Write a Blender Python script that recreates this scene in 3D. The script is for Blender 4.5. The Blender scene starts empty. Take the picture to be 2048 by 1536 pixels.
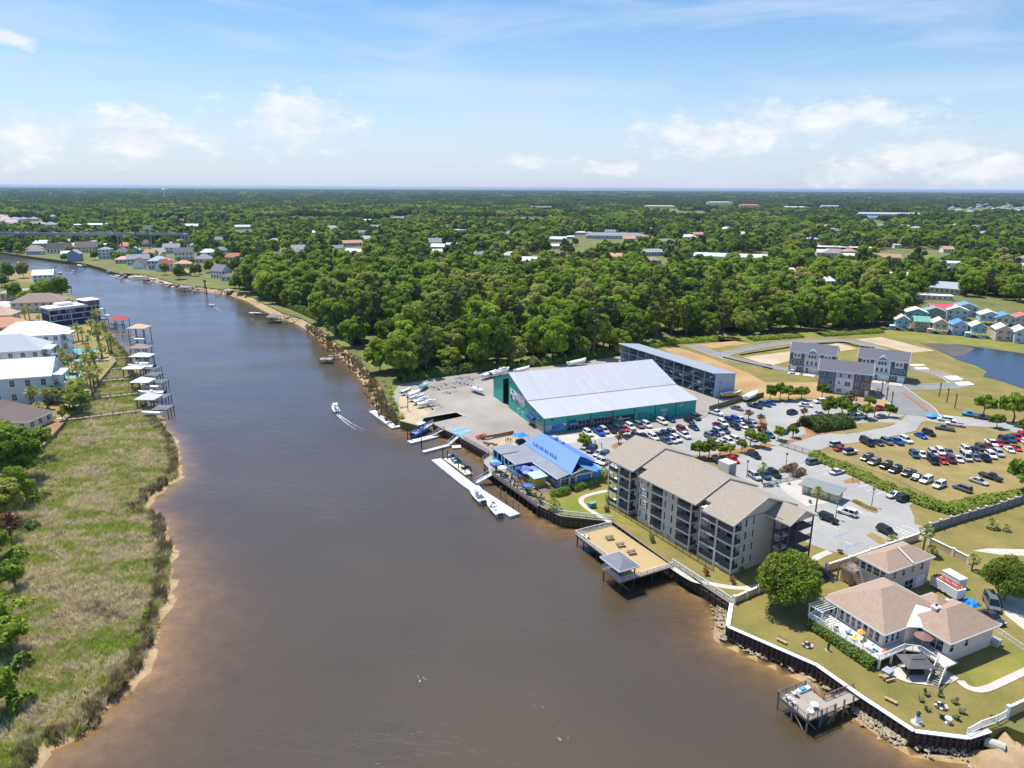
import bpy, bmesh, math, random
import numpy as np
from mathutils import Vector, Matrix, noise as mnoise
random.seed(7)
SC = bpy.context.scene
C = SC.collection
rad = math.radians
# ------------------------------------------------------------------ camera
F, CAMH = 1430.0, 78.5
PITCH = math.atan((768-375.0)/F)
ROLL = 11/2048
cam = bpy.data.cameras.new('camera'); camo = bpy.data.objects.new('camera', cam); C.objects.link(camo)
cam.sensor_width = 36; cam.lens = F*36/2048; cam.clip_start = 1; cam.clip_end = 200000
CR = Matrix.Rotation(math.pi/2-PITCH, 3, 'X') @ Matrix.Rotation(ROLL, 3, 'Z')
camo.matrix_world = Matrix.Translation((0,0,CAMH)) @ CR.to_4x4()
SC.camera = camo
# ------------------------------------------------------------------ sky and sun
SUN_EL = 66.0
SUN_AZ = -42.0          # degrees from +Y towards +X
w = bpy.data.worlds.new('World'); SC.world = w; w.use_nodes = True
def build_world():
    nt = w.node_tree; nt.nodes.clear(); N = nt.nodes.new; L = nt.links.new
    out = N('ShaderNodeOutputWorld'); bg = N('ShaderNodeBackground'); bg.inputs[1].default_value = 0.1
    sky = N('ShaderNodeTexSky'); sky.sky_type = 'NISHITA'; sky.sun_disc = False
    sky.sun_elevation = rad(SUN_EL); sky.sun_rotation = rad(SUN_AZ); sky.altitude = 0
    sky.air_density = 1.0; sky.dust_density = 0.6; sky.ozone_density = 2.0
    tc = N('ShaderNodeTexCoord'); sep = N('ShaderNodeSeparateXYZ'); L(tc.outputs['Generated'], sep.inputs[0])
    def math_(op, a, b=None, clamp=False):
        n = N('ShaderNodeMath'); n.operation = op; n.use_clamp = clamp
        for i, v in ((0, a), (1, b)):
            if v is None: continue
            if isinstance(v, (int, float)): n.inputs[i].default_value = v
            else: L(v, n.inputs[i])
        return n.outputs[0]
    X, Y, Z = sep.outputs
    az = math_('ARCTAN2', X, Y); el = math_('ARCSINE', Z)
    comb = N('ShaderNodeCombineXYZ'); L(az, comb.inputs[0]); L(el, comb.inputs[1])
    # cumulus band: soft lumps times fractal noise
    nz = N('ShaderNodeTexNoise'); nz.inputs['Scale'].default_value = 22; nz.inputs['Detail'].default_value = 9; nz.inputs['Roughness'].default_value = .62
    mp = N('ShaderNodeMapping'); mp.inputs['Scale'].default_value = (1, 1.9, 1); L(comb.outputs[0], mp.inputs[0]); L(mp.outputs[0], nz.inputs['Vector'])
    tot = None
    for (px, py, rx, ry) in CLOUDS:
        d = CR @ Vector((px-1024, -(py-768), -F)); a0 = math.atan2(d.x, d.y); e0 = math.asin(d.normalized().z)
        mpb = N('ShaderNodeMapping'); sx, sy = F/rx/1.18, F/ry/1.18; mpb.inputs['Scale'].default_value = (sx, sy, 1); mpb.inputs['Location'].default_value = (-a0*sx, -e0*sy, 0); L(comb.outputs[0], mpb.inputs[0])
        gr = N('ShaderNodeTexGradient'); gr.gradient_type = 'QUADRATIC_SPHERE'; L(mpb.outputs[0], gr.inputs[0]); g = gr.outputs['Fac']
        tot = g if tot is None else math_('MAXIMUM', tot, g)
    cum = math_('MULTIPLY', math_('SUBTRACT', math_('ADD', math_('MULTIPLY', tot, .62), math_('MULTIPLY', nz.outputs[0], 1.05)), .66), 4.0, True)
    cum = math_('MULTIPLY', cum, math_('MULTIPLY', tot, 6.0, True))
    # cirrus streaks
    mp2 = N('ShaderNodeMapping'); mp2.inputs['Rotation'].default_value = (0, 0, rad(-17)); mp2.inputs['Scale'].default_value = (1.3, 9, 1); mp2.inputs['Location'].default_value = (.31, .1, 0)
    L(comb.outputs[0], mp2.inputs[0])
    nz2 = N('ShaderNodeTexNoise'); nz2.inputs['Scale'].default_value = 2.6; nz2.inputs['Detail'].default_value = 6; nz2.inputs['Roughness'].default_value = .55; nz2.inputs['Distortion'].default_value = .6
    L(mp2.outputs[0], nz2.inputs['Vector'])
    cir = math_('MULTIPLY', math_('SUBTRACT', nz2.outputs[0], .46, True), 3.0, True)
    cir = math_('MULTIPLY', cir, .8)
    # pale air towards the horizon
    hz = math_('POWER', math_('SUBTRACT', 1.0, math_('MULTIPLY', math_('ABSOLUTE', el), 3.2), True), 1.6)
    mixh = N('ShaderNodeMix'); mixh.data_type = 'RGBA'; L(math_('MULTIPLY', hz, .75), mixh.inputs[0]); hsv = N('ShaderNodeHueSaturation'); hsv.inputs['Saturation'].default_value = 1.38; hsv.inputs['Value'].default_value = 1.22; L(sky.outputs[0], hsv.inputs['Color']); L(hsv.outputs[0], mixh.inputs[6]); mixh.inputs[7].default_value = (4.9, 6.0, 8.2, 1)
    mixc = N('ShaderNodeMix'); mixc.data_type = 'RGBA'; L(cir, mixc.inputs[0]); L(mixh.outputs[2], mixc.inputs[6]); mixc.inputs[7].default_value = (5.8, 6.6, 8.0, 1)
    mixk = N('ShaderNodeMix'); mixk.data_type = 'RGBA'; L(math_('MULTIPLY', cum, .85), mixk.inputs[0]); L(mixc.outputs[2], mixk.inputs[6])
    shade = N('ShaderNodeMix'); shade.data_type = 'RGBA'; L(math_('MULTIPLY', math_('SUBTRACT', nz.outputs[0], .35), 2.6, True), shade.inputs[0])
    shade.inputs[6].default_value = (6.2, 6.8, 7.8, 1); shade.inputs[7].default_value = (8.6, 8.6, 8.5, 1)
    L(shade.outputs[2], mixk.inputs[7])
    L(mixk.outputs[2], bg.inputs[0]); L(bg.outputs[0], out.inputs[0])
HAZE = 0.00004
CLOUDS = [(270,270,230,75),(30,285,150,65),(590,240,190,95),(1400,270,220,70),(1560,250,230,70),(1720,228,190,55),(1500,298,110,34),(1865,302,160,75),(1905,338,120,36),(2015,340,110,44),
  (1705,350,110,40),(1070,323,120,26),(1225,338,110,26),(15,75,80,30),(-350,262,330,90),(2400,270,330,90),(3400,240,600,110),(-1600,250,700,110)]
build_world()
w.cycles.sampling_method = 'MANUAL'; w.cycles.sample_map_resolution = 256
sunl = bpy.data.lights.new('sun', 'SUN'); suno = bpy.data.objects.new('sun', sunl); C.objects.link(suno)
sunl.energy = 5.0; sunl.angle = rad(0.53); sunl.color = (1, .96, .9)
sd = Vector((math.sin(rad(SUN_AZ))*math.cos(rad(SUN_EL)), math.cos(rad(SUN_AZ))*math.cos(rad(SUN_EL)), math.sin(rad(SUN_EL))))
suno.rotation_euler = sd.to_track_quat('Z', 'Y').to_euler()
SC.view_settings.view_transform = 'Standard'; SC.view_settings.look = 'None'; SC.view_settings.exposure = 0.28; SC.view_settings.gamma = 1
cy = SC.cycles; cy.max_bounces = 6; cy.diffuse_bounces = 2; cy.glossy_bounces = 2; cy.transmission_bounces = 3; cy.transparent_max_bounces = 8; cy.volume_bounces = 0
cy.caustics_reflective = False; cy.caustics_refractive = False
try: cy.use_denoising = True
except Exception: pass
# ------------------------------------------------------------------ helpers
LZ = 2.5                                   # level of the developed land; the water is at 0
def G(px, py, z=LZ):
    d = CR @ Vector((px-1024, -(py-768), -F)); t = (z-CAMH)/d.z
    return Vector((d.x*t, d.y*t, z))
def ang(a, b, z=LZ):
    p, q = G(*a, z), G(*b, z); return math.atan2(q.y-p.y, q.x-p.x)
def S(r, g, b):
    f = lambda c: (c/255/12.92) if c/255 <= .04045 else ((c/255+.055)/1.055)**2.4
    return (f(r), f(g), f(b))
MATS = {}
def M(name, col=None, rough=.8, var=.12, scale=1.5, metal=0, bump=0, col2=None, spec=.5, wave=None, trans=0, rnd=0, world=False, aniso=None):
    """procedural material: base colour broken up by noise, optional ribs (wave), optional per-object variation"""
    if name in MATS: return MATS[name]
    m = bpy.data.materials.new(name); m.use_nodes = True; nt = m.node_tree; N = nt.nodes.new; L = nt.links.new
    b = nt.nodes['Principled BSDF']; b.inputs['Roughness'].default_value = rough; b.inputs['Metallic'].default_value = metal
    b.inputs['Specular IOR Level'].default_value = spec
    tc = N('ShaderNodeTexCoord')
    if world:
        geo = N('ShaderNodeNewGeometry'); vec = geo.outputs['Position']
    else: vec = tc.outputs['Object']
    if aniso:
        mp = N('ShaderNodeMapping'); mp.inputs['Scale'].default_value = aniso; L(vec, mp.inputs[0]); vec = mp.outputs[0]
    nz = N('ShaderNodeTexNoise'); nz.inputs['Scale'].default_value = scale; nz.inputs['Detail'].default_value = 7; nz.inputs['Roughness'].default_value = .6
    L(vec, nz.inputs['Vector'])
    rp = N('ShaderNodeValToRGB'); rp.color_ramp.elements[0].position = .32; rp.color_ramp.elements[1].position = .68
    c2 = col2 or tuple(min(1, c*(1+var)) for c in col); c1 = col if col2 else tuple(c*(1-var) for c in col)
    rp.color_ramp.elements[0].color = (*c1, 1); rp.color_ramp.elements[1].color = (*c2, 1)
    L(nz.outputs[0], rp.inputs[0]); colout = rp.outputs[0]
    if world:
        for sc_, lo, hi in ((scale*.22+.012, .86, 1.12), (2.6, .84, 1.14)):      # broad blotches and fine grain
            n2 = N('ShaderNodeTexNoise'); n2.inputs['Scale'].default_value = sc_; n2.inputs['Detail'].default_value = 8; n2.inputs['Roughness'].default_value = .7; n2.inputs['Distortion'].default_value = .8; L(vec, n2.inputs['Vector'])
            m2 = N('ShaderNodeMapRange'); m2.inputs[1].default_value = .32; m2.inputs[2].default_value = .68; m2.inputs[3].default_value = lo; m2.inputs[4].default_value = hi; L(n2.outputs[0], m2.inputs[0])
            h2 = N('ShaderNodeHueSaturation'); L(m2.outputs[0], h2.inputs['Value']); L(colout, h2.inputs['Color']); colout = h2.outputs[0]
    if rnd:
        oi = N('ShaderNodeObjectInfo'); hs = N('ShaderNodeHueSaturation'); mr = N('ShaderNodeMapRange')
        mr.inputs[3].default_value = 1-rnd; mr.inputs[4].default_value = 1+rnd; L(oi.outputs['Random'], mr.inputs[0]); L(mr.outputs[0], hs.inputs['Value']); L(colout, hs.inputs['Color']); colout = hs.outputs[0]
    if wave:
        wv = N('ShaderNodeTexWave'); wv.wave_type = 'BANDS'; wv.bands_direction = wave[0]; wv.inputs['Scale'].default_value = wave[1]
        L(tc.outputs['Object'], wv.inputs['Vector'])
        mx = N('ShaderNodeMix'); mx.data_type = 'RGBA'; mx.blend_type = 'MULTIPLY'; mx.inputs[0].default_value = wave[2]; L(colout, mx.inputs[6]); L(wv.outputs[0], mx.inputs[7]); colout = mx.outputs[2]
    L(colout, b.inputs['Base Color'])
    if bump:
        nb = N('ShaderNodeTexNoise'); nb.inputs['Scale'].default_value = scale*6; nb.inputs['Detail'].default_value = 4; L(vec, nb.inputs['Vector'])
        bp = N('ShaderNodeBump'); bp.inputs['Strength'].default_value = bump; bp.inputs['Distance'].default_value = .1; L(nb.outputs[0], bp.inputs['Height']); L(bp.outputs[0], b.inputs['Normal'])
    if trans:
        tr = N('ShaderNodeBsdfTranslucent'); ms = N('ShaderNodeMixShader'); ms.inputs[0].default_value = trans
        L(colout, tr.inputs[0]); L(b.outputs[0], ms.inputs[1]); L(tr.outputs[0], ms.inputs[2]); L(ms.outputs[0], nt.nodes['Material Output'].inputs[0])
    MATS[name] = m; return m
def mesh(name, V, Fc, mat=None, smooth=False):
    me = bpy.data.meshes.new(name); me.from_pydata([tuple(v) for v in V], [], Fc); me.update()
    if mat: me.materials.append(mat)
    if smooth: me.polygons.foreach_set('use_smooth', [True]*len(me.polygons))
    return me
def link(name, me, parent=None, loc=None, rz=None):
    o = bpy.data.objects.new(name, me); C.objects.link(o)
    if parent: o.parent = parent
    if loc is not None: o.location = loc
    if rz is not None: o.rotation_euler = (0, 0, rz)
    return o
class MB:
    """collects boxes, prisms, bars and tubes into one mesh"""
    def __init__(s): s.V = []; s.F = []
    def add(s, V, Fc):
        n = len(s.V); s.V += [tuple(v) for v in V]; s.F += [tuple(i+n for i in f) for f in Fc]; return s
    def box(s, x0, x1, y0, y1, z0, z1):
        return s.add([(x0,y0,z0),(x1,y0,z0),(x1,y1,z0),(x0,y1,z0),(x0,y0,z1),(x1,y0,z1),(x1,y1,z1),(x0,y1,z1)],
              [(0,3,2,1),(4,5,6,7),(0,1,5,4),(1,2,6,5),(2,3,7,6),(3,0,4,7)])
    def bar(s, a, b, r, n=6, r2=None):
        a, b = Vector(a), Vector(b); d = (b-a); q = d.to_track_quat('Z', 'Y'); r2 = r if r2 is None else r2; V = []
        for p, rr in ((a, r), (b, r2)):
            for i in range(n):
                t = 2*math.pi*(i+.5)/n; V.append(p + q @ Vector((rr*math.cos(t), rr*math.sin(t), 0)))
        return s.add(V, [(i, (i+1) % n, n+(i+1) % n, n+i) for i in range(n)] + [tuple(range(n))[::-1], tuple(range(n, 2*n))])
    def beam(s, a, b, wd, ht):
        a, b = Vector(a), Vector(b); d = (b-a).normalized(); side = Vector((-d.y, d.x, 0))
        side = side.normalized() if side.length > 1e-6 else Vector((1,0,0)); up = side.cross(d)*-1
        if abs(d.z) > .99: up = Vector((0,1,0))
        V = [p + side*sx*wd/2 + up*su*ht/2 for p in (a, b) for sx, su in ((-1,-1),(1,-1),(1,1),(-1,1))]
        return s.add(V, [(0,1,2,3),(7,6,5,4),(0,4,5,1),(1,5,6,2),(2,6,7,3),(3,7,4,0)])
    def poly(s, P): return s.add(P, [tuple(range(len(P)))])
    def prism(s, P, z0, z1):
        n = len(P); V = [(p[0],p[1],z0) for p in P]+[(p[0],p[1],z1) for p in P]
        return s.add(V, [tuple(range(n))[::-1], tuple(range(n,2*n))]+[(i,(i+1)%n,n+(i+1)%n,n+i) for i in range(n)])
    def slab(s, P, t):
        """thick plate from a planar polygon of 3-D points, thickened downwards"""
        n = len(P); V = [tuple(p) for p in P]+[(p[0],p[1],p[2]-t) for p in P]
        return s.add(V, [tuple(range(n)), tuple(range(n,2*n))[::-1]]+[((i+1)%n,i,n+i,n+(i+1)%n) for i in range(n)])
    def lathe(s, prof, n=12, c=(0,0,0)):
        V = [(c[0]+r*math.cos(2*math.pi*i/n), c[1]+r*math.sin(2*math.pi*i/n), c[2]+z) for r, z in prof for i in range(n)]
        Fc = [(k*n+i, k*n+(i+1)%n, (k+1)*n+(i+1)%n, (k+1)*n+i) for k in range(len(prof)-1) for i in range(n)]
        return s.add(V, Fc)
    def loft(s, rings, cap=True):
        n = len(rings[0]); V = [p for r in rings for p in r]
        Fc = [(k*n+i, k*n+(i+1)%n, (k+1)*n+(i+1)%n, (k+1)*n+i) for k in range(len(rings)-1) for i in range(n)]
        if cap: Fc += [tuple(range(n))[::-1], tuple(range((len(rings)-1)*n, len(rings)*n))]
        return s.add(V, Fc)
    def mesh(s, name, mat, smooth=False, fix=True):
        me = mesh(name, s.V, s.F, mat, smooth)
        if fix:
            b = bmesh.new(); b.from_mesh(me); bmesh.ops.recalc_face_normals(b, faces=b.faces); b.to_mesh(me); b.free()
            if smooth: me.polygons.foreach_set('use_smooth', [True]*len(me.polygons))
        return me
    def build(s, name, mat, parent=None, smooth=False, loc=None, rz=None): return link(name, s.mesh(name, mat, smooth), parent, loc, rz)
def tag(o, label=None, cat=None, group=None, kind=None):
    if label: o['label'] = label
    if cat: o['category'] = cat
    if group: o['group'] = group
    if kind: o['kind'] = kind
    return o
def thing(name, label, cat, loc=(0,0,0), rz=0, group=None):
    o = bpy.data.objects.new(name, None); C.objects.link(o); o.empty_display_size = .2
    o.location = loc; o.rotation_euler = (0,0,rz); return tag(o, label, cat, group)
def dup(o, parent=None, loc=None, rz=None, sc=None, label=None, group=None):
    c = o.copy(); C.objects.link(c); c.parent = parent
    if loc is not None: c.location = loc
    if rz is not None: c.rotation_euler = (0,0,rz)
    if sc is not None: c.scale = (sc,)*3 if isinstance(sc, (int,float)) else sc
    if label: c['label'] = label
    if group: c['group'] = group
    for ch in KIDS.get(o.name) or list(o.children): dup(ch, c)
    return c
KIDS = {}
def freeze(o):
    """remember a prototype's children so that copying it stays cheap"""
    KIDS[o.name] = list(o.children)
    for ch in o.children: KIDS[ch.name] = list(ch.children); [KIDS.setdefault(g.name, []) for g in ch.children]
    return o
ORD = ['', 'first', 'second', 'third', 'fourth', 'fifth', 'sixth', 'seventh', 'eighth', 'ninth', 'tenth', 'eleventh', 'twelfth', 'thirteenth', 'fourteenth', 'fifteenth', 'sixteenth', 'seventeenth', 'eighteenth', 'nineteenth', 'twentieth']
# ------------------------------------------------------------------ ground, banks, river
from mathutils.geometry import tessellate_polygon
def W2(pts, z=LZ): return [G(p[0], p[1], z).xy if len(p) == 2 else Vector(p[:2]) for p in pts]
RNAT = [(-40000,12000,0),(-1500,470),(-300,492),(0,504),(40,510),(100,518),(170,527),(200,535),(230,545),(290,549),(330,560),(352,567),(430,577),(470,583),(505,594),(528,607),(565,625),(605,637),(632,652),(662,677),(697,702),(722,722),(742,748),(762,772),(772,797),(785,812)]
RHARD = [(800,842),(836,852),(847,836),(913,824.6),(930,833),(866,847),(884,857),(917,872),(928,879),(985,911),(1083,1013),(1121,1032),(1226,1043),(1345,1129),(1464,1208),(1456.6,1253),(1634,1330),(1725,1394),(1829,1462),(1934,1475),(1978,1461)]
REND = [(2012,1452),(2052,1468),(2110,1480),(2300,1500),(400,40,0),(40000,40,0),(40000,40000,0),(-40000,40000,0)]
LHARD = [(176,612),(186,640),(192,655),(215,690),(232,722),(196,765),(177,800),(131,838),(86,892)]
LL = [(-40000,11000,0),(-1500,494),(-300,521),(0,531),(60,545),(112,558),(120,575),(150,592)] + LHARD + [(40,905),(-120,915),(-700,930),(-500,40,0),(-40000,40,0)]
MARSH = [(186,640),(205,652),(238,690),(262,718),(268,745),(276,770),(292,815),(318,845),(345,880),(356,925),(352,952),(325,975),(300,988),(280,1018),(305,1030),(331,1048),(325,1068),(338,1100),(334,1150),(330,1195),(312,1245),(300,1290),(280,1330),(262,1355),(240,1385),(205,1415),(190,1450),(130,1478),(75,1488),(60,1540),(-50,1750),(-900,1750),(-900,900),(-50,880),(120,760)]
RLw = W2(RNAT+RHARD+REND); LLw = W2(LL); MAw = W2(MARSH, .5)
def inside(P, poly):
    x, y = P[:,0], P[:,1]; r = np.zeros(len(P), bool); n = len(poly); j = n-1
    for i in range(n):
        xi, yi = poly[i]; xj, yj = poly[j]
        if yi != yj:
            c = ((yi > y) != (yj > y)) & (x < (xj-xi)*(y-yi)/(yj-yi)+xi); r ^= c
        j = i
    return r
def dist(P, pts, closed=False):
    A = np.array([tuple(p) for p in pts]); B = np.roll(A, -1, 0)
    if not closed: A, B = A[:-1], B[:-1]
    d = np.full(len(P), 1e9)
    for a, b in zip(A, B):
        ab = b-a; t = np.clip(((P-a) @ ab)/max(ab @ ab, 1e-9), 0, 1); d = np.minimum(d, np.hypot(*(P-(a+t[:,None]*ab)).T))
    return d
def sheet(name, pts, z, mat, kind='structure', label=None, cat=None, skirt=0):
    P = [Vector((p.x, p.y, 0)) for p in pts]; tri = tessellate_polygon([P]); V = [(p.x, p.y, z) for p in P]; Fc = []
    for t in tri:
        a, b, c = (P[i] for i in t); Fc.append(tuple(t) if (b-a).cross(c-a).z > 0 else tuple(t)[::-1])
    n = len(P)
    if skirt:
        V += [(p.x, p.y, z-skirt) for p in P]; Fc += [(i, (i+1) % n, n+(i+1) % n, n+i) for i in range(n)]
    o = link(name, mesh(name, V, Fc, mat)); tag(o, label, cat, None, kind); return o
m_wild = M('woodland_floor', S(92,98,48), 1, scale=.05, col2=S(120,118,62), world=True, bump=.3)
sheet('ground', RLw, LZ, m_wild, skirt=5.5)
sheet('ground', LLw, LZ, m_wild, skirt=5.5)
# river bed with natural banks, mud and marsh flat
def bed_h(P):
    dn = dist(P, W2(RNAT)); dh = dist(P, W2(RHARD)); dl = dist(P, LLw, True); inl = inside(P, LLw); inr = inside(P, RLw)
    wob = np.array([mnoise.noise((x*.22, y*.22, 5))*1.7+mnoise.noise((x*.06, y*.06, 8))*2.2 for x, y in P]); Q = P+wob[:,None]*np.array([[1,.25]])*.9
    dm = dist(Q, MAw, True); inm = inside(Q, MAw); de = dist(P, W2([(1978,1461)]+REND[:4]))
    h = np.full(len(P), -2.6); h = np.maximum(h, np.where(de < 6, 2.3-.42*de, -.2-.1*(de-6)))
    h = np.maximum(h, np.where(dn < 3.6, 2.4-.68*dn, -.05-.11*(dn-3.6)))
    h = np.maximum(h, -.08-.045*dh)
    dhs = dist(P, W2(RHARD[14:])); h = np.maximum(h, .3-.12*dhs)
    nk = np.clip((P[:,1]-120)/120, 0, 1); k = .028+.065*nk
    h = np.maximum(h, np.where(inm, np.minimum(.62, .2+.25*dm), np.where(dm < 1.3, .22-.24*dm, -.09-k*(dm-1.3))))
    h = np.maximum(h, .3-.3*dl)
    h = np.where(inl, .45, np.where(inr, np.where(dn < dh, 1.9, -.6), h))
    h[inm & ~inl] += np.array([.25*mnoise.noise((x*.15, y*.15, 3)) for x, y in P[inm & ~inl]])
    return h
x0, x1, y0, y1, cs = -450, 150, 55, 640, 2.5
gx = np.arange(x0, x1+.1, cs); gy = np.arange(y0, y1+.1, cs); nx, ny = len(gx), len(gy)
GP = np.array([(x, y) for y in gy for x in gx]); bh = bed_h(GP)
fq = [(j*nx+i, j*nx+i+1, (j+1)*nx+i+1, (j+1)*nx+i) for j in range(ny-1) for i in range(nx-1)]
def bed_mat():
    m = M('bank_sand', S(176,152,116), .95, scale=.35, col2=S(148,122,86), world=True, bump=.3)
    nt = m.node_tree; N = nt.nodes.new; L = nt.links.new; b = nt.nodes['Principled BSDF']
    src = b.inputs['Base Color'].links[0].from_socket
    at = N('ShaderNodeAttribute'); at.attribute_name = 'marsh'; geo = N('ShaderNodeNewGeometry')
    n1 = N('ShaderNodeTexNoise'); n1.inputs['Scale'].default_value = .09; n1.inputs['Detail'].default_value = 6; L(geo.outputs['Position'], n1.inputs['Vector'])
    r1 = N('ShaderNodeValToRGB'); e = r1.color_ramp.elements; e[0].position = .38; e[0].color = (*S(150,134,100),1); e[1].position = .6; e[1].color = (*S(128,136,62),1)
    L(n1.outputs[0], r1.inputs[0]); mx = N('ShaderNodeMix'); mx.data_type = 'RGBA'; L(at.outputs['Fac'], mx.inputs[0]); L(src, mx.inputs[6]); L(r1.outputs[0], mx.inputs[7]); L(mx.outputs[2], b.inputs['Base Color'])
    return m
bme = mesh('river_bed', [(x, y, h) for (x, y), h in zip(GP, bh)], fq, bed_mat(), True)
mv = bme.attributes.new('marsh', 'FLOAT', 'POINT'); inm = inside(GP, MAw) & (dist(GP, MAw, True) > 1.0)
mv.data.foreach_set('value', inm.astype(np.float32))
tag(link('river_bed', bme), kind='structure')
def water_mat(name, turbid, deep=True, bs=1.0):
    m = bpy.data.materials.new(name); m.use_nodes = True; nt = m.node_tree; nt.nodes.clear(); N = nt.nodes.new; L = nt.links.new
    out = N('ShaderNodeOutputMaterial'); geo = N('ShaderNodeNewGeometry')
    mp = N('ShaderNodeMapping'); mp.inputs['Rotation'].default_value = (0,0,rad(28)); mp.inputs['Scale'].default_value = (.35,1,1); L(geo.outputs['Position'], mp.inputs[0])
    n1 = N('ShaderNodeTexNoise'); n1.inputs['Scale'].default_value = .55; n1.inputs['Detail'].default_value = 5; n1.inputs['Roughness'].default_value = .6; L(mp.outputs[0], n1.inputs['Vector'])
    n2 = N('ShaderNodeTexNoise'); n2.inputs['Scale'].default_value = .035; n2.inputs['Detail'].default_value = 4; L(mp.outputs[0], n2.inputs['Vector'])
    mu = N('ShaderNodeMath'); mu.operation = 'MULTIPLY'; mr_ = N('ShaderNodeMapRange'); mr_.inputs[1].default_value = .38; mr_.inputs[2].default_value = .62; mr_.inputs[3].default_value = .12; mr_.inputs[4].default_value = 1.0; L(n2.outputs[0], mr_.inputs[0]); L(n1.outputs[0], mu.inputs[0]); L(mr_.outputs[0], mu.inputs[1])
    bp = N('ShaderNodeBump'); bp.inputs['Strength'].default_value = .55*bs; bp.inputs['Distance'].default_value = .5; L(mu.outputs[0], bp.inputs['Height'])
    fr = N('ShaderNodeFresnel'); fr.inputs[0].default_value = 1.6; L(bp.outputs[0], fr.inputs[1])
    gl = N('ShaderNodeBsdfGlossy'); gl.inputs['Roughness'].default_value = .16; gl.inputs['Color'].default_value = (.74,.84,1,1); L(bp.outputs[0], gl.inputs['Normal'])
    df = N('ShaderNodeBsdfDiffuse'); n3 = N('ShaderNodeTexNoise'); n3.inputs['Scale'].default_value = .02; n3.inputs['Detail'].default_value = 5; L(geo.outputs['Position'], n3.inputs['Vector'])
    rp = N('ShaderNodeValToRGB'); e = rp.color_ramp.elements; e[0].position = .35; e[1].position = .7; e[0].color = (*turbid,1); e[1].color = (*(c*1.25 for c in turbid),1); L(n3.outputs[0], rp.inputs[0]); L(rp.outputs[0], df.inputs[0])
    body = df.outputs[0]
    if deep:
        at = N('ShaderNodeAttribute'); at.attribute_name = 'depth'; ex = N('ShaderNodeMath'); ex.operation = 'MULTIPLY'; L(at.outputs['Fac'], ex.inputs[0]); ex.inputs[1].default_value = -2.1
        ee = N('ShaderNodeMath'); ee.operation = 'EXPONENT'; L(ex.outputs[0], ee.inputs[0])
        tr = N('ShaderNodeBsdfTransparent'); tr.inputs[0].default_value = (.97,.9,.78,1)
        ms = N('ShaderNodeMixShader'); L(ee.outputs[0], ms.inputs[0]); L(df.outputs[0], ms.inputs[1]); L(tr.outputs[0], ms.inputs[2]); body = ms.outputs[0]
    mf = N('ShaderNodeMixShader'); L(fr.outputs[0], mf.inputs[0]); L(body, mf.inputs[1]); L(gl.outputs[0], mf.inputs[2]); L(mf.outputs[0], out.inputs[0])
    MATS[name] = m; return m
Vw = [(x, y, 0) for x, y in GP]; n0 = len(Vw); X0, X1, Y0, Y1 = gx[0], gx[-1], gy[0], gy[-1]
Vw += [(X0,Y0,0),(X1,Y0,0),(X1,Y1,0),(X0,Y1,0),(-30000,30,0),(600,30,0),(600,20000,0),(-30000,20000,0)]
fw = fq + [(n0,n0+4,n0+5,n0+1),(n0+1,n0+5,n0+6,n0+2),(n0+2,n0+6,n0+7,n0+3),(n0+3,n0+7,n0+4,n0)]
wme = mesh('river', Vw, fw, water_mat('river_water', (.076,.057,.032)))
da = wme.attributes.new('depth', 'FLOAT', 'POINT'); da.data.foreach_set('value', np.concatenate([np.maximum(0, -bh), np.full(8, 3.)]).astype(np.float32))
wb = bmesh.new(); wb.from_mesh(wme); bmesh.ops.recalc_face_normals(wb, faces=wb.faces); wb.to_mesh(wme); wb.free()
for p in wme.polygons[:1]:
    if p.normal.z < 0: wme.flip_normals()
tag(link('river', wme), kind='structure')
# ------------------------------------------------------------------ sheets of ground cover on the developed land
m_lawn = M('lawn_grass', S(140,124,70), 1, scale=.13, col2=S(112,108,50), world=True, bump=.25)
m_dry = M('dry_grass', S(153,133,86), 1, scale=.16, col2=S(128,116,66), world=True, bump=.25)
m_green = M('green_grass', S(108,118,44), 1, scale=.14, col2=S(138,128,58), world=True, bump=.3)
m_sand = M('bare_sand', S(178,148,106), 1, scale=.09, col2=S(162,130,84), world=True, bump=.2)
m_pale = M('pale_sand', S(190,172,144), 1, scale=.15, col2=S(174,154,124), world=True, bump=.15)
m_conc = M('concrete_yard', S(160,152,143), .9, scale=.07, col2=S(143,136,127), world=True, bump=.1)
m_lot = M('lot_pavement', S(163,160,155), .9, scale=.09, col2=S(149,147,143), world=True)
m_asph = M('street_asphalt', S(134,133,132), .9, scale=.2, col2=S(122,121,121), world=True)
m_path = M('path_concrete', S(188,181,169), .9, scale=.5, var=.06, world=True)
m_mulch = M('pine_straw', S(166,122,82), 1, scale=1.2, col2=S(138,98,64), world=True, bump=.4)
m_vslab = M('new_slab', S(232,230,226), .8, var=.03); m_curb = M('kerb_concrete', S(196,190,180), .9, var=.05)
m_paint = M('white_road_paint', S(236,236,234), .7, var=.05)
m_bpaint = M('blue_road_paint', S(110,170,210), .8, var=.15)
ZL = [0]
def cover(name, pts, mat, lvl, **k): return sheet(name, W2(pts), LZ+.02*lvl, mat, **k)
cover('lawn', [(985,912),(1083,1012),(1121,1031),(1226,1042),(1345,1128),(1463,1207),(1456,1253),(1634,1329),(1725,1393),(1829,1461),(1934,1474),(1977,1460),(2040,1440),(2700,1300),(3300,900),(2400,700),(2048,668),(1900,655),(1770,655),(1500,685),(1440,688),(1330,688),(1240,712),(1100,738)], m_lawn, 1)
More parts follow.
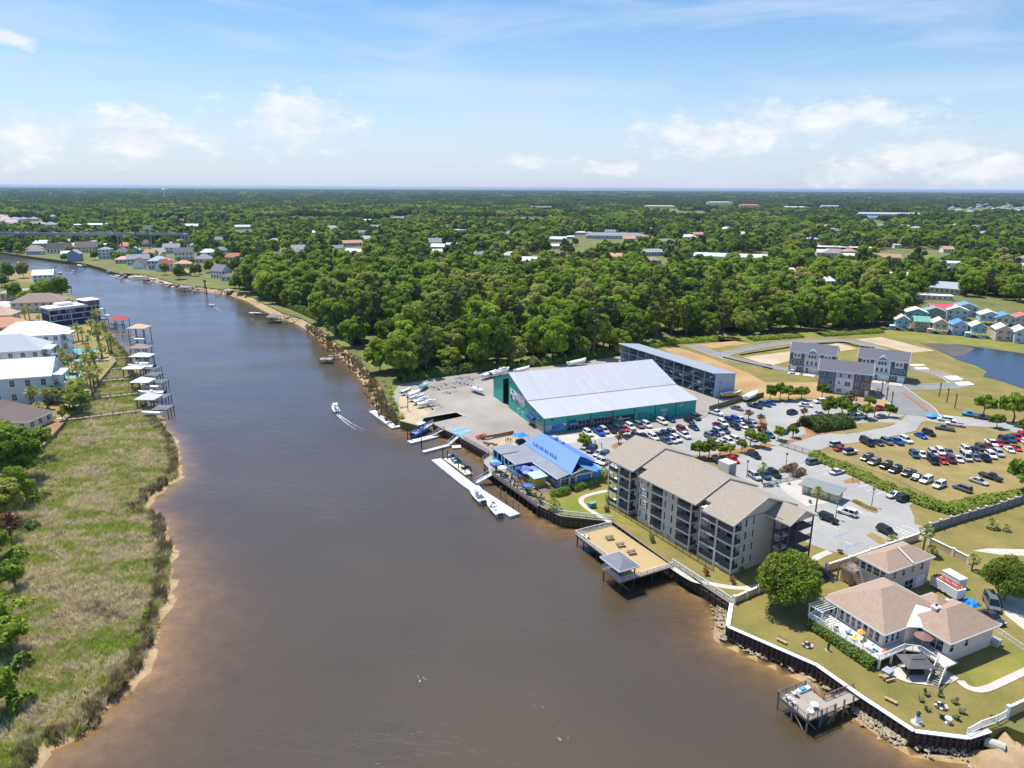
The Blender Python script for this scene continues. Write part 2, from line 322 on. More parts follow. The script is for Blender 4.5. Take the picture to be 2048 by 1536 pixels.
cover('marina_yard', [(801,842),(797,815),(783,790),(800,768),(860,757),(960,744),(1090,734),(1240,713),(1300,700),(1345,715),(1440,775),(1482,800),(1420,826),(1380,853),(1090,873),(1040,900),(1010,915),(990,912),(985,910.5),(929,878.6),(917.5,871.4),(884.5,856.4),(867,846.6),(931,833.4),(913.2,824),(847,835.4),(836,851)], m_conc, 2)
cover('sand_spit', [(801,841),(797,812),(800,790),(825,780),(855,800),(880,815),(845,836),(836,850)], m_pale, 3)
cover('parking_lot', [(1075,905),(1090,873),(1380,854),(1420,828),(1484,806),(1536,803),(1560,806),(1600,798),(1690,798),(1760,813),(1800,826),(1816,828),(1796,836),(1810,850),(1770,846),(1700,848),(1690,872),(1600,880),(1560,890),(1480,905),(1380,912),(1290,925),(1200,955),(1160,935)], m_lot, 3)
cover('apartment_lot', [(1455,935),(1491,899),(1552,891),(1563,893),(1616,911),(1626,921),(1713,952),(1722,961),(1774,977),(1833,1002),(1818,1012),(1828,1034),(1829,1048),(1870,1060),(1845,1077),(1800,1092),(1703,1112),(1650,1100),(1612,1085),(1596,1040),(1570,1000),(1500,985)], m_lot, 3)
cover('driveway', [(1816,826),(1798,847),(1770,855),(1674,872),(1616,875),(1562,892),(1616,910),(1660,892),(1716,885),(1757,879),(1832,862),(1842,846),(1852,842),(1900,850),(1985,855),(2060,872),(2300,905),(2300,865),(2050,848),(1990,842),(1905,832),(1850,826)], m_lot, 4)
cover('grass_island', [(1665,868),(1692,850),(1730,845),(1795,845),(1770,854),(1715,866)], m_dry, 5)
cover('parking_field', [(1622,903),(1700,888),(1757,881),(1834,864),(1846,846),(1990,857),(2060,874),(2300,908),(2300,1010),(2048,1000),(1980,1010),(1900,1010),(1760,945)], m_dry, 4)
cover('bare_earth', [(1325,698),(1352,694),(1420,716),(1500,748),(1530,765),(1640,765),(1760,795),(1815,826),(1790,830),(1700,800),(1600,795),(1530,797),(1482,785),(1400,735)], m_sand, 4)
cover('bare_earth', [(1395,689),(1470,682),(1500,687),(1422,697)], m_sand, 4)
cover('sand_pad', [(1486,715),(1580,703),(1580,722),(1541,732)], m_pale, 5)
cover('sand_pad', [(1658,690),(1675,686),(1716,698),(1680,703)], m_pale, 5)
cover('sand_pad', [(1711,679),(1763,674.5),(1870,702),(1821,706)], m_pale, 5)
cover('meadow', [(1770,655),(1900,652),(2300,690),(2300,735),(2048,705),(1968,694),(1913,688),(1868,693),(1800,678),(1730,672),(1600,672),(1450,686),(1420,682),(1500,672)], m_green, 3)
cover('pond', [(1846,687),(1913,689),(1968,696),(2048,707),(2300,742),(2300,850),(2048,778),(2007,764),(1965,753),(1974,743),(1951,731),(1918,721),(1880,703)], water_mat('pond_water', (.03,.032,.03), False, .25), 5)
cover('house_yard', [(2048,1150),(1995,1175),(2010,1230),(2048,1260),(2300,1350),(2300,1150)], m_path, 3)
cover('garden_lane', [(1945,1102),(1975,1097),(2048,1099),(2300,1090),(2300,1125),(2048,1112),(2000,1110)], m_path, 3)
cover('riverside_lawn', [(1090,1005),(1160,990),(1215,975),(1215,1010),(1300,1060),(1226,1041),(1122,1030)], m_green, 3)
cover('side_lawn', [(1930,1345),(2060,1300),(2300,1240),(2300,1285),(2048,1340),(1960,1385)], m_green, 3)
cover('forest_verge', [(1240,712),(1330,688),(1440,686),(1500,682),(1420,677),(1330,680),(1230,700)], m_green, 3)
cover('river_lawn', [(722,708),(745,705),(790,690),(800,700),(760,728),(742,740)], m_green, 2)
cover('garden_lawn', [(60,540),(100,548),(110,560),(60,565),(0,560),(-60,545)], m_dry, 2)
cover('garden_lawn', [(0,600),(130,592),(175,612),(184,640),(190,655),(215,690),(231,721),(195,764),(176,799),(130,837),(86,890),(70,905),(-60,900),(-200,640)], m_dry, 2)
# streets with kerbs
def ribbon(pts, wd):
    out = []; n = len(pts)
    for i, p in enumerate(pts):
        a = pts[max(0, i-1)]; b = pts[min(n-1, i+1)]; d = (b-a).normalized(); out.append((p+Vector((-d.y, d.x))*wd/2, p-Vector((-d.y, d.x))*wd/2))
    return [o[0] for o in out], [o[1] for o in out]
def smooth(pts, k=5):
    P = [pts[0]]+list(pts)+[pts[-1]]; o = []
    for i in range(1, len(P)-2):
        for t in range(k):
            t /= k; a, b, c, d = P[i-1:i+3]
            o.append(.5*((2*b)+(c-a)*t+(2*a-5*b+4*c-d)*t*t+(3*b-a-3*c+d)*t**3))
    return o+[P[-2]]
def road(name, pts, wd, mat, lvl, kerb=False, z=None):
    P = smooth(W2(pts)); l, r = ribbon(P, wd); z = LZ+.02*lvl if z is None else z; n = len(P)
    V = [(*p, z) for p in l]+[(*p, z) for p in r]
    o = link(name, mesh(name, V, [(i, n+i, n+i+1, i+1) for i in range(n-1)], mat)); tag(o, kind='structure')
    if kerb:
        for side, s in ((l, 1), (r, -1)):
            b = MB()
            for i in range(n-1): b.beam((*side[i], z+.02), (*side[i+1], z+.02), .28, .24)
            k = b.build('kerb', m_curb); tag(k, kind='structure')
    return o
road('street', [(1380,690),(1440,712),(1480,722),(1560,737),(1640,748),(1700,752)], 6.5, m_asph, 5, True)
road('street', [(1440,712),(1480,701),(1560,688),(1640,682),(1690,682),(1740,692),(1790,712)], 6.0, m_asph, 6, True)
road('street', [(1700,768),(1760,772),(1830,775),(1900,772),(1918,768)], 7.5, m_asph, 5, True)
road('street', [(1915,768),(1890,752),(1850,742),(1822,738)], 6.0, m_asph, 6, True)
road('street', [(1770,772),(1800,795),(1826,815),(1835,832)], 14, m_asph, 7, True)
tag(MB().prism(W2([(1804,787),(1809,786),(1857,821),(1851,823)]), LZ, LZ+.28).build('median', m_mulch), kind='structure')
road('footpath', [(1215,982),(1190,987),(1168,994),(1162,1003),(1172,1015),(1195,1030),(1222,1046)], 1.3, m_path, 5)
road('footpath', [(1345,1135),(1385,1160),(1420,1168),(1470,1176),(1510,1174),(1560,1160)], 1.4, m_path, 4)
road('footpath', [(2060,1338),(2010,1362),(1965,1380),(1935,1375),(1920,1362)], 1.3, m_path, 5)
road('footpath', [(60,862),(85,845),(110,838),(128,836)], 1.3, m_path, 4)
road('footpath', [(1612,1128),(1640,1112),(1660,1104)], 1.6, m_path, 4)
cover('shop_walkway', [(1090,874),(1385,852),(1386,856),(1300,862),(1150,885),(1080,893)], m_path, 4)

for q in ([(1818,729),(1846,728.5),(1851,731.5),(1824,732.5)],[(1826,735),(1852,735),(1859,739.5),(1834,739)],[(1886,753),(1913,752),(1928,759),(1902,761)],[(1909,765.5),(1937,763.5),(1949,770),(1918,772)]): cover('house_slab', q, m_vslab, 8)
cover('pond_mud', [(1838,686),(1880,687),(1915,690),(1950,697),(1925,712),(1905,712),(1880,702)], M('pond_mud', S(112,96,84), .5, scale=.2, col2=S(84,74,68), world=True), 6)
# ------------------------------------------------------------------ houses far and near: (px, py, width, depth, wall height, roof height, turn, wall, roof, roof kind, label)
GY = 'grey'; 
FARH = [
 (118,507,24,14,5.5,6,8,(240,240,238),(92,84,82),'gable','white house with steep dark roof at the far river bend'),
 (171,505,22,14,6,6,4,(226,214,190),(120,108,100),'gable','cream house with brown-grey roof behind the waterfront'),
 (164,521,12,12,7.5,4,95,(150,166,190),(150,160,172),'gable','grey-blue gable house standing at the water by a dock'),
 (209,518,12,12,10,2.5,0,(236,240,246),(140,150,162),'hip','tall white three-storey house with blue window bays'),
 (243,515,14,13,5.5,5.5,0,(200,204,206),(116,116,122),'hip','low house under a big slate-grey hip roof'),
 (248,499,18,13,4,4.5,0,(222,200,176),(206,150,110),'hip','house with orange-tan hip roof below the bridge'),
 (294,494,16,13,4,5,20,(210,208,204),(112,106,108),'hip','dark grey hip-roofed house near the billboard'),
 (282,508,9,11,5,3.5,90,(112,168,210),(190,160,140),'gable','sky-blue gable cottage between hip-roofed houses'),
 (247,527,15,10,4,3,5,(214,196,186),(214,176,150),'hip','low house with peach tiled roof on the river bank'),
 (277,530,20,12,6,4,10,(214,224,238),(150,152,160),'gable','pale blue two-storey house with long grey roof'),
 (314,539,17,12,8,4,-15,(190,206,232),(178,186,190),'hip','large pale blue house with light grey hip roof'),
 (291,537,7,10,5,5,80,(244,244,246),(122,104,100),'gable','narrow white house with steep brown roof'),
 (341,542,9,12,6,5,70,(236,238,244),(178,84,88),'gable','white house with red metal roof'),
 (365,536,14,10,4,3,0,(220,206,190),(206,168,140),'hip','low house with tan roof beside the red-roofed house'),
 (343,507,18,12,7,4,5,(226,234,246),(150,154,164),'gable','white and pale blue house with grey roof set back from the river'),
 (320,513,12,10,5,4,30,(110,170,210),(190,178,166),'gable','blue cottage with tan roof set back from the river'),
 (365,496,10,10,7,3.5,90,(128,154,198),(180,160,146),'gable','blue house with tan roof at the edge of the woods'),
 (368,520,18,12,8,4.5,10,(238,236,234),(112,108,114),'gable','white two-storey house with dark grey roof'),
 (406,526,15,12,4,5,0,(220,222,226),(150,154,160),'hip','pale house with grey hip roof among oaks'),
 (433,556,14,11,6,5,-35,(246,247,250),(128,128,130),'gable','white gabled house with dormers near the docks'),
 (457,562,12,9,3.5,2.5,-5,(230,232,234),(116,112,112),'hip','low screened wing with dark roof by the lawn'),
 (365,552,11,7,3,2.2,0,(170,196,190),(196,168,130),'hip','small tan-roofed cottage with teal walls by the water'),
 (466,522,22,12,4,4,0,(214,204,190),(176,124,92),'hip','brown-roofed house half hidden in trees'),
 (598,507,16,12,5,4.5,15,(238,240,244),(160,164,170),'gable','white house with grey roof in a clearing'),
 (548,487,14,10,4,3,0,(236,236,236),(176,176,178),'hip','pale roofed house at a forest clearing'),
 (735,485,12,10,5,4,0,(232,234,238),(196,198,200),'gable','pale house glimpsed between tall trees'),
 (870,492,18,14,5,5,10,(240,240,242),(150,152,158),'gable','white house with grey gable roof in the woods'),
 (905,496,16,10,4,2.5,0,(244,244,244),(224,224,226),'gable','long white shed roof beside the grey gable'),
 (925,466,30,20,5,2,5,(236,236,236),(214,216,220),'flat','white flat commercial roof north of the woods'),
 (805,440,44,20,6,1,0,(232,234,236),(226,228,230),'flat','white flat-roofed block beyond the woods'),
 (735,445,16,12,5,2,0,(236,238,240),(232,234,236),'gable','small white building far in the forest'),
 (485,459,30,12,5,3,8,(236,234,230),(206,208,212),'gable','long pale building right of the bridge end'),
 (385,457,26,14,5,3,-5,(236,236,236),(236,238,240),'gable','white roofs by the bridge approach'),
 (365,446,14,12,4,4,0,(230,226,222),(188,108,100),'gable','small house with reddish roof above the bridge'),
 (182,455,60,30,5,2,3,(232,236,238),(212,220,222),'gable','long white metal warehouse behind the bridge'),
 (1233,478,95,30,5,4,-4,(196,196,196),(138,140,146),'hip','wide low school building with grey roof'),
 (1168,470,28,12,4,2,0,(226,226,226),(200,202,206),'hip','pale building beside the wide school'),
 (1135,478,20,8,3.5,1.5,0,(214,220,230),(206,212,218),'gable','small white-blue shed by the field'),
 (1295,482,16,12,4,3,0,(226,222,220),(188,120,104),'gable','house with terracotta roof by the field'),
 (1428,490,26,14,5,1,10,(232,232,232),(216,216,218),'flat','white store with flat roof in the woods'),
 (1462,523,80,28,5,2.5,-14,(220,224,228),(206,212,220),'gable','long white metal warehouse in the forest'),
 (1307,548,20,9,4,2,0,(236,236,236),(232,232,230),'gable','white roofs glimpsed in the forest'),
 (1020,518,16,12,4,4,0,(224,220,214),(196,190,184),'hip','tan hip-roofed house at the forest edge'),
 (1110,498,14,10,4,2,0,(228,230,232),(222,222,222),'gable','pale trailer roof behind leafy trees'),
 (1690,503,70,18,5,1.5,-6,(104,88,84),(228,230,230),'flat','long brown building with white flat roof'),
 (1795,497,8,9,5,1,0,(236,236,238),(240,240,240),'flat','small white box building on the grass'),
 (1700,520,14,10,4,3,0,(236,238,240),(238,240,242),'gable','white gable roof below the brown building'),
 (1580,553,12,14,4,3,15,(238,238,240),(240,240,242),'gable','white-roofed house at the wood edge'),
 (1603,560,16,15,4,4,30,(236,234,232),(230,176,136),'gable','house with orange-tan roof in the woods'),
 (1645,572,22,12,4,3,20,(236,238,240),(214,216,222),'gable','long pale roof behind the orange-tan roof'),
 (1690,594,24,8,3,1,10,(234,236,236),(236,238,238),'flat','pale flat roof showing between trees'),
 (1888,588,20,15,4.5,4,-30,(206,200,196),(170,176,182),'gable','grey gabled house right of the tall pines'),
 (1868,600,24,8,3,.6,-6,(226,218,210),(236,226,214),'flat','long pale carport below the grey gable'),
 (1955,538,90,16,5,1.5,-8,(226,230,234),(200,210,220),'gable','long grey-white metal shed far right'),
 (1800,560,26,12,4,2,0,(234,236,240),(238,240,244),'gable','white roofs seen through tall pines'),
 (1890,548,14,12,4,4,30,(222,226,226),(196,204,206),'gable','pale green-grey gable behind pines'),
 (1440,413,110,40,18,3,-3,(226,222,216),(196,178,170),'hip','large pale apartment block on the horizon'),
 (1500,416,80,30,12,3,0,(220,206,194),(190,120,96),'hip','red-roofed complex on the horizon'),
 (1320,417,120,30,9,3,0,(222,214,204),(204,176,156),'hip','tan-roofed complex far in the woods'),
 (1780,432,170,30,6,4,-2,(214,216,218),(176,180,186),'gable','row of grey-roofed townhomes beyond the woods'),
 (1745,440,26,20,6,4,0,(224,224,226),(110,140,190),'gable','blue-roofed house far in the woods'),
 (1590,418,90,24,7,3,0,(222,220,216),(190,190,194),'gable','pale housing row far in the woods'),
 (1660,416,70,22,8,3,0,(226,224,222),(176,180,188),'gable','grey housing block far in the woods'),
 (1085,418,90,24,7,2,0,(226,224,220),(214,212,208),'flat','low pale building far beyond the forest'),
]
def sub_rows():
    r = random.Random(3); o = []
    for k in range(34):                    # dense estate far right
        o.append((1900+r.random()*190, 410+r.random()*16, 22, 16, 5, 4, r.choice((0,90,20)), r.choice([(222,220,216),(206,208,214)]), r.choice([(150,154,166),(170,172,180),(134,138,150)]), 'hip', None))
    for k in range(26):                    # estate behind the bridge, left
        o.append((-20+r.random()*150, 436+r.random()*20, 20, 14, 5, 4, r.choice((0,90)), r.choice([(222,212,204),(214,210,208)]), r.choice([(176,160,156),(158,156,164),(196,180,170)]), 'hip', None))
    return o
ESTATE = sub_rows()
def scattered():
    r = random.Random(17); o = []
    W = [(238,238,238),(226,220,212),(216,222,230),(206,200,192)]; R_ = [(168,170,176),(210,212,216),(150,140,134),(190,150,124),(236,238,240),(132,134,142)]
    for k in range(46): o.append((r.uniform(480,2060), 455+r.random()**1.3*75, r.uniform(12,26), r.uniform(10,14), 4.5, 3.2, r.uniform(-30,30), r.choice(W), r.choice(R_), r.choice(('gable','hip','gable')), 'small house half hidden in the distant woods'))
    for k in range(24): o.append((r.uniform(60,470), 486+r.random()*40, r.uniform(11,18), r.uniform(9,12), r.choice((4,6,7)), 3.6, r.uniform(-25,25), r.choice(W+[(190,206,230)]), r.choice(R_), r.choice(('gable','hip')), 'house in the crowded far-bank neighbourhood'))
    return [h for h in o if all(abs(h[0]-f[0]) > 14 or abs(h[1]-f[1]) > 7 for f in FARH)]
SCAT = scattered()
# ------------------------------------------------------------------ trees
def leaf_mat(name, cols, trans=.3, world=False):
    m = bpy.data.materials.new(name); m.use_nodes = True; nt = m.node_tree; N = nt.nodes.new; L = nt.links.new; b = nt.nodes['Principled BSDF']
    oi = N('ShaderNodeObjectInfo'); rp = N('ShaderNodeValToRGB'); el = rp.color_ramp.elements
    while len(el) < len(cols): el.new(.5)
    for i, c in enumerate(cols): el[i].position = i/(len(cols)-1); el[i].color = (*S(*c), 1)
    geo = N('ShaderNodeNewGeometry'); nz = N('ShaderNodeTexNoise'); nz.inputs['Scale'].default_value = .55; nz.inputs['Detail'].default_value = 6; nz.inputs['Roughness'].default_value = .75; L(geo.outputs['Position'], nz.inputs['Vector'])
    ad = N('ShaderNodeMath'); ad.operation = 'MULTIPLY_ADD'; ad.inputs[1].default_value = .9; ad.inputs[2].default_value = -.45; L(nz.outputs[0], ad.inputs[0])
    nb_ = N('ShaderNodeTexNoise'); nb_.inputs['Scale'].default_value = .013; nb_.inputs['Detail'].default_value = 2; L(geo.outputs['Position'], nb_.inputs['Vector'])
    a1 = N('ShaderNodeMath'); a1.operation = 'MULTIPLY_ADD'; a1.inputs[1].default_value = .9; L(nb_.outputs[0], a1.inputs[0]); L(ad.outputs[0], a1.inputs[2]); a0 = N('ShaderNodeMath'); a0.operation = 'SUBTRACT'; a0.inputs[1].default_value = .45; L(a1.outputs[0], a0.inputs[0])
    a2 = N('ShaderNodeMath'); a2.operation = 'ADD'; a2.use_clamp = True; L(a0.outputs[0], a2.inputs[0]); L(oi.outputs['Random'], a2.inputs[1]); L(a2.outputs[0], rp.inputs[0])
    L(rp.outputs[0], b.inputs['Base Color']); b.inputs['Roughness'].default_value = .6; b.inputs['Specular IOR Level'].default_value = .25
    tr = N('ShaderNodeBsdfTranslucent'); L(rp.outputs[0], tr.inputs[0]); ms = N('ShaderNodeMixShader'); ms.inputs[0].default_value = trans
    L(b.outputs[0], ms.inputs[1]); L(tr.outputs[0], ms.inputs[2]); L(ms.outputs[0], nt.nodes['Material Output'].inputs[0]); MATS[name] = m; return m
m_leaf = leaf_mat('broad_leaf', [(98,120,44),(126,152,46),(158,186,52),(108,130,52),(180,200,66),(140,164,50),(186,184,98)], .5)
m_pine = leaf_mat('pine_needle', [(106,114,62),(128,132,68),(98,108,58)], .3)
m_bush = leaf_mat('shrub_leaf', [(124,150,48),(156,176,62),(112,136,46)], .4)
m_palm = leaf_mat('palm_frond', [(176,180,100),(154,166,84),(190,186,116)], .35)
m_brownleaf = leaf_mat('brown_leaf', [(122,86,66),(136,98,72),(110,78,60)], .2)
m_straw = leaf_mat('dry_reed', [(150,134,100),(134,118,84),(166,150,112)], .2)
m_farleaf = leaf_mat('far_leaf', [(76,92,48),(98,116,50),(126,142,56),(84,100,54),(108,124,52)], .4)
m_bark = M('bark', S(104,88,72), 1, scale=2, var=.3)
m_palmbark = M('palm_bark', S(122,106,86), 1, scale=4, var=.3)
def quads(P, Nn, size, rng, asp=1.0):
    """leaf-sized faces at points P facing roughly along Nn"""
    n = len(P); Nn = Nn/np.maximum(np.linalg.norm(Nn, axis=1, keepdims=True), 1e-6)
    t = rng.normal(size=(n,3)); t -= (t*Nn).sum(1, keepdims=True)*Nn; t /= np.linalg.norm(t, axis=1, keepdims=True); b = np.cross(Nn, t)
    s = (size*rng.uniform(.55, 1.35, n))[:,None]; t, b = t*s*asp, b*s
    V = np.stack([P-t-b*.7, P+t-b*.7, P+t*.6+b, P-t*.6+b], 1).reshape(-1,3)
    return V
def qmesh(name, V, mat):
    n = len(V)//4; me = bpy.data.meshes.new(name); me.vertices.add(len(V)); me.vertices.foreach_set('co', V.astype(np.float32).ravel())
    me.loops.add(4*n); me.loops.foreach_set('vertex_index', np.arange(4*n, dtype=np.int32)); me.polygons.add(n)
    me.polygons.foreach_set('loop_start', np.arange(0, 4*n, 4, dtype=np.int32))
    try: me.polygons.foreach_set('loop_total', np.full(n, 4, np.int32))
    except Exception: pass
    me.update(calc_edges=True); me.materials.append(mat); return me
def crown_pts(rng, R, z0, z1, nl, n, kind):
    """points on overlapping leaf clumps that fill an uneven crown"""
    zc, hz = (z0+z1)/2, (z1-z0)/2; c = []; rr = []
    while len(c) < nl:
        v = rng.uniform(-1, 1, 3)
        if np.linalg.norm(v) > 1: continue
        if kind == 'pine': v[2] = rng.uniform(-1, 1); v[:2] *= (1-.55*max(0, v[2]))
        elif kind == 'oak' and v[2] < -.55: continue
        q = v*np.array([R*.84, R*.84, hz*.86]); c.append(q+[0,0,zc]); rr.append(R*rng.uniform(.13, .34)*(1.0 if kind != 'pine' else .8))
    c = np.array(c); rr = np.array(rr); k = rng.choice(nl, n, p=rr**2/np.sum(rr**2))
    d = rng.normal(size=(n,3)); d[:,2] = d[:,2]*.8+.35; d /= np.linalg.norm(d, axis=1, keepdims=True)
    rad_ = rr[k][:,None]*(rng.uniform(.55, 1.12, n)**.6)[:,None]
    P = c[k]+d*rad_*np.array([1,1,.8 if kind != 'pine' else .55]); return P, d+rng.normal(scale=.55, size=(n,3)), c, rr
def trunk_mb(R, H, z0, seed, kind, c=None):
    r = random.Random(seed); b = MB(); rt = max(.16, H*.018); top = z0+(H-z0)*(.8 if kind == 'pine' else .45); p = Vector((0,0,0))
    for k in range(3):
        q = Vector((r.uniform(-.25,.25), r.uniform(-.25,.25), top*(k+1)/3)); b.bar(p, q, rt*(1-.22*k), 7, rt*(1-.22*(k+1))); p = q
    if c is not None:
        for q in c[:7]:
            b.bar((0,0,z0*.75+(top-z0*.75)*r.random()), tuple(q), rt*.45, 5, rt*.14)
    return b
TREES = {}
def tree_proto(key, kind, R, H, z0, nl, n, leaf, mat, seed):
    rng = np.random.default_rng(seed); P, Nn, c, rr = crown_pts(rng, R, z0, H, nl, n, kind)
    cm = qmesh('crown', quads(P, Nn, leaf, rng), mat); tm = trunk_mb(R, H, z0, seed, kind, c).mesh('trunk', m_bark)
    TREES[key] = (tm, cm, R, H)
for i in range(4): tree_proto('oak%d' % i, 'oak', 6.6+.5*i, 15+1.2*i, 1.1+.5*(i%2), 64, 7600, .4, m_leaf, 10+i)
for i in range(3): tree_proto('gum%d' % i, 'gum', 5.4+.4*i, 18.5+1.2*i, 1.6+.7*i, 64, 7600, .4, m_leaf, 20+i)
for i in range(3): tree_proto('pine%d' % i, 'pine', 4.2+.3*i, 20.5+1.5*i, 9.5, 34, 3800, .38, m_pine, 30+i)
tree_proto('small0', 'oak', 2.3, 4.6, 1.3, 34, 2400, .19, m_bush, 41); tree_proto('small1', 'oak', 1.9, 4.2, 1.4, 28, 1700, .17, m_bush, 42)
tree_proto('bare0', 'oak', 1.8, 4.4, 1.2, 22, 520, .16, m_brownleaf, 43)
m_bigleaf = leaf_mat('big_tree_leaf', [(112,132,46),(140,158,54),(98,116,42)], .42); tree_proto('big0', 'oak', 6.3, 11.0, 1.6, 130, 22000, .2, m_bigleaf, 44); tree_proto('big1', 'oak', 5.9, 9.0, .6, 130, 20000, .19, m_bigleaf, 45)
def tree(key, loc, rz, sc, label, name='tree', group=None, cat='tree'):
    t = thing(name, label, cat, loc, rz, group); t.scale = (sc*random.uniform(.88,1.12), sc*random.uniform(.88,1.12), sc*random.uniform(.85,1.2)); tm, cm = TREES[key][:2]
    link('trunk', tm, t); link('crown', cm, t); return t
def palm_meshes(H, seed):
    r = random.Random(seed); rng = np.random.default_rng(seed); b = MB(); p = Vector((0,0,0)); lean = r.uniform(-.25,.25)
    for k in range(4):
        q = Vector((lean*(k+1)/4*(k+1)/4, 0, H*(k+1)/4)); b.bar(p, q, .2-.01*k, 8, .19-.01*k); p = q
    b.lathe([(.18,-.5),(.42,-.1),(.3,.3),(0,.4)], 8, p)
    fb = MB(); Q = []
    for k in range(46):
        a = k*2.39996; e = rad(r.uniform(-42, 78)); d = Vector((math.cos(a)*math.cos(e), math.sin(a)*math.cos(e), math.sin(e))); st = p+d*.25; ln = r.uniform(.8,1.05); c = st+d*ln
        fb.bar(st, c, .025, 3, .015)
        side = Vector((-math.sin(a), math.cos(a), 0)); up = side.cross(d)*-1
        for j in range(11):                # fan of leaflets that droop at the tip
            th = rad(-105+21*j); t = (d*math.cos(th)+side*math.sin(th)).normalized(); L1 = .62*(1-.25*abs(math.cos(th*.5-1.57)))
            nn = t.cross(up).normalized()*.06; m_ = c+t*L1*.55; e_ = c+t*L1+Vector((0,0,-.16))
            fb.add([c-nn, c+nn, m_+nn, m_-nn], [(0,1,2,3)]); fb.add([m_-nn, m_+nn, e_], [(0,1,2)])
    return b.mesh('trunk', m_palmbark), fb.mesh('crown', m_palm, fix=False)
PALMS = [palm_meshes(h, s) for h, s in ((3.2,1),(4.2,2),(5.0,3),(1.2,4))]
def palm(px, py, k, label, sc=1.0, z=LZ, group=None):
    t = thing('palmetto', label, 'palm tree', G(px, py, z), random.uniform(0,6.3), group); t.scale = (sc,)*3
    link('trunk', PALMS[k][0], t); link('crown', PALMS[k][1], t); return t
# --- where the woods grow
DEV = W2([(700,690),(716,712),(735,745),(757,778),(766,800),(800,766),(870,750),(960,738),(1090,728),(1240,706),(1330,684),(1420,676),(1500,670),(1640,664),(1770,655),(1795,632),(1850,600),(1960,592),(2060,610),(2400,640),(4000,900),(3300,1400),(2300,1900),(1800,1700),(1000,1100)])
CLEAR = [W2(p) for p in ([(1125,490),(1180,470),(1290,470),(1300,482),(1260,508),(1150,515)], [(1740,505),(1790,498),(1900,500),(1930,515),(1870,532),(1760,530)], [(85,512),(100,505),(260,500),(330,505),(420,520),(440,545),(500,560),(490,575),(430,577),(352,567),(230,545),(150,525)],
   [(720,708),(745,698),(790,686),(800,700),(760,732),(742,740)], [(590,505),(660,497),(668,512),(610,518)], [(850,495),(930,490),(935,502),(860,505)], [(1400,520),(1540,505),(1560,520),(1450,535)], [(1650,510),(1750,498),(1760,512),(1660,522)], [(0,552),(120,560),(180,612),(0,620)], [(555,622),(640,640),(655,632),(600,615)])]
HX = [(G(h[0], h[1]), h[2], h[3]) for h in FARH+ESTATE+SCAT]
def forest_points(rng, y0, y1, sp, pad=0):
    P = []; y = y0
    while y < y1:
        xm = .80*y+40; n = int(2*xm/sp); xs = -xm+(np.arange(n)+.5)*sp; P.append(np.stack([xs+rng.uniform(-.45,.45,n)*sp, y+rng.uniform(-.45,.45,n)*sp], 1)); y += sp
    P = np.concatenate(P); ok = inside(P, RLw) & ~inside(P, DEV)
    for c in CLEAR: ok &= ~inside(P, c)
    ok &= (dist(P, W2(RNAT)) > 4) | (P[:,1] > 900)
    for c, wd, dp in HX:
        d = P-np.array([c.x, c.y]); v = np.array([c.x, c.y]); ln = np.hypot(*v); v = v/ln; a = d @ v; s = np.abs(d @ np.array([-v[1], v[0]]))
        ok &= ~((s < wd*.5+2.5+pad) & (a > -dp*.5-6-ln*.125-pad) & (a < dp*.5+3+pad))
    return P[ok]
rng = np.random.default_rng(5)
NEARP = forest_points(rng, 180, 620, 8.6)
# thin the riverside garden strip a little
order = np.argsort(NEARP[:,1]-.0*np.abs(NEARP[:,0])); NEARP = NEARP[order]
kinds_near = ['oak0','oak1','oak2','oak3','gum0','gum1','gum2','oak0','gum0','oak2','pine0','pine1','pine2']
r5 = random.Random(11)
NIND = 285
for i, (x, y) in enumerate(NEARP[:NIND]):
    front = y < 330
    k = r5.choice(kinds_near)
    nm = 'pine_tree' if k.startswith('pine') else 'forest_tree'
    lb = {'o': 'broad leafy tree in the thick wood behind the marina', 'g': 'tall oval leafy tree in the thick wood behind the marina', 'p': 'tall dark pine in the thick wood behind the marina'}[k[0]]
    tree(k, (x, y, LZ-.1), r5.uniform(0,6.3), r5.uniform(.66,1.24), lb, nm, 'trees of the wood behind the marina')
# --- the rest of the woods: one mass, instanced
def canopy_patch(seed, n, R, spread, leaf, hh, mat):
    rng = np.random.default_rng(seed); V = []
    for k in range(n):
        P, Nn, c, rr = crown_pts(rng, R*rng.uniform(.8,1.2), 1.5, hh*rng.uniform(.85,1.2), 9, 420, 'oak'); P = P+np.array([rng.uniform(-spread,spread), rng.uniform(-spread,spread), 0]); V.append(quads(P, Nn, leaf, rng))
    return qmesh('canopy_patch', np.concatenate(V), mat)
pc = bpy.data.collections.new('tree_kinds')
def proto_obj(name, mes):
    vs, fs, off, ms, mi = [], [], 0, [], []
    me = mes[0].copy() if len(mes) == 1 else None
    if me is None:
        b = bmesh.new()
        for k, q in enumerate(mes):
            n0 = len(b.faces); b.from_mesh(q); b.faces.ensure_lookup_table()
            for f in b.faces[n0:]: f.material_index = k
        me = bpy.data.meshes.new(name); b.to_mesh(me); b.free()
        for q in mes: me.materials.append(q.materials[0])
    o = bpy.data.objects.new(name, me); pc.objects.link(o); return o
for i, k in enumerate(['oak0','oak1','oak2','gum0','gum1','gum2','oak3','pine0','pine1']): proto_obj('a%d_tree' % i, TREES[k][:2])
lite = []
for i in range(4):
    rg = np.random.default_rng(70+i); P, Nn, c, rr = crown_pts(rg, 6.0, 2.0, 13+i, 18, 900, 'oak'); proto_obj('b%d_tree' % i, [qmesh('lite', quads(P, Nn, 1.0, rg), m_leaf if i % 2 else m_farleaf)])
for i in range(5): proto_obj('c%d_patch' % i, [canopy_patch(90+i, 14, 6.5, 24, 2.2, 14, m_farleaf if i < 3 else m_leaf)])
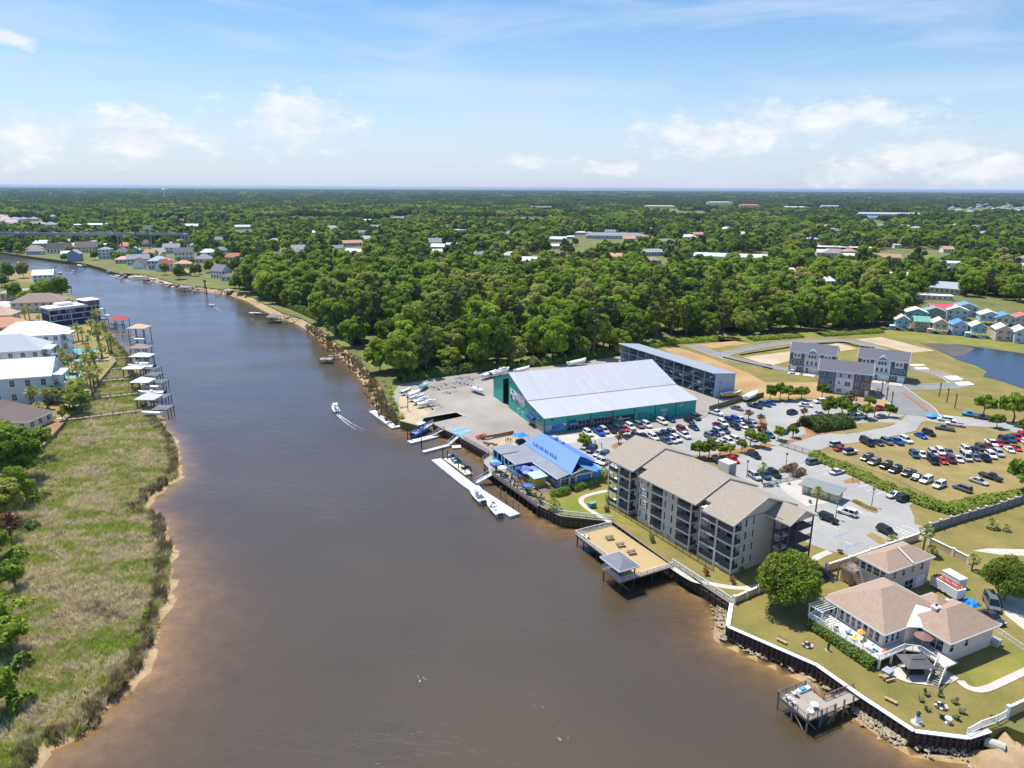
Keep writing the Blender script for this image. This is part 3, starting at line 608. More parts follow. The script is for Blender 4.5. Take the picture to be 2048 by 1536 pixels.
def scatter(name, pts, idx, scl, coll, kind='stuff', label=None, cat=None, tilt=False):
    me = bpy.data.meshes.new(name); me.from_pydata([tuple(p) for p in pts], [], [])
    for nm, ty, dat in (('idx','INT',idx),('scl','FLOAT',scl),('rot','FLOAT',np.random.default_rng(1).uniform(0,6.3,len(pts)))):
        a = me.attributes.new(nm, ty, 'POINT'); a.data.foreach_set('value', np.asarray(dat, np.int32 if ty == 'INT' else np.float32))
    o = link(name, me); ng = bpy.data.node_groups.new(name, 'GeometryNodeTree'); ng.is_modifier = True
    ng.interface.new_socket('Geometry', in_out='INPUT', socket_type='NodeSocketGeometry'); ng.interface.new_socket('Geometry', in_out='OUTPUT', socket_type='NodeSocketGeometry')
    N = ng.nodes.new; L = ng.links.new; gi = N('NodeGroupInput'); go = N('NodeGroupOutput'); ip = N('GeometryNodeInstanceOnPoints'); ci = N('GeometryNodeCollectionInfo')
    ci.inputs['Collection'].default_value = coll; ci.inputs['Separate Children'].default_value = True; ci.inputs['Reset Children'].default_value = True
    L(gi.outputs[0], ip.inputs['Points']); L(ci.outputs[0], ip.inputs['Instance']); ip.inputs['Pick Instance'].default_value = True
    def attr(nm, ty):
        a = N('GeometryNodeInputNamedAttribute'); a.data_type = ty; a.inputs['Name'].default_value = nm; return a.outputs['Attribute']
    L(attr('idx','INT'), ip.inputs['Instance Index']); L(attr('scl','FLOAT'), ip.inputs['Scale'])
    cx = N('ShaderNodeCombineXYZ'); L(attr('rot','FLOAT'), cx.inputs[2]); L(cx.outputs[0], ip.inputs['Rotation']); L(ip.outputs[0], go.inputs[0])
    md = o.modifiers.new('scatter', 'NODES'); md.node_group = ng; tag(o, label, cat, None, kind); return o
rest = NEARP[NIND:]; rest_i = rng.choice([0,1,2,3,4,5,6,7,8], len(rest), p=[.14]*6+[.08,.05,.03]); rest_s = rng.uniform(.58,1.22,len(rest))
MID = forest_points(rng, 620, 1500, 11); FAR = forest_points(rng, 1500, 5200, 46, 22); VFAR = forest_points(rng, 5200, 16000, 150, 30)
# clumped gaps so that the far wood is not an even carpet
gap = lambda P, s, t: np.array([mnoise.noise((x*s, y*s, 1.7)) > t for x, y in P])
MID = MID[gap(MID, .011, -.36)]; FAR = FAR[gap(FAR, .003, -.38)]; VFAR = VFAR
pts = [(x, y, LZ-.1) for x, y in np.concatenate([rest, MID, FAR, VFAR])]
idx = np.concatenate([rest_i, 9+rng.integers(0,4,len(MID)), 13+rng.integers(0,3,len(FAR))+np.where(rng.random(len(FAR)) < np.clip(.75-(FAR[:,1]-1500)/3500, .12, .75), 2, 0), 13+rng.integers(0,4,len(VFAR))])
scl = np.concatenate([rest_s, rng.uniform(.6,1.3,len(MID)), rng.uniform(.85,1.15,len(FAR)), rng.uniform(1.2,1.5,len(VFAR))])
scatter('far_woods', pts, idx, scl, pc, label='wide green forest stretching to the horizon', cat='forest')
# ------------------------------------------------------------------ building kit
m_white = M('white_trim', S(236,236,234), .6, var=.04)
m_glass = M('window_glass', S(46,56,72), .12, var=.25, scale=.8, spec=.8)
m_dark = M('dark_interior', S(34,38,46), .9, var=.2)
m_rail = M('dark_rail', S(58,66,78), .6, var=.1)
m_dwood = M('weathered_wood', S(128,118,108), .95, scale=1.5, var=.2, aniso=(1,6,1))
m_deck = M('deck_boards', S(160,150,138), .95, scale=.6, var=.16, aniso=(1,8,1))
m_grayroof = M('grey_membrane', S(132,134,144), .85, scale=.4, var=.1)
m_metal = M('galvanised_metal', S(176,182,190), .45, metal=.3, var=.08)
m_black = M('black_metal', S(40,42,46), .5, var=.1)
def wallm(c): return M('siding_%d_%d_%d' % c, S(*c), .85, var=.05, scale=.6, wave=('Z', 2.2, .12))
def roofm(c): return M('shingle_%d_%d_%d' % c, S(*c), .95, var=.1, scale=1.8, bump=.3, wave=('Z', 3.5, .1))
WC = {}
def window(parent, loc, rz, wd, ht, frame=m_white, shut=None, mull=True, glass=None, name='window'):
    """pane with a proud frame, facing local -Y"""
    k = (round(wd,2), round(ht,2), frame.name, bool(mull), (glass or m_glass).name, shut.name if shut else 0)
    if k not in WC:
        p = MB().box(-wd/2, wd/2, -.04, .04, 0, ht).mesh('pane', glass or m_glass); f = .1; b = MB()
        b.box(-wd/2-f, wd/2+f, -.09, .02, -f, 0).box(-wd/2-f, wd/2+f, -.09, .02, ht, ht+f).box(-wd/2-f, -wd/2, -.08, .02, 0, ht).box(wd/2, wd/2+f, -.08, .02, 0, ht)
        if mull: b.box(-wd/2, wd/2, -.07, .02, ht*.5-.03, ht*.5+.03)
        if mull and wd > 1.3: b.box(-.035, .035, -.065, .02, 0, ht)
        sh = None
        if shut: sh = [MB().box(s*(wd/2+.32)-.2, s*(wd/2+.32)+.2, -.07, .02, -.05, ht+.05).mesh('shutter', shut) for s in (-1, 1)]
        WC[k] = (p, b.mesh('frame', frame), sh)
    p, f, sh = WC[k]; o = link(name, p, parent, loc, rz); link('frame', f, o)
    if sh: [link('shutter', s, o) for s in sh]
    return o
def gable_roof(parent, x0, x1, y0, y1, z, rise, mat, oh=.5, t=.22, axis='x', name='roof', fascia=m_white):
    """two pitched slabs over a rectangle; ridge along axis"""
    b = MB(); k = rise/((y1-y0)/2 if axis == 'x' else (x1-x0)/2)
    if axis == 'x':
        ym = (y0+y1)/2; a, c = y0-oh, y1+oh; zl = z-k*oh
        b.slab([(x0-oh,a,zl),(x1+oh,a,zl),(x1+oh,ym,z+rise),(x0-oh,ym,z+rise)], t).slab([(x0-oh,ym,z+rise),(x1+oh,ym,z+rise),(x1+oh,c,zl),(x0-oh,c,zl)], t)
    else:
        xm = (x0+x1)/2; a, c = x0-oh, x1+oh; zl = z-k*oh
        b.slab([(a,y0-oh,zl),(xm,y0-oh,z+rise),(xm,y1+oh,z+rise),(a,y1+oh,zl)], t).slab([(xm,y0-oh,z+rise),(c,y0-oh,zl),(c,y1+oh,zl),(xm,y1+oh,z+rise)], t)
    r = b.build(name, mat, parent)
    if fascia:
        f = MB()
        if axis == 'x':
            for yy in (y0-oh, y1+oh): f.beam((x0-oh, yy, zl-t*.5), (x1+oh, yy, zl-t*.5), .07, t+.12)
            for xx in (x0-oh, x1+oh):
                for yy in (y0-oh, y1+oh): f.beam((xx, yy, zl-t*.5), (xx, (y0+y1)/2, z+rise-t*.5), .07, t+.1)
        else:
            for xx in (x0-oh, x1+oh): f.beam((xx, y0-oh, zl-t*.5), (xx, y1+oh, zl-t*.5), .07, t+.12)
            for yy in (y0-oh, y1+oh):
                for xx in (x0-oh, x1+oh): f.beam((xx, yy, zl-t*.5), ((x0+x1)/2, yy, z+rise-t*.5), .07, t+.1)
        f.build('fascia', fascia, r)
    return r
def hip_roof(parent, x0, x1, y0, y1, z, rise, mat, oh=.6, t=.2, name='roof', fascia=m_white):
    a, c, d, e = x0-oh, x1+oh, y0-oh, y1+oh; W, D = c-a, e-d; s = min(W, D)/2; b = MB()
    if W >= D: R0, R1 = (a+s, (d+e)/2, z+rise), (c-s, (d+e)/2, z+rise)
    else: R0, R1 = ((a+c)/2, d+s, z+rise), ((a+c)/2, e-s, z+rise)
    A, B_, C_, D_ = (a,d,z), (c,d,z), (c,e,z), (a,e,z)
    if W >= D: fs = [[A,B_,R1,R0],[B_,C_,R1],[C_,D_,R0,R1],[D_,A,R0]]
    else: fs = [[A,B_,R0],[B_,C_,R1,R0],[C_,D_,R1],[D_,A,R0,R1]]
    if abs(W-D) < .05: fs = [[A,B_,R0],[B_,C_,R0],[C_,D_,R0],[D_,A,R0]]
    for f in fs: b.poly(f)
    b.box(a, c, d, e, z-t, z-.002); r = b.build(name, mat, parent)
    if fascia:
        f = MB(); h = z-t*.5
        f.beam((a,d-.04,h),(c,d-.04,h),.06,t+.06).beam((a,e+.04,h),(c,e+.04,h),.06,t+.06).beam((a-.04,d,h),(a-.04,e,h),.06,t+.06).beam((c+.04,d,h),(c+.04,e,h),.06,t+.06); f.build('fascia', fascia, r)
    return r
def gable_wall(b, x0, x1, y0, y1, z0, z1, rise, axis='x'):
    if axis == 'x': P = [(y0,z0),(y1,z0),(y1,z1),((y0+y1)/2,z1+rise),(y0,z1)]; ring = lambda x: [(x,p[0],p[1]) for p in P]; b.loft([ring(x0), ring(x1)])
    else: P = [(x0,z0),(x1,z0),(x1,z1),((x0+x1)/2,z1+rise),(x0,z1)]; ring = lambda y: [(p[0],y,p[1]) for p in P]; b.loft([ring(y0), ring(y1)])
    return b
def railing(parent, pts, h=1.0, mat=m_white, post=.1, sp=1.8, gap=.14, name='railing', bal=True, closed=False):
    """posts, top and bottom rails and balusters along a polyline of 3-D points"""
    b = MB(); n = len(pts)
    for i in range(n-1):
        p, q = Vector(pts[i]), Vector(pts[i+1]); L_ = (q-p).length; k = max(1, round(L_/sp))
        b.beam(p+Vector((0,0,h)), q+Vector((0,0,h)), .09, .07); b.beam(p+Vector((0,0,.14)), q+Vector((0,0,.14)), .06, .06)
        for j in range(k+1):
            if j == 0 and i > 0: continue
            r = p+(q-p)*j/k; b.box(r.x-post/2, r.x+post/2, r.y-post/2, r.y+post/2, r.z, r.z+h+.08)
        if bal:
            m = int(L_/gap)
            for j in range(1, m):
                r = p+(q-p)*j/m; b.box(r.x-.02, r.x+.02, r.y-.02, r.y+.02, r.z+.14, r.z+h)
    return b.build(name, mat, parent)
def stair(parent, a, b_, wd, n, mat, name='stair'):
    a, b_ = Vector(a), Vector(b_); d = (b_-a); h = Vector((d.x,d.y,0)).normalized(); s = Vector((-h.y,h.x,0)); m = MB()
    for i in range(n):
        p = a+d*(i+.5)/n; q = h*(Vector((d.x,d.y,0)).length/n*.5)
        m.slab([p-q-s*wd/2, p+q-s*wd/2, p+q+s*wd/2, p-q+s*wd/2], .06)
    for sgn in (-1, 1): m.beam(a+s*sgn*wd/2, b_+s*sgn*wd/2, .08, .28)
    return m.build(name, mat, parent)
def fw(o_px, a_px, z=LZ):
    """origin and turn of a local frame whose X runs from one ground pixel to another"""
    p, q = G(*o_px, z), G(*a_px, z); return Vector((p.x, p.y, LZ)), math.atan2(q.y-p.y, q.x-p.x)
# ------------------------------------------------------------------ apartment block
def apartments():
    o, rz = fw((1214.4,1007.6), (1458,1150)); t = thing('apartment_building', 'four-storey tan apartment block with screened balconies and long shingle roof', 'building', o, rz)
    wm = wallm((206,196,182)); fm = M('fascia_tan', S(214,204,190), .8, var=.04); bl = M('window_blind', S(176,182,188), .3, var=.15, scale=1.2); shm = M('dark_shutter', S(52,58,66), .7, var=.1); rm = roofm((158,147,133))
    X, D, FH, B0 = 39.7, 17.5, 2.78, .95; ztop = B0+4*FH
    blocks = [(0,7.8,12.9),(11.4,27.9,12.45),(30.7,39.7,12.0)]
    core = MB().box(0, X, 2.3, D, 0, B0+4*FH-.05); gable_wall(core, 39.2, X, 0, D, B0+4*FH-.05, B0+4*FH-.45, 3.25)
    core.build('wall', wm, t)
    # solid window bays on the middle block
    for a, b_ in ((11.4,15.4),(19.4,23.6)):
        MB().box(a, b_, 0, 2.3, 0, ztop).build('bay_wall', wm, t)
        for k in range(4): window(t, ((a+b_)/2-.2, 0, B0+k*FH+.75), 0, 1.5, 1.45, shut=shm, glass=bl)
    bays = [(0.05,3.8),(4.0,7.8),(15.4,19.4),(23.6,27.9),(30.7,35.1),(35.3,39.68)]
    MB().box(0, 7.8, .25, 2.3, 0, B0-.02).build('foundation_wall', wm, t); MB().box(15.4, 19.4, .25, 2.3, 0, B0-.02).build('foundation_wall', wm, t)
    MB().box(23.6, 27.9, .25, 2.3, 0, B0-.02).build('foundation_wall', wm, t); MB().box(30.7, 39.7, .25, 2.3, 0, B0-.02).build('foundation_wall', wm, t)
    for (a, b_) in bays:
        for k in range(5):
            z = B0+k*FH
            if k < 4:
                MB().box(a, b_, .0, 2.3, z-.28, z+.12).build('balcony_slab', fm, t)
                r = MB().box(a+.1, b_-.1, .05, .1, z+.14, z+.98).build('railing_screen', m_rail, t)
                MB().box(a+.1, b_-.1, .02, .12, z+.98, z+1.06).box((a+b_)/2-.04, (a+b_)/2+.04, .03, .11, z+.12, z+FH-.28).build('rail_bar', fm if 0 else m_rail, r)
                window(t, ((a+b_)/2, 2.28, z+.14), 0, min(2.6, b_-a-1), 2.05, name='balcony_door')
            else: MB().box(a, b_, .02, 2.3, z-.7, z-.42).build('eave_beam', fm, t)
        for xx in (a, b_):
            MB().box(xx-.14, xx+.14, 0-.03, .24, 0, ztop-.45).build('column', fm, t)
    for xe in (7.8, 27.9, 39.7):            # side screens of the corner balconies
        for k in range(4):
            z = B0+k*FH; MB().box(xe-.1, xe-.05, .2, 2.25, z+.14, z+.98).build('railing_screen', m_rail, t)
            MB().box(xe-.06, xe+.05, .0, 2.3, z-.28, z+.1).build('slab_edge', fm, t)
        MB().box(xe-.1, xe-.04, .18, 2.25, ztop-.72, ztop-.42).build('eave_beam', fm, t)
    for a, b_ in ((7.8,11.4),(27.9,30.7)):
        for k in range(4): window(t, ((a+b_)/2, 2.28, B0+k*FH+.8), 0, .9, 1.3, shut=shm)
    for k in range(4):
        window(t, (X, 4.6, B0+k*FH+.75), math.pi/2, 1.45, 1.45, shut=shm, glass=bl)
    # roofs: each block a step lower towards the river bend
    for (xa, xb, ze), (ra, rb, notch) in zip(blocks, ((-.6,10.0,None),(10.0,30.0,12.0),(30.0,40.4,32.0))):
        rise = 3.5; ym = D/2; ov = 1.0; k = rise/(ym); zl = ze-k*ov; b = MB(); na = notch or ra
        P = [(na,-ov,zl),(rb,-ov,zl),(rb,ym,ze+rise),(ra,ym,ze+rise)]
        if notch: zn = ze+k*1.6; P = [(na,-ov,zl),(rb if rb < 30.1 and rb > 29 else rb,-ov,zl),(rb,ym,ze+rise),(ra,ym,ze+rise),(ra,1.6,zn),(na,1.6,zn)]
        b.slab(P, .25); b.slab([(ra,ym,ze+rise),(rb,ym,ze+rise),(rb,D+ov,zl),(ra,D+ov,zl)], .25); r = b.build('roof', rm, t)
        f = MB().beam((na,-ov-.03,zl-.14), (rb,-ov-.03,zl-.14), .06, .34).beam((rb+.03,-ov,zl-.14), (rb+.03,ym,ze+rise-.14), .06, .34).beam((rb+.03,D+ov,zl-.14), (rb+.03,ym,ze+rise-.14), .06, .34).beam((ra-.03,-ov if not notch else 1.6,(zl if not notch else zn)-.14), (ra-.03,ym,ze+rise-.14), .06, .34)
        f.build('fascia', m_white if 0 else fm, r)
        if rb < 40:                          # gable face of the step, its shade put into the dark colour
            g = MB(); ring = lambda x: [(x,-.6,ze-.9),(x,D+.6,ze-.9),(x,D+.6,ze-.28),(x,ym,ze+rise-.28),(x,-.6,ze-.28)]; g.loft([ring(rb-.35), ring(rb-.1)]); g.build('gable_wall', M('step_gable_shade', S(92,96,106), .8), t)
    # open stair tower on the end wall
    tw = MB(); y0, y1, x1 = 9.5, 17.2, 45.4
    for k in range(4):
        z = B0+k*FH; s = MB().box(X+.02, x1, y0+2.6, y1, z-.2, z).build('landing', M('landing_floor', S(84,90,98), .8), t)
        MB().box(X+2.2, X+4.0, y0, y0+2.6, z+FH*.5-.2, z+FH*.5).build('half_landing', fm, t)
        railing(t, [(x1-.1,y0+2.7,z),(x1-.1,y1-.1,z)], 1.05, m_rail); railing(t, [(X+.2,y0+2.6,z),(X+2.2,y0+2.6,z)], 1.05, m_rail)
        railing(t, [(X+2.25,y0+.05,z+FH*.5),(X+3.95,y0+.05,z+FH*.5)], 1.05, m_rail)
        if k < 3 or 1: stair(t, (X+2.6,y0+2.6,z), (X+2.6,y0+.9,z+FH*.5), 1.0, 7, m_rail)
    for xx, yy in ((x1-.15,y0+.1),(x1-.15,y1-.15),(X+4.0,y0+.1),(X+2.1,y0+.1),(x1-.15,y0+2.7)): MB().box(xx-.12, xx+.12, yy-.12, yy+.12, 0, B0+4*FH-.4).build('post', m_rail, t)
    gable_roof(t, X-2.5, x1, y0, y1+.2, B0+4*FH-.4, 1.9, rm, oh=.5, fascia=fm)
    gable_wall(MB(), x1-.3, x1-.1, y0, y1+.2, B0+4*FH-.8, B0+4*FH-.5, 1.75).build('gable_wall', wm, t)
    MB().box(20.6, 23.8, D-2.2, D+.4, 11, 15.6).build('elevator_shaft', M('shaft_stucco', S(206,200,192), .9), t); MB().box(23.8, 23.84, D-1.9, D+.2, 12.5, 15.2).build('louvre', M('grey_louvre', S(150,152,162), .6, wave=('Z', 4, .3)), t)
    stair(t, (x1,y1-1,B0), (x1+7,y1-1,0), 1.4, 10, m_rail, 'ramp'); railing(t, [(x1,y1-.3,B0),(x1+7,y1-.3,0)], 1, m_rail); railing(t, [(x1,y1-1.7,B0),(x1+7,y1-1.7,0)], 1, m_rail)
    return o, rz
APT = apartments()
# ------------------------------------------------------------------ teal marina shed
def warehouse():
    o = Vector((10.4,216.3,LZ)); rz = rad(22.2); t = thing('marina_shed', 'long teal marina shed with pale metal roof and shopfront', 'building', o, rz)
    tm = M('teal_siding', S(62,176,164), .7, var=.05, scale=.3, wave=('X', 2.6, .1)); tr = M('teal_trim', S(24,88,100), .6, var=.05); rm = M('pale_metal_roof', S(180,182,187), .5, var=.06, scale=.5, aniso=(1.6,.12,.12), wave=('X', 1.0, .1))
    L_ = 58.0; y1, ym, y2 = 13.2, 29.6, 46.0; e0, e1, ap, e2 = 5.5, 7.3, 12.8, 7.1
    # gable ends and long walls as thin shells, with the big door left open
    def end(x, door):
        b = MB(); P = [(0,0),(0,e0),(y1,e1),(ym,ap),(y2,e2),(y2,0)]
        if door:
            b.slab([(x,0,0),(x,0,e0),(x,y1,e1),(x,ym-1.0,ap-.34),(x,31.0,ap-.5),(x,31.0,0)], 0); 
            b = MB()
            def plate(pts): b.loft([[(x+dx,p[0],p[1]) for p in pts] for dx in (0,.3)])
            dh = lambda y: (ap-(y-ym)*.348)
            plate([(0,0),(0,e0),(y1,e1),(ym,ap),(30.5,dh(30.5)),(30.5,0)]); plate([(36.3,0),(36.3,dh(36.3)),(y2,e2),(y2,0)]); plate([(30.5,dh(30.5)-1.6),(30.5,dh(30.5)),(36.3,dh(36.3)),(36.3,dh(36.3)-1.2)])
        else: b.loft([[(x+dx,p[0],p[1]) for p in P] for dx in (-.3,0)])
        return b.build('gable_wall', tm, t)
    end(0, True); end(L_, False)
    # front wall in bays with recessed shop windows below
    nb = 7; bw = L_/nb; shop = [0,1,1,1,0,0,0]
    for i in range(nb):
        xa, xb = i*bw+.02, (i+1)*bw-.02
        if shop[i]:
            MB().box(xa, xb, .02, .3, 3.0, e0).build('wall_panel', tm, t)
            if i == 3: MB().box(xa, xb, .02, .3, 0, .9).build('wall_panel', tm, t)
            k = 6
            for j in range(k):
                ww = (bw-.3)/k; window(t, (xa+.12+ww*(j+.5), .5, .05 if i < 3 else .95), 0, ww-.16, 2.85 if i < 3 else 2.0, frame=m_metal)
        else: MB().box(xa, xb, .02, .3, 0, e0).build('wall_panel', tm, t)
        MB().box(xa-.14, xa+.1, -.08, .02, 0, e0-.05).build('downpipe', tr, t)
    MB().box(0.3, L_-.3, y2-.3, y2-.02, 0, e2).build('back_wall', tm, t); MB().box(8, L_-1, .9, 1.1, 0, 3.0).build('shop_back', m_dark, t)
    # roof: main gable and lower front slope, with gutters
    oh = .5
    MB().slab([(-oh,-oh,e0-.02),(L_+oh,-oh,e0-.02),(L_+oh,y1,e1+.12),(-oh,y1,e1+.12)], .18).build('front_roof', rm, t)
    MB().slab([(-oh,y1-.2,e1+.28),(L_+oh,y1-.2,e1+.28),(L_+oh,ym,ap+.3),(-oh,ym,ap+.3)], .18).slab([(-oh,ym,ap+.3),(L_+oh,ym,ap+.3),(L_+oh,y2+oh,e2-.0),(-oh,y2+oh,e2-.0)], .18).build('roof', rm, t)
    seam = M('roof_seam', S(186,186,190), .7)
    for xx in (17,25.5,34,44): MB().beam((xx,y1+.1,e1+.42), (xx,ym-.1,ap+.31), .3, .05).build('roof_seam', seam, t)
    for xx in (20,38): MB().beam((xx,-.2,e0+.03), (xx,y1-.3,e1+.1), .25, .05).build('roof_seam', seam, t)
    MB().beam((-oh,-oh-.05,e0-.1), (L_+oh,-oh-.05,e0-.1), .12, .2).build('gutter', m_white, t)
    tr2 = MB(); 
    for a, b_ in (((0,-oh,e0-.15),(0,y1,e1)),((0,y1,e1+.1),(0,ym,ap+.1)),((0,ym,ap+.1),(0,y2+oh,e2-.15))): tr2.beam((-.58,a[1],a[2]), (-.58,b_[1],b_[2]), .08, .34)
    tr2.build('rake_trim', tr, t)
    # signs, mural, awnings, doors
    def panel(name, c, x, y, z, w, h, face='f', mat=None, parent=None):
        mm = mat or M('sign_%d_%d_%d' % c, S(*c), .6, var=.12, scale=1.2)
        b = MB().box(x, x+w, y-.06, y, z, z+h) if face == 'f' else MB().box(x-.06, x, y, y+w, z, z+h)
        return b.build(name, mm, parent or t)
    s = panel('banner', (226,226,230), -.02, 16.2, 4.4, 12.5, 3.3, 's')
    for (yy, zz, w_, h_, c) in ((26.8,4.1,1.7,1.6,(60,66,96)),(26,6.7,1.2,.8,(40,60,64)),(17.0,4.9,8,.5,(150,144,150)),(18.5,6.0,7.5,.45,(196,180,190)),(17.0,6.8,6,.35,(170,176,184)),(21.6,3.9,2.2,1.1,(98,104,88)),(16.6,3.9,2.4,.9,(206,150,150)),(23.5,5.6,1.6,.5,(196,90,110))):
        panel('sign_patch', c, -.09, yy, zz, w_, h_, 's', parent=s)
    panel('sign', (40,70,170), -.02, 3.4, 3.3, 1.9, 1.2, 's'); panel('sign', (210,226,240), -.1, 3.8, 3.7, 1.1, .45, 's')
    for yy, w_ in ((10.4,1.5),(8.0,1.1)): window(t, (-.01, yy, 3.3), -math.pi/2, w_, 1.4, frame=M('beige_frame', S(216,206,180)))
    for yy in (17.6,21.5): window(t, (-.01, yy, 0.05), -math.pi/2, 1.0, 2.1, name='door', glass=M('teal_door', S(58,150,146), .6))
    for j in range(4): window(t, (-.01, .6+1.25*j+.6, .5), -math.pi/2, 1.1, 2.2, frame=M('beige_frame', S(216,206,180)))
    aw = MB(); ring = lambda y: [(-.02,y,2.5),(-.02,y,3.5),(-.5,y,3.42),(-.95,y,3.1),(-1.25,y,2.6),(-1.28,y,2.35)]; aw.loft([ring(7.0), ring(12.4)]); aw.build('awning', M('navy_canvas', S(26,52,130), .8, var=.1), t)
    MB().box(-.06, -.02, 7.2, 12.2, 0, 2.35).build('shop_entrance', m_glass, t)
    mu = panel('mural', (60,150,196), .1, .0, .45, bw-.5, 2.75)
    for (xx, zz, w_, h_, c) in ((.3,.7,2.4,2.3,(150,176,180)),(2.6,1.2,1.0,1.4,(40,80,190)),(3.4,1.6,3.6,1.3,(70,110,220)),(3.8,1.0,1.0,.9,(214,60,50)),(4.7,1.1,.8,.7,(50,110,220)),(5.4,1.2,1.5,.8,(240,130,40)),(2.2,2.4,1.6,.5,(110,180,120)),(6.2,2.1,1.4,.7,(220,230,240)),(2.8,.6,4.5,.4,(60,190,210))):
        b = MB(); n = 10; cx, cz = xx+w_/2, zz+h_/2; b.add([(cx+w_/2*math.cos(6.283*i/n), -.075-.004*((xx*7) % 3), cz+h_/2*math.sin(6.283*i/n)) for i in range(n)], [tuple(range(n))]); b.build('mural_shape', M('mural_%d_%d_%d' % c, S(*c), .7, var=.2, scale=2), mu)
    panel('sign', (70,74,88), 2.2, .0, 4.1, 1.0, .6)
    MB().box(bw+.3, bw+3.0, -1.2, .0, 2.45, 2.62).build('canopy', M('aqua_canopy', S(90,190,214), .6), t); panel('sign', (20,96,140), bw+.4, 0, 2.65, 2.5, 1.0)
    panel('sign', (36,42,70), 3*bw+1.8, .44, 1.2, 5.6, 1.5)
    b = MB(); b.add([(3*bw+3.2+.6*math.cos(6.283*i/14), .36, 2.05+.55*math.sin(6.283*i/14)) for i in range(14)], [tuple(range(14))]); b.build('sun_emblem', M('emblem_yellow', S(244,190,60), .6), t)
    panel('sign', (226,220,214), 3*bw+2.0, .36, 1.5, 5.0, .3); panel('sign', (214,120,90), 3*bw+2.0, .35, 1.3, 3.0, .22)
    window(t, (2*bw+.9, .4, .1), 0, 1.0, 2.2, name='door', frame=m_white)
    window(t, (4*bw+3.4, .0, .05), 0, 3.2, 2.9, name='door', glass=M('teal_door', S(58,150,146), .6), frame=tr); window(t, (4*bw+6.6, 0, .05), 0, 1.0, 2.1, name='door', glass=M('teal_door', S(58,150,146), .6), frame=tr)
    panel('sign', (200,214,206), 5*bw+2.2, 0, 2.7, 2.6, .6); window(t, (5*bw+3.6, 0, .05), 0, .9, 2.2, name='door', glass=M('grey_door', S(176,180,184), .6))
    e = MB().add([(6*bw+1.5,-.07,3.5),(6*bw+2.3,-.07,3.75),(6*bw+3.1,-.07,4.4),(6*bw+2.2,-.07,4.1),(6*bw+1.9,-.07,4.0)], [(0,1,2,3,4)]); e.build('fish_emblem', m_white, t)
    # racks with boats inside, seen through the door
    for k in range(3): MB().box(2+k*6, 2.3+k*6, 40, 44, 0, 6).box(2+k*6, 8+k*6, 40, 44, 2.6, 2.75).build('storage_rack', m_black, t)
    return o, rz
WH = warehouse()
# ------------------------------------------------------------------ boat rack
def dry_stack():
    o = G(1428.1, 796.3); rz = rad(28.2); t = thing('boat_rack', 'long open-fronted boat rack with grey metal roof', 'building', o, rz)
    g = M('rack_steel', S(150,162,180), .6, var=.06); cl = M('grey_cladding', S(176,188,204), .7, var=.03, wave=('X', 3, .06)); rm = M('grey_metal_roof', S(150,160,170), .55, var=.05, scale=.2, wave=('Y', 1.4, .08))
    L_, W_, h0, h1 = 59.0, 10.0, 9.5, 8.3; nb = 10; lev = [3.1, 6.2]
    b = MB(); b.loft([[(0,y,0),(0,y,h0),(W_,y,h1),(W_,y,0)] for y in (0,.2)]); b.build('end_wall', cl, t)
    b = MB(); b.loft([[(.3,y,0),(.3,y,h0),(W_,y,h1),(W_,y,0)] for y in (L_-.2,L_)]); b.build('end_wall', cl, t)
    MB().box(W_-.2, W_, .2, L_-.2, 0, h1).build('back_wall', cl, t)
    MB().slab([(-.9,-.4,h0+.3),(W_+.3,-.4,h1+.2),(W_+.3,L_+.5,h1+.2),(-.9,L_+.5,h0+.3)], .22).build('roof', rm, t)
    MB().beam((-.95,-.4,h0+.2), (-.95,L_+.5,h0+.2), .1, .4).build('fascia', m_white, t)
    for i in range(nb+1):
        y = .25+i*(L_-.5)/nb
        for x in (.2, 5.0): MB().box(x-.17, x+.17, y-.17, y+.17, 0, h0 if x < 1 else h0-.6).build('column', g, t)
        for z in lev: MB().beam((.2,y,z), (W_-.3,y,z), .2, .25).build('rack_arm', g, t)
    for z in lev:
        for x in (.2, 5.0): MB().beam((x,.3,z-.05), (x,L_-.3,z-.05), .16, .28).build('rack_beam', g, t)
    return t, o, rz, L_, nb
RACK = dry_stack()
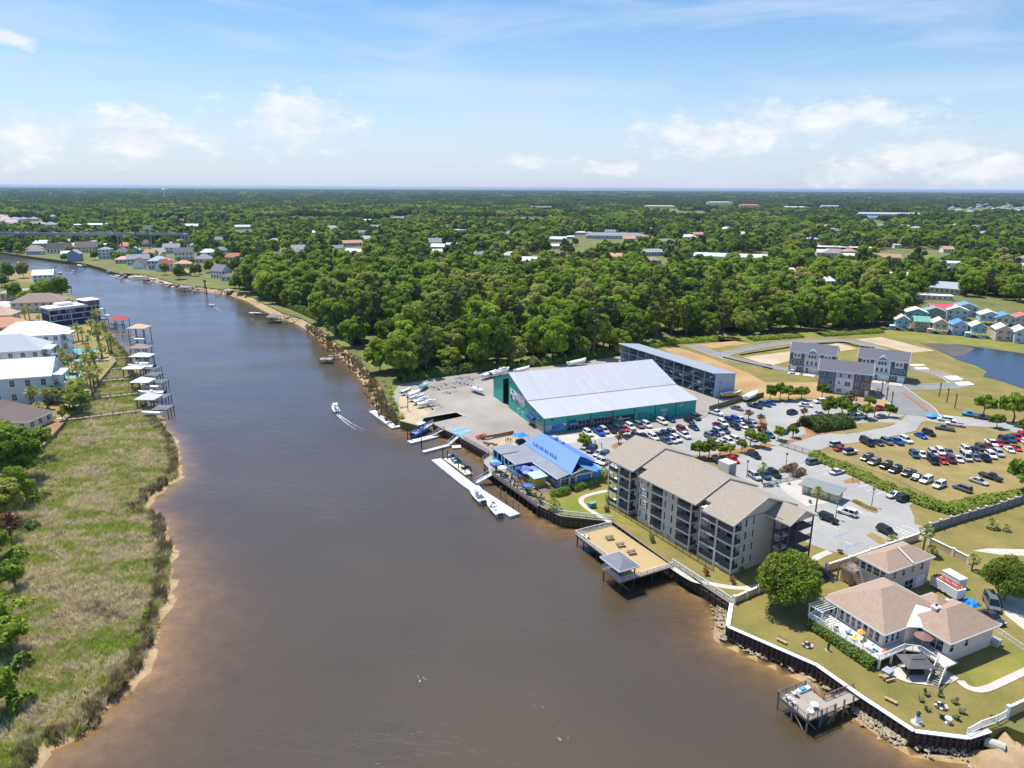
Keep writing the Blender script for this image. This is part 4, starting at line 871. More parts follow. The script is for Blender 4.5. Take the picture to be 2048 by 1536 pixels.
# ------------------------------------------------------------------ restaurant
def restaurant():
    o = Vector((.92,193.63,LZ)); rz = rad(-62.5); t = thing('restaurant', 'blue riverside restaurant with bright blue metal roof and grey lower roofs', 'building', o, rz)
    bl = wallm((46,128,204)); pb = M('pale_blue_panel', S(112,178,226), .7, var=.05); br = M('blue_metal_roof', S(92,136,206), .5, var=.05, scale=.25, wave=('Y', 1.6, .12)); cr = M('cream_trim', S(222,214,198), .7, var=.04); gr = m_grayroof; yl = M('yellow_bar', S(196,176,70), .8, var=.08)
    body = MB().box(0,24.4,.4,13.6,0,3.5); body.build('wall', bl, t)
    # near gable end with trim
    P = [(24.45,2.9,3.4),(24.45,11.2,3.4),(24.45,7.1,5.2)]; MB().loft([[(24.2,p[1],p[2]) for p in P], P]).build('gable_wall', M('teal_gable', S(60,130,150), .8), t)
    for a, b_ in ((.4,.7),(3.1,3.4),(5.2,5.5),(10.0,10.3)): MB().box(24.4, 24.55, a, b_, 0, 3.5).build('trim_post', cr, t)
    MB().box(24.4, 24.56, 5.2, 11, 3.2, 3.55).build('trim_beam', cr, t)
    window(t, (24.42, 1.9, 1.3), math.pi/2, 2.3, 1.7, frame=cr); window(t, (24.42, 4.3, 1.2), math.pi/2, 1.2, 1.9, frame=cr)
    for x in (2,5,8,11,14,17,20,22.5): window(t, (x, .38, .9), 0, 2.0, 1.9, frame=cr)
    # roofs
    MB().slab([(-.4,-.6,3.55),(24.9,-.6,3.55),(25.0,3.2,4.35),(-.4,3.2,4.35)], .16).build('grey_roof', gr, t)
    MB().beam((-.4,-.65,3.45), (24.9,-.65,3.45), .08, .24).build('fascia', m_white, t)
    MB().slab([(-.4,3.0,4.45),(25.6,3.0,4.45),(22.0,8.0,7.4),(1.2,8.0,7.4)], .14).build('roof', br, t)
    MB().slab([(1.2,8.0,7.4),(22.0,8.0,7.4),(19.6,15.4,3.7),(.2,15.4,3.7)], .14).build('back_roof', br, t)
    MB().slab([(19.4,7.1,5.75),(25.7,7.1,5.35),(25.7,11.5,3.6),(19.4,11.5,3.9)], .14).build('side_roof', br, t)
    MB().loft([[(19.5,y,z) for y, z in ((8.3,3.5),(15,3.5),(8.3,6.9))], [(19.8,y,z) for y, z in ((8.3,3.5),(15,3.5),(8.3,6.9))]]).build('gable_wall', bl, t)
    MB().beam((25.65,3.0,4.35), (25.65,7.1,5.3), .08, .26).beam((25.65,7.1,5.3), (25.65,11.5,3.55), .08, .26).build('rake_trim', m_white, t)
    # raised letters along the lower roof slope: illegible small strokes in the photograph
    lt = M('dark_letters', S(30,40,90), .6)
    for i in range(10):
        x = 3.6+i*1.33; y, z = 4.1, 5.15
        b = MB(); b.beam((x,y,z), (x,y+.1,z+.95), .14, .12); 
        if i % 3 != 1: b.beam((x,y,z+.05), (x+.55,y,z+.05), .12, .14)
        if i % 2: b.beam((x+.5,y,z), (x+.5,y+.1,z+.9), .13, .12)
        if i % 4 == 0: b.beam((x,y+.1,z+.9), (x+.5,y+.1,z+.9), .12, .12)
        b.build('roof_letter', lt, t)
    MB().box(4.5,6.5,9.2,10.6,6,7.4).build('roof_unit', m_metal, t); MB().box(8.6,9.4,10,10.8,5.8,7.0).build('roof_vent', m_metal, t)
    # river side wings
    MB().box(-3.6,-3.3,-5.3,1,0,3.4).box(-3.3,2.2,-5.3,-5.0,0,1.1).box(-3.3,2.2,.7,1.0,0,3.4).box(1.9,2.2,-5,.7,0,3.4).build('wing_wall', bl, t)
    MB().box(-3.9,2.9,-5.9,.35,3.5,3.72).build('wing_roof', gr, t)
    for x in (-3.4,-.6,2.0): MB().box(x-.12,x+.12,-5.35,-5.1,1.1,3.5).build('post', m_white, t)
    MB().box(-3.3,2.2,-5.36,-5.3,.1,1.1).build('panel', pb, t)
    MB().box(3.7,11.2,-5.6,-.62,3.5,3.7).build('bar_roof', gr, t); MB().beam((3.7,-5.65,3.6), (11.2,-5.65,3.6), .08, .26).beam((11.25,-5.6,3.6), (11.25,-.6,3.6), .08, .26).beam((3.65,-5.6,3.6), (3.65,-.6,3.6), .08, .26).build('fascia', m_white, t)
    for x in (3.9,6.4,8.9,11.0): MB().box(x-.1,x+.1,-5.45,-5.25,0,3.5).build('post', m_white, t)
    for i in range(6): MB().box(3.9+i*1.65,5.45+i*1.65,-5.5,-5.42,.55,1.55).build('panel', pb, t)
    MB().box(3.7,21,-5.4,.3,.02,.55).build('raised_deck', m_deck, t)
    railing(t, [(13.8,-5.4,.55),(19.0,-5.4,.55)], 1.0, M('brown_rail', S(150,112,80), .9), bal=True)
    # yellow bar hut
    MB().box(17.4,20.6,-4.9,-1.6,.56,2.9).build('bar_hut', yl, t); MB().slab([(16.9,-5.3,3.2),(21.0,-5.3,3.0),(21.0,-1.2,3.1),(16.9,-1.2,3.3)], .14).build('bar_hut_roof', M('pale_blue_roof', S(176,214,238), .5, var=.04), t)
    stair(t, (21.0,-3.6,.5), (24.5,-3.6,-.0), 2.2, 5, m_dwood); railing(t, [(21.5,-1.9,.55),(25.5,-1.9,.1)], 1.0, m_dwood)
    # deck on piles
    dk = thing('river_deck', 'long weathered timber dining deck on piles beside the blue restaurant', 'deck', o, rz)
    poly = [(-6.5,-5.2),(-4.4,-8.2),(0.5,-10.2),(7,-10.7),(29.9,-9.5),(30.3,-5.5),(24.3,-.2),(-6.5,-.2)]
    MB().prism(poly, -.3, .0).build('deck', m_deck, dk)
    railing(dk, [(p[0],p[1],0) for p in ((-6.5,-5.2),(-4.4,-8.2),(0.5,-10.2),(4.2,-10.5))], 1.0, m_dwood, sp=1.4); railing(dk, [(7,-10.7,0),(29.9,-9.5,0),(30.3,-5.5,0)], 1.0, m_dwood, sp=1.6)
    for i in range(14):
        x = 1+i*2.25; y = -10.45+.05*i; MB().bar((x,y+.25,-4.5), (x,y+.25,-.3), .17, 7).build('pile', M('dark_pile', S(70,60,52), .95, var=.2), dk)
    MB().beam((0,-10,-.55), (29.5,-9.2,-.55), .25, .35).build('beam', m_dwood, dk)
    return o, rz
REST = restaurant()
# ------------------------------------------------------------------ simple houses, near and far
def house(px, py, w_, d_, hw, hr, turn, wall, roof, kind, label, z=LZ, detail=1, group=None, name='house', lift=0, porch=None, face=(0,), rows=None, glass=None, axis='x', rot=None, side=0):
    """walls, roof, windows on the given faces; loc is the middle of the front foot line"""
    p = G(px, py, z); rz = rot if rot is not None else (rad(turn) + math.atan2(-p.x, p.y)*.35)
    t = thing(name, label, 'house' if name != 'building' else 'building', p, rz, group); wm, rm = wallm(wall), roofm(roof); x0, x1 = -w_/2, w_/2; z0 = lift; z1 = lift+hw
    b = MB()
    if kind == 'gable': gable_wall(b, x0, x1, 0, d_, z0, z1, hr, axis)
    else: b.box(x0, x1, 0, d_, z0, z1)
    b.build('wall', wm, t)
    if kind == 'gable': gable_roof(t, x0, x1, 0, d_, z1+.12, hr, rm, axis=axis, fascia=m_white if detail else None)
    elif kind == 'hip': hip_roof(t, x0, x1, 0, d_, z1, hr, rm, fascia=m_white if detail else None)
    else:
        MB().box(x0-.3, x1+.3, -.3, d_+.3, z1, z1+.35).build('roof', rm, t); MB().box(x0+w_*.3, x0+w_*.4, d_*.4, d_*.6, z1+.35, z1+1.4).build('roof_unit', m_metal, t)
    if lift > 1:
        for xx in (x0+.3, 0, x1-.3):
            for yy in (.3, d_-.3): MB().box(xx-.15, xx+.15, yy-.15, yy+.15, 0, lift).build('pile', m_white, t)
    nf = rows or max(1, int(hw/2.9)); fh = hw/nf
    for f in face:
        L_ = w_ if f in (0, 2) else d_; n = max(1, min(7, int(L_/3.2)))
        for k in range(nf):
            for i in range(n):
                s = (i+.5)*L_/n; zz = z0+k*fh+fh*.32; ww = min(1.5, L_/n*.5); hh = fh*.45
                loc, r = {0: ((x0+s,0,zz),0), 1: ((x1,s,zz),math.pi/2), 2: ((x0+s,d_,zz),math.pi), 3: ((x0,s,zz),-math.pi/2)}[f]
                if detail: window(t, loc, r, ww, hh, glass=glass)
                else: link('window', WC.setdefault(('far', round(ww,1), round(hh,1)), MB().box(-ww/2, ww/2, -.08, .04, 0, hh).mesh('pane', m_glass)), t, loc, r)
    if porch:                                  # two-storey white porch on the front
        dp, lv = porch
        for k in range(lv):
            zz = z0+k*fh; MB().box(x0+.1, x1-.1, -dp, 0, zz-.2, zz).build('porch_floor', m_white, t)
            if k or lift > 1 or 1: railing(t, [(x0+.1,-dp+.1,zz),(x1-.1,-dp+.1,zz)], 1.0, m_white, gap=.3)
        for i in range(4): x = x0+.2+(w_-.4)*i/3; MB().box(x-.13, x+.13, -dp, -dp+.26, 0, z0+lv*fh).build('porch_column', m_white, t)
        MB().slab([(x0-.3,-dp-.4,z0+lv*fh),(x1+.3,-dp-.4,z0+lv*fh),(x1+.3,.1,z0+lv*fh+.5),(x0-.3,.1,z0+lv*fh+.5)], .15).build('porch_roof', rm, t)
    if side:                                   # stacked porches on the river side
        y0_, y1_ = .4, d_*.62
        for k in range(nf):
            zz = z0+k*fh+.05; MB().box(x1, x1+side, y0_, y1_, zz-.2, zz).build('porch_floor', m_white, t); railing(t, [(x1,y0_+.1,zz),(x1+side-.1,y0_+.1,zz),(x1+side-.1,y1_,zz)], 1.0, m_white, gap=.3)
            for yy in (y0_+.2, (y0_+y1_)/2, y1_-.2): MB().box(x1+side-.25, x1+side-.02, yy-.12, yy+.12, zz, zz+fh-.25).build('porch_column', m_white, t)
            window(t, (x1+.02, (y0_+y1_)/2, zz+.1), math.pi/2, (y1_-y0_)*.6, 2.1, name='porch_door')
        MB().slab([(x1-.1,y0_-.3,z1+.3),(x1+side+.4,y0_-.3,z1-.05),(x1+side+.4,y1_+.3,z1-.05),(x1-.1,y1_+.3,z1+.3)], .15).build('porch_roof', rm, t)
    return t
for i, h in enumerate(FARH):
    far = h[1] < 470
    house(*h[:11], detail=0 if h[1] < 575 else 1, face=(0,1) if not far else (0,), name='building' if h[9] == 'flat' or h[2] > 30 else 'house')
for i, h in enumerate(SCAT): house(*h[:11], detail=0, face=(0,), group='houses in the distant woods' if h[0] > 480 else 'houses of the far-bank neighbourhood')
for i, h in enumerate(ESTATE):
    house(*h[:10], label='small grey-roofed house in the dense estate on the right horizon' if h[0] > 1000 else 'small pale-roofed house in the estate behind the bridge', detail=0, face=(), group='houses of the right horizon estate' if h[0] > 1000 else 'houses of the estate behind the bridge')
# ------------------------------------------------------------------ beach cottages by the pond
COT = [  # px, py (front foot), w, d, lift, wall, roof, ridge axis, label
 (1803,661,6.2,9,2.6,(120,182,222),(214,196,176),'y','pale blue stilt cottage at the left end of the pond row'),
 (1842,664,6.4,9,0,(150,140,134),(110,176,150),'x','grey cottage with sea-green roof, second in the pond row'),
 (1879,668,6.2,9,2.6,(206,182,180),(214,196,180),'y','pink stilt cottage with white stair, third in the pond row'),
 (1918,671,6.4,9,0,(172,186,222),(80,140,212),'y','lavender two-storey cottage with blue roof by the pond'),
 (1956,676,6.2,9,2.6,(128,184,220),(214,198,176),'y','light blue stilt cottage with white stair, fifth in the pond row'),
 (2006,682,6.6,10,0,(218,194,190),(216,204,188),'y','pink two-storey cottage beyond the stair cottages'),
 (2044,687,6.6,10,0,(190,202,230),(214,206,196),'y','pale lavender cottage at the right edge of the photo'),
 (1832,645,10,10,0,(126,190,214),(226,210,190),'y','aqua gabled cottage behind the pond row'),
 (1868,642,10,8,0,(150,150,150),(110,170,150),'y','grey cottage with green roof behind the pond row'),
 (1888,637,14,9,0,(216,190,182),(214,84,100),'x','cottage with coral red roof behind the pond row'),
 (1913,640,10,9,0,(190,212,226),(238,232,222),'y','pale blue cottage with white roof behind the pond row'),
 (1933,633,10,11,0,(200,204,206),(104,152,220),'y','grey cottage with blue tarp roof at the wood edge'),
 (1978,651,9,9,2.6,(170,214,228),(244,242,238),'y','aqua stilt cottage with white roof on the right'),
 (2010,655,9,9,2.2,(206,206,206),(84,146,216),'y','grey cottage with bright blue roof on the right'),
 (2046,657,9,9,0,(206,196,190),(196,110,100),'y','cottage with brick-red roof at the right edge')]
for (px, py, w_, d_, lf, wc, rc, ax, lb) in COT:
    k = 2 if lf == 0 else 1
    w_ *= 1.12; t = house(px, py, w_, d_, 6.0 if lf == 0 else 3.5, 2.1, 0, wc, rc, 'gable', lb, lift=lf, rows=k, axis=ax, rot=rad(-20), face=(0,), name='cottage')
    if lf > 2.4 and py > 655:
        stair(t, (-w_/2-.8,-.9,lf), (w_/2-.6,-1.0,0), 1.1, 11, m_white); MB().box(-w_/2-2.6,-w_/2,-.6,3,lf-.2,lf).build('side_deck', m_white, t); MB().box(-w_/2-2.6,-w_/2-.3,0,3,0,lf-.25).build('store_wall', wallm(wc), t)
        railing(t, [(-w_/2-.8,-1.5,lf),(w_/2-.6,-1.6,0)], .9, m_white, gap=.4)
# ------------------------------------------------------------------ townhouses
def townhouse(oz, az, front, label):
    p, q = G(*oz, 11.4), G(*az, 11.4); rz = math.atan2(q.y-p.y, q.x-p.x); W_ = (q-p).length; D = 11.5; H = 8.85
    t = thing('townhouse', label, 'townhouse', (p.x, p.y, LZ), rz); n3 = W_/3
    cols = [(124,122,120),(232,235,240),(88,112,142)] if front else [(104,126,152),(226,230,238),(118,112,108)]
    bands = [(110,112,118),(226,230,238),(72,98,130)] if front else [(84,116,150),(190,200,220),(92,100,116)]
    for i in range(3):
        MB().box(i*n3+.01, (i+1)*n3-.01, .02, D, 0, 6.1).build('wall', wallm(cols[i]), t)
        b = MB(); b.box(i*n3+.01, (i+1)*n3-.01, .0, D+.01, 6.1, H); b.build('upper_wall', wallm(bands[i]), t)
        xc = (i+.5)*n3; MB().box(i*n3-.06, i*n3+.06, -.06, .1, 0, H).build('corner_trim', m_white, t)
        if front:
            MB().box(xc-1.6, xc+1.6, -.35, .0, 5.95, H-.1).build('bay', wallm((228,232,238)), t)
            for dx in ((-.7,.7) if i != 1 else (-1.1,0,1.1)): window(t, (xc+dx, -.36, 6.7), 0, .8, 1.3)
            for dx in (-1.7,0,1.7): window(t, (xc+dx, .0, 3.7), 0, .85, 1.5)
            MB().box(i*n3+.2, (i+1)*n3-.2, -.8, .0, 2.75, 2.95).build('porch_hood', m_white, t)
            window(t, (xc+(1.2 if i else -1.2), .0, .1), 0, 2.4, 2.2, name='garage_door', glass=M('garage_white', S(232,234,238), .6)); window(t, (xc-(1.6 if i else -1.6), .0, .1), 0, .95, 2.1, name='door')
        else:
            window(t, (xc-1.5, .0, 6.6), 0, .95, 1.3); window(t, (xc+1.5, .0, 6.6), 0, .95, 1.3)
            window(t, (xc-1.8, .0, 3.9), 0, .6, 1.0); window(t, (xc+1.2, .0, 3.3), 0, 1.9, 1.6)
            window(t, (xc-1.5, .0, .8), 0, 1.7, 1.2)
            if i == 0: window(t, (xc+1.6, .0, .1), 0, 1.9, 2.1, name='door')
            if i == 2: window(t, (xc+1.9, .0, .1), 0, 1.0, 2.1, name='door', glass=m_white)
    MB().box(W_, W_+.03, .0, D, 0, H).build('end_wall', wallm((196,192,188)), t)
    gable_wall(MB(), .05, W_-.05, .0, D, H-.05, H, 3.0).build('gable_wall', wallm((190,188,188)), t)
    gable_roof(t, 0, W_, 0, D, H+.1, 3.0, roofm((104,104,112)), oh=.45)
    if front:
        b = MB(); xc = W_/2; b.loft([[(xc-1.9,y,H+.1),(xc+1.9,y,H+.1),(xc,y,H+1.5)] for y in (-.4,2.2)]); b.build('dormer', wallm((170,180,196)), t)
        for i in range(3): MB().box(i*n3+.5, (i+1)*n3-.8, -6, -.1, .06, .16).build('drive', m_path, t)
    return t
tz = lambda x, y: (1560+x/6.827, 660+y/6.827)
townhouse(tz(540,532), tz(1262,607), False, 'townhouse row showing its back, nearest the parking lot')
townhouse(tz(143,285), tz(765,350), True, 'townhouse row with white garage doors, farthest left')
townhouse(tz(1072,365), tz(1755,440), True, 'townhouse row on the right beside the street bend')
# ------------------------------------------------------------------ big riverside house with deck
def river_house():
    o = Vector((56.78,115.37,LZ)); rz = rad(-65); t = thing('river_house', 'sprawling one-storey house with tan hip roofs and white river deck', 'house', o, rz)
    wm = wallm((226,212,206)); rm = roofm((166,143,125)); e = 4.5; fl = 1.7
    MB().box(.7,12.2,.7,15.5,0,e).build('wall', wm, t); MB().box(9.8,18.3,8.4,20.2,0,e).build('wing_wall', wm, t); MB().box(9.5,13,5,10,0,e-.01).build('link_wall', wm, t)
    hip_roof(t, .6, 12.3, .6, 15.6, e, 3.5, rm, oh=.6); hip_roof(t, 11.0, 18.5, 8.3, 20.3, e, 2.9, rm, oh=.6)
    hip_roof(t, 8.2, 12.0, 14.6, 18.4, e+.4, 1.5, rm, oh=.4)
    MB().poly([(12.7,5.2,e+.05),(14.4,8.2,e+.05),(12.9,12.5,e+1.35),(9.6,10.5,e+1.45)]).build('valley_roof', M('white_membrane', S(226,226,228), .7), t)
    c = MB().box(13.0,13.9,10.9,11.9,e,e+2.9).box(12.85,14.05,10.75,12.05,e+2.6,e+2.8).build('chimney', M('white_stucco', S(226,222,216), .9), t); MB().box(13.3,13.6,11.2,11.6,e+2.9,e+3.2).build('chimney_cap', m_black, c)
    for i in range(9): window(t, (1.6+i*1.2, .68, fl+.3), 0, .78, 1.9)
    for y in (1.6,3.0,4.3): window(t, (12.22, y, fl+.4), math.pi/2, .75, 1.6)
    for x, w_ in ((10.2,.9),(11.6,1.2),(13.0,1.2),(14.4,.9)): window(t, (x+.3, 8.38 if x > 9.9 else 4.98, fl+.2), 0, w_, 1.9)
    window(t, (16.4, 8.38, fl+.1), 0, 2.4, 2.1, name='sliding_door')
    window(t, (18.32, 9.4, fl+.4), math.pi/2, 1.0, 1.7); window(t, (18.32, 13.2, fl+.4), math.pi/2, .9, 1.7)
    MB().box(18.3,18.36,8.4,20.2,fl-.1,fl+.02).build('band_trim', m_white, t)
    # deck
    poly = [(.9,-3.9),(14.6,-3.0),(14.3,3.4),(15.9,5.4),(20.3,5.2),(20.3,8.4),(9.8,8.4),(12.2,.7),(.7,.7),(.2,.7)]
    MB().prism(poly, fl-.25, fl).build('deck', M('pale_deck', S(206,200,190), .9, var=.08, scale=.6, aniso=(1,7,1)), t)
    railing(t, [(p[0],p[1],fl) for p in poly[:4]]+[(19.0,5.25,fl)], 1.05, m_white, sp=1.6, gap=.16); railing(t, [(.3,.6,fl),(.9,-3.8,fl)], 1.05, m_white, gap=.16)
    for p in poly[:5]+[(5,-3.6),(10,-3.3),(14.5,0)]: MB().box(p[0]-.15,p[0]+.15,p[1]+.05,p[1]+.35,0,fl).build('deck_post', m_white, t)
    stair(t, (19.7,5.2,fl), (21.2,1.4,0), 1.5, 9, m_dwood); railing(t, [(20.45,5.3,fl),(21.95,1.6,0)], 1.0, m_white, gap=.16); railing(t, [(18.9,5.1,fl),(20.4,1.1,0)], 1.0, m_white, gap=.16)
    # white pergola at the left end
    pg = MB()
    for x, y in ((.5,-3.6),(.5,.3),(3.2,-3.4),(3.2,.3)): pg.box(x-.08,x+.08,y-.08,y+.08,fl,fl+2.3)
    for i in range(6): pg.beam((.3+i*.56,-3.9,fl+2.35), (.3+i*.56,.5,fl+2.35), .08, .14)
    pg.beam((.3,-3.6,fl+2.25), (3.4,-3.4,fl+2.25), .1, .16); pg.build('pergola', m_white, t)
    return o, rz
RH = river_house()
def annex():
    o = Vector((68.4,127.4,LZ)); rz = rad(-62.8); t = thing('garage_annex', 'two-storey pinkish annex with tan hip roof and balcony behind the river house', 'house', o, rz)
    wm = wallm((214,196,192)); MB().box(.5,6.5,.5,13.4,0,6.0).build('wall', wm, t); hip_roof(t, .5, 6.5, .5, 13.4, 6.0, 1.9, roofm((166,143,125)), oh=.5)
    for x in (1.3,2.7,4.2,5.6): window(t, (x, .48, 3.9), 0, 1.0 if x != 4.2 else 1.3, 1.5)
    for y in (2.6,5.2,8.0,10.8): window(t, (6.52, y, 3.8), math.pi/2, .9, 1.4)
    window(t, (6.52, 11.0, .05), math.pi/2, 2.6, 2.3, name='garage_door', glass=m_white); window(t, (6.52, 7.4, .05), math.pi/2, 2.6, 2.3, name='garage_door', glass=m_dark)
    MB().beam((3.6,6.9,8.1), (6.9,7.2,6.25), .35, .12).build('roof_strip', m_white, t)
    MB().box(-2.6,.5,-1.6,2.2,2.8,3.0).build('balcony', m_dwood, t); railing(t, [(.5,-1.5,3.0),(-2.5,-1.5,3.0),(-2.5,2.2,3.0)], 1.0, m_dwood, gap=.25)
    for p in ((-2.5,-1.5),(-2.5,2.1),(.3,-1.5)): MB().box(p[0]-.12,p[0]+.12,p[1]-.12,p[1]+.12,0,2.8).build('post', m_dwood, t)
    MB().box(-2.3,.4,-1.0,2.0,0,2.75).build('shed', M('shed_board', S(196,170,136), .9), t); stair(t, (.6,-1.2,3.0), (3.6,-1.2,0), 1.0, 11, m_dwood)
annex()
# ------------------------------------------------------------------ left-bank houses
def left_houses():
    # navy three-storey block
    p, q = G(103,655), G(178,645); rz = math.atan2(q.y-p.y, q.x-p.x); W_ = (q-p).length
    t = thing('navy_house', 'navy blue three-storey house with white bands and flat white roof', 'house', (p.x,p.y,LZ), rz); nv = wallm((32,50,108)); D = 11.0
    W_ = 27.0
    MB().box(0,W_-5,0,D,0,9.6).build('wall', nv, t); MB().box(W_-5,W_,1.8,D,0,9.6).build('porch_wall', nv, t); MB().box(W_-7.5,W_,.5,D,9.6,12.2).build('roof_room', nv, t)
    MB().box(-.5,W_-6.9,-.5,D+.5,9.6,10.6).build('roof', M('white_roof', S(236,236,236), .6, var=.03), t); MB().box(W_-8,W_+.5,0,D+.5,12.2,12.6).build('roof', M('white_roof', S(236,236,236), .6, var=.03), t); MB().box(6,14,3,9,10.6,12.1).build('roof', M('white_roof', S(236,236,236), .6, var=.03), t)
    for z in (3.2,6.4,9.3): MB().box(-.08,W_+.08,-.08,.0,z-.18,z+.18).build('band_trim', m_white, t); MB().box(W_-5,W_,.0,1.8,z-.18,z+.1).build('porch_floor', m_white, t)
    for x in (0,11,W_-5,W_-2.5,W_-.1): MB().box(x-.14,x+.14,-.09,.05,0,9.5).build('corner_trim', m_white, t)
    for k, xs in enumerate(((13,18),(2.5,7.5,10.2,17.5),(5,9.5,12.6,18.5))):
        for x in xs: window(t, (x, 0, k*3.2+1.0), 0, 1.2, 1.5 if k else .6)
    for k in range(3): window(t, (W_-3.6, 1.78, k*3.2+.2), 0, 2.0, 2.2); railing(t, [(W_-5,.1,k*3.2+.1),(W_,.1,k*3.2+.1)], 1.0, m_white, gap=.3)
    for x in (W_-6,W_-3.6,W_-1.4): window(t, (x, .48, 10), 0, 1.5, 1.7, glass=m_dark)
    for y in (2,5,8): window(t, (0, y, 7.2), -math.pi/2, .9, 1.4)
    house(75,625,28,16,6.5,4.5,2,(214,206,196),(150,132,120),'hip','brown hip-roofed house behind the navy house')
    house(88,568,14,12,6,3.5,12,(236,238,240),(238,240,242),'gable','white metal-roofed boathouse home at the left bend', lift=1.2, axis='x')
    house(35,600,20,10,5,2.2,5,(206,190,160),(176,172,164),'hip','low tan house with grey roof among dark oaks')
    # white-roofed three-storey houses along the lower left
    house(62,722,26,15,11.5,5.2,4,(226,232,242),(236,238,240),'hip','large pale blue house with bright white hip roof', face=(0,), side=3.4, name='house', porch=None, rows=3)
    house(5,760,30,16,11.5,5.6,6,(232,235,240),(184,190,194),'hip','large white house with light grey metal roof', face=(0,), side=3.4, rows=3)
    house(0,812,34,16,10.0,5,6,(206,218,230),(240,241,243),'gable','pale blue house with dazzling white metal roof', face=(0,), side=3.4, rows=2)
    house(14,862,15,11,3.4,3.8,-18,(226,218,204),(122,108,104),'hip','cream cottage with dark brown hip roof by the lawn', face=(0,1), rows=1)
    house(-12,846,12,9,3.4,3.4,-18,(226,218,204),(118,104,102),'hip','brown-roofed cottage at the left edge of the photo', face=(1,), rows=1)
    house(8,690,18,12,9,4.0,0,(222,190,168),(206,150,118),'hip','house with terracotta roof between the white-roofed houses', face=(0,), rows=3)
    house(-8,660,16,12,8,4.0,0,(214,204,196),(200,168,150),'hip','tan-roofed house at the left edge above the terracotta roof', face=(1,), rows=2)
left_houses()
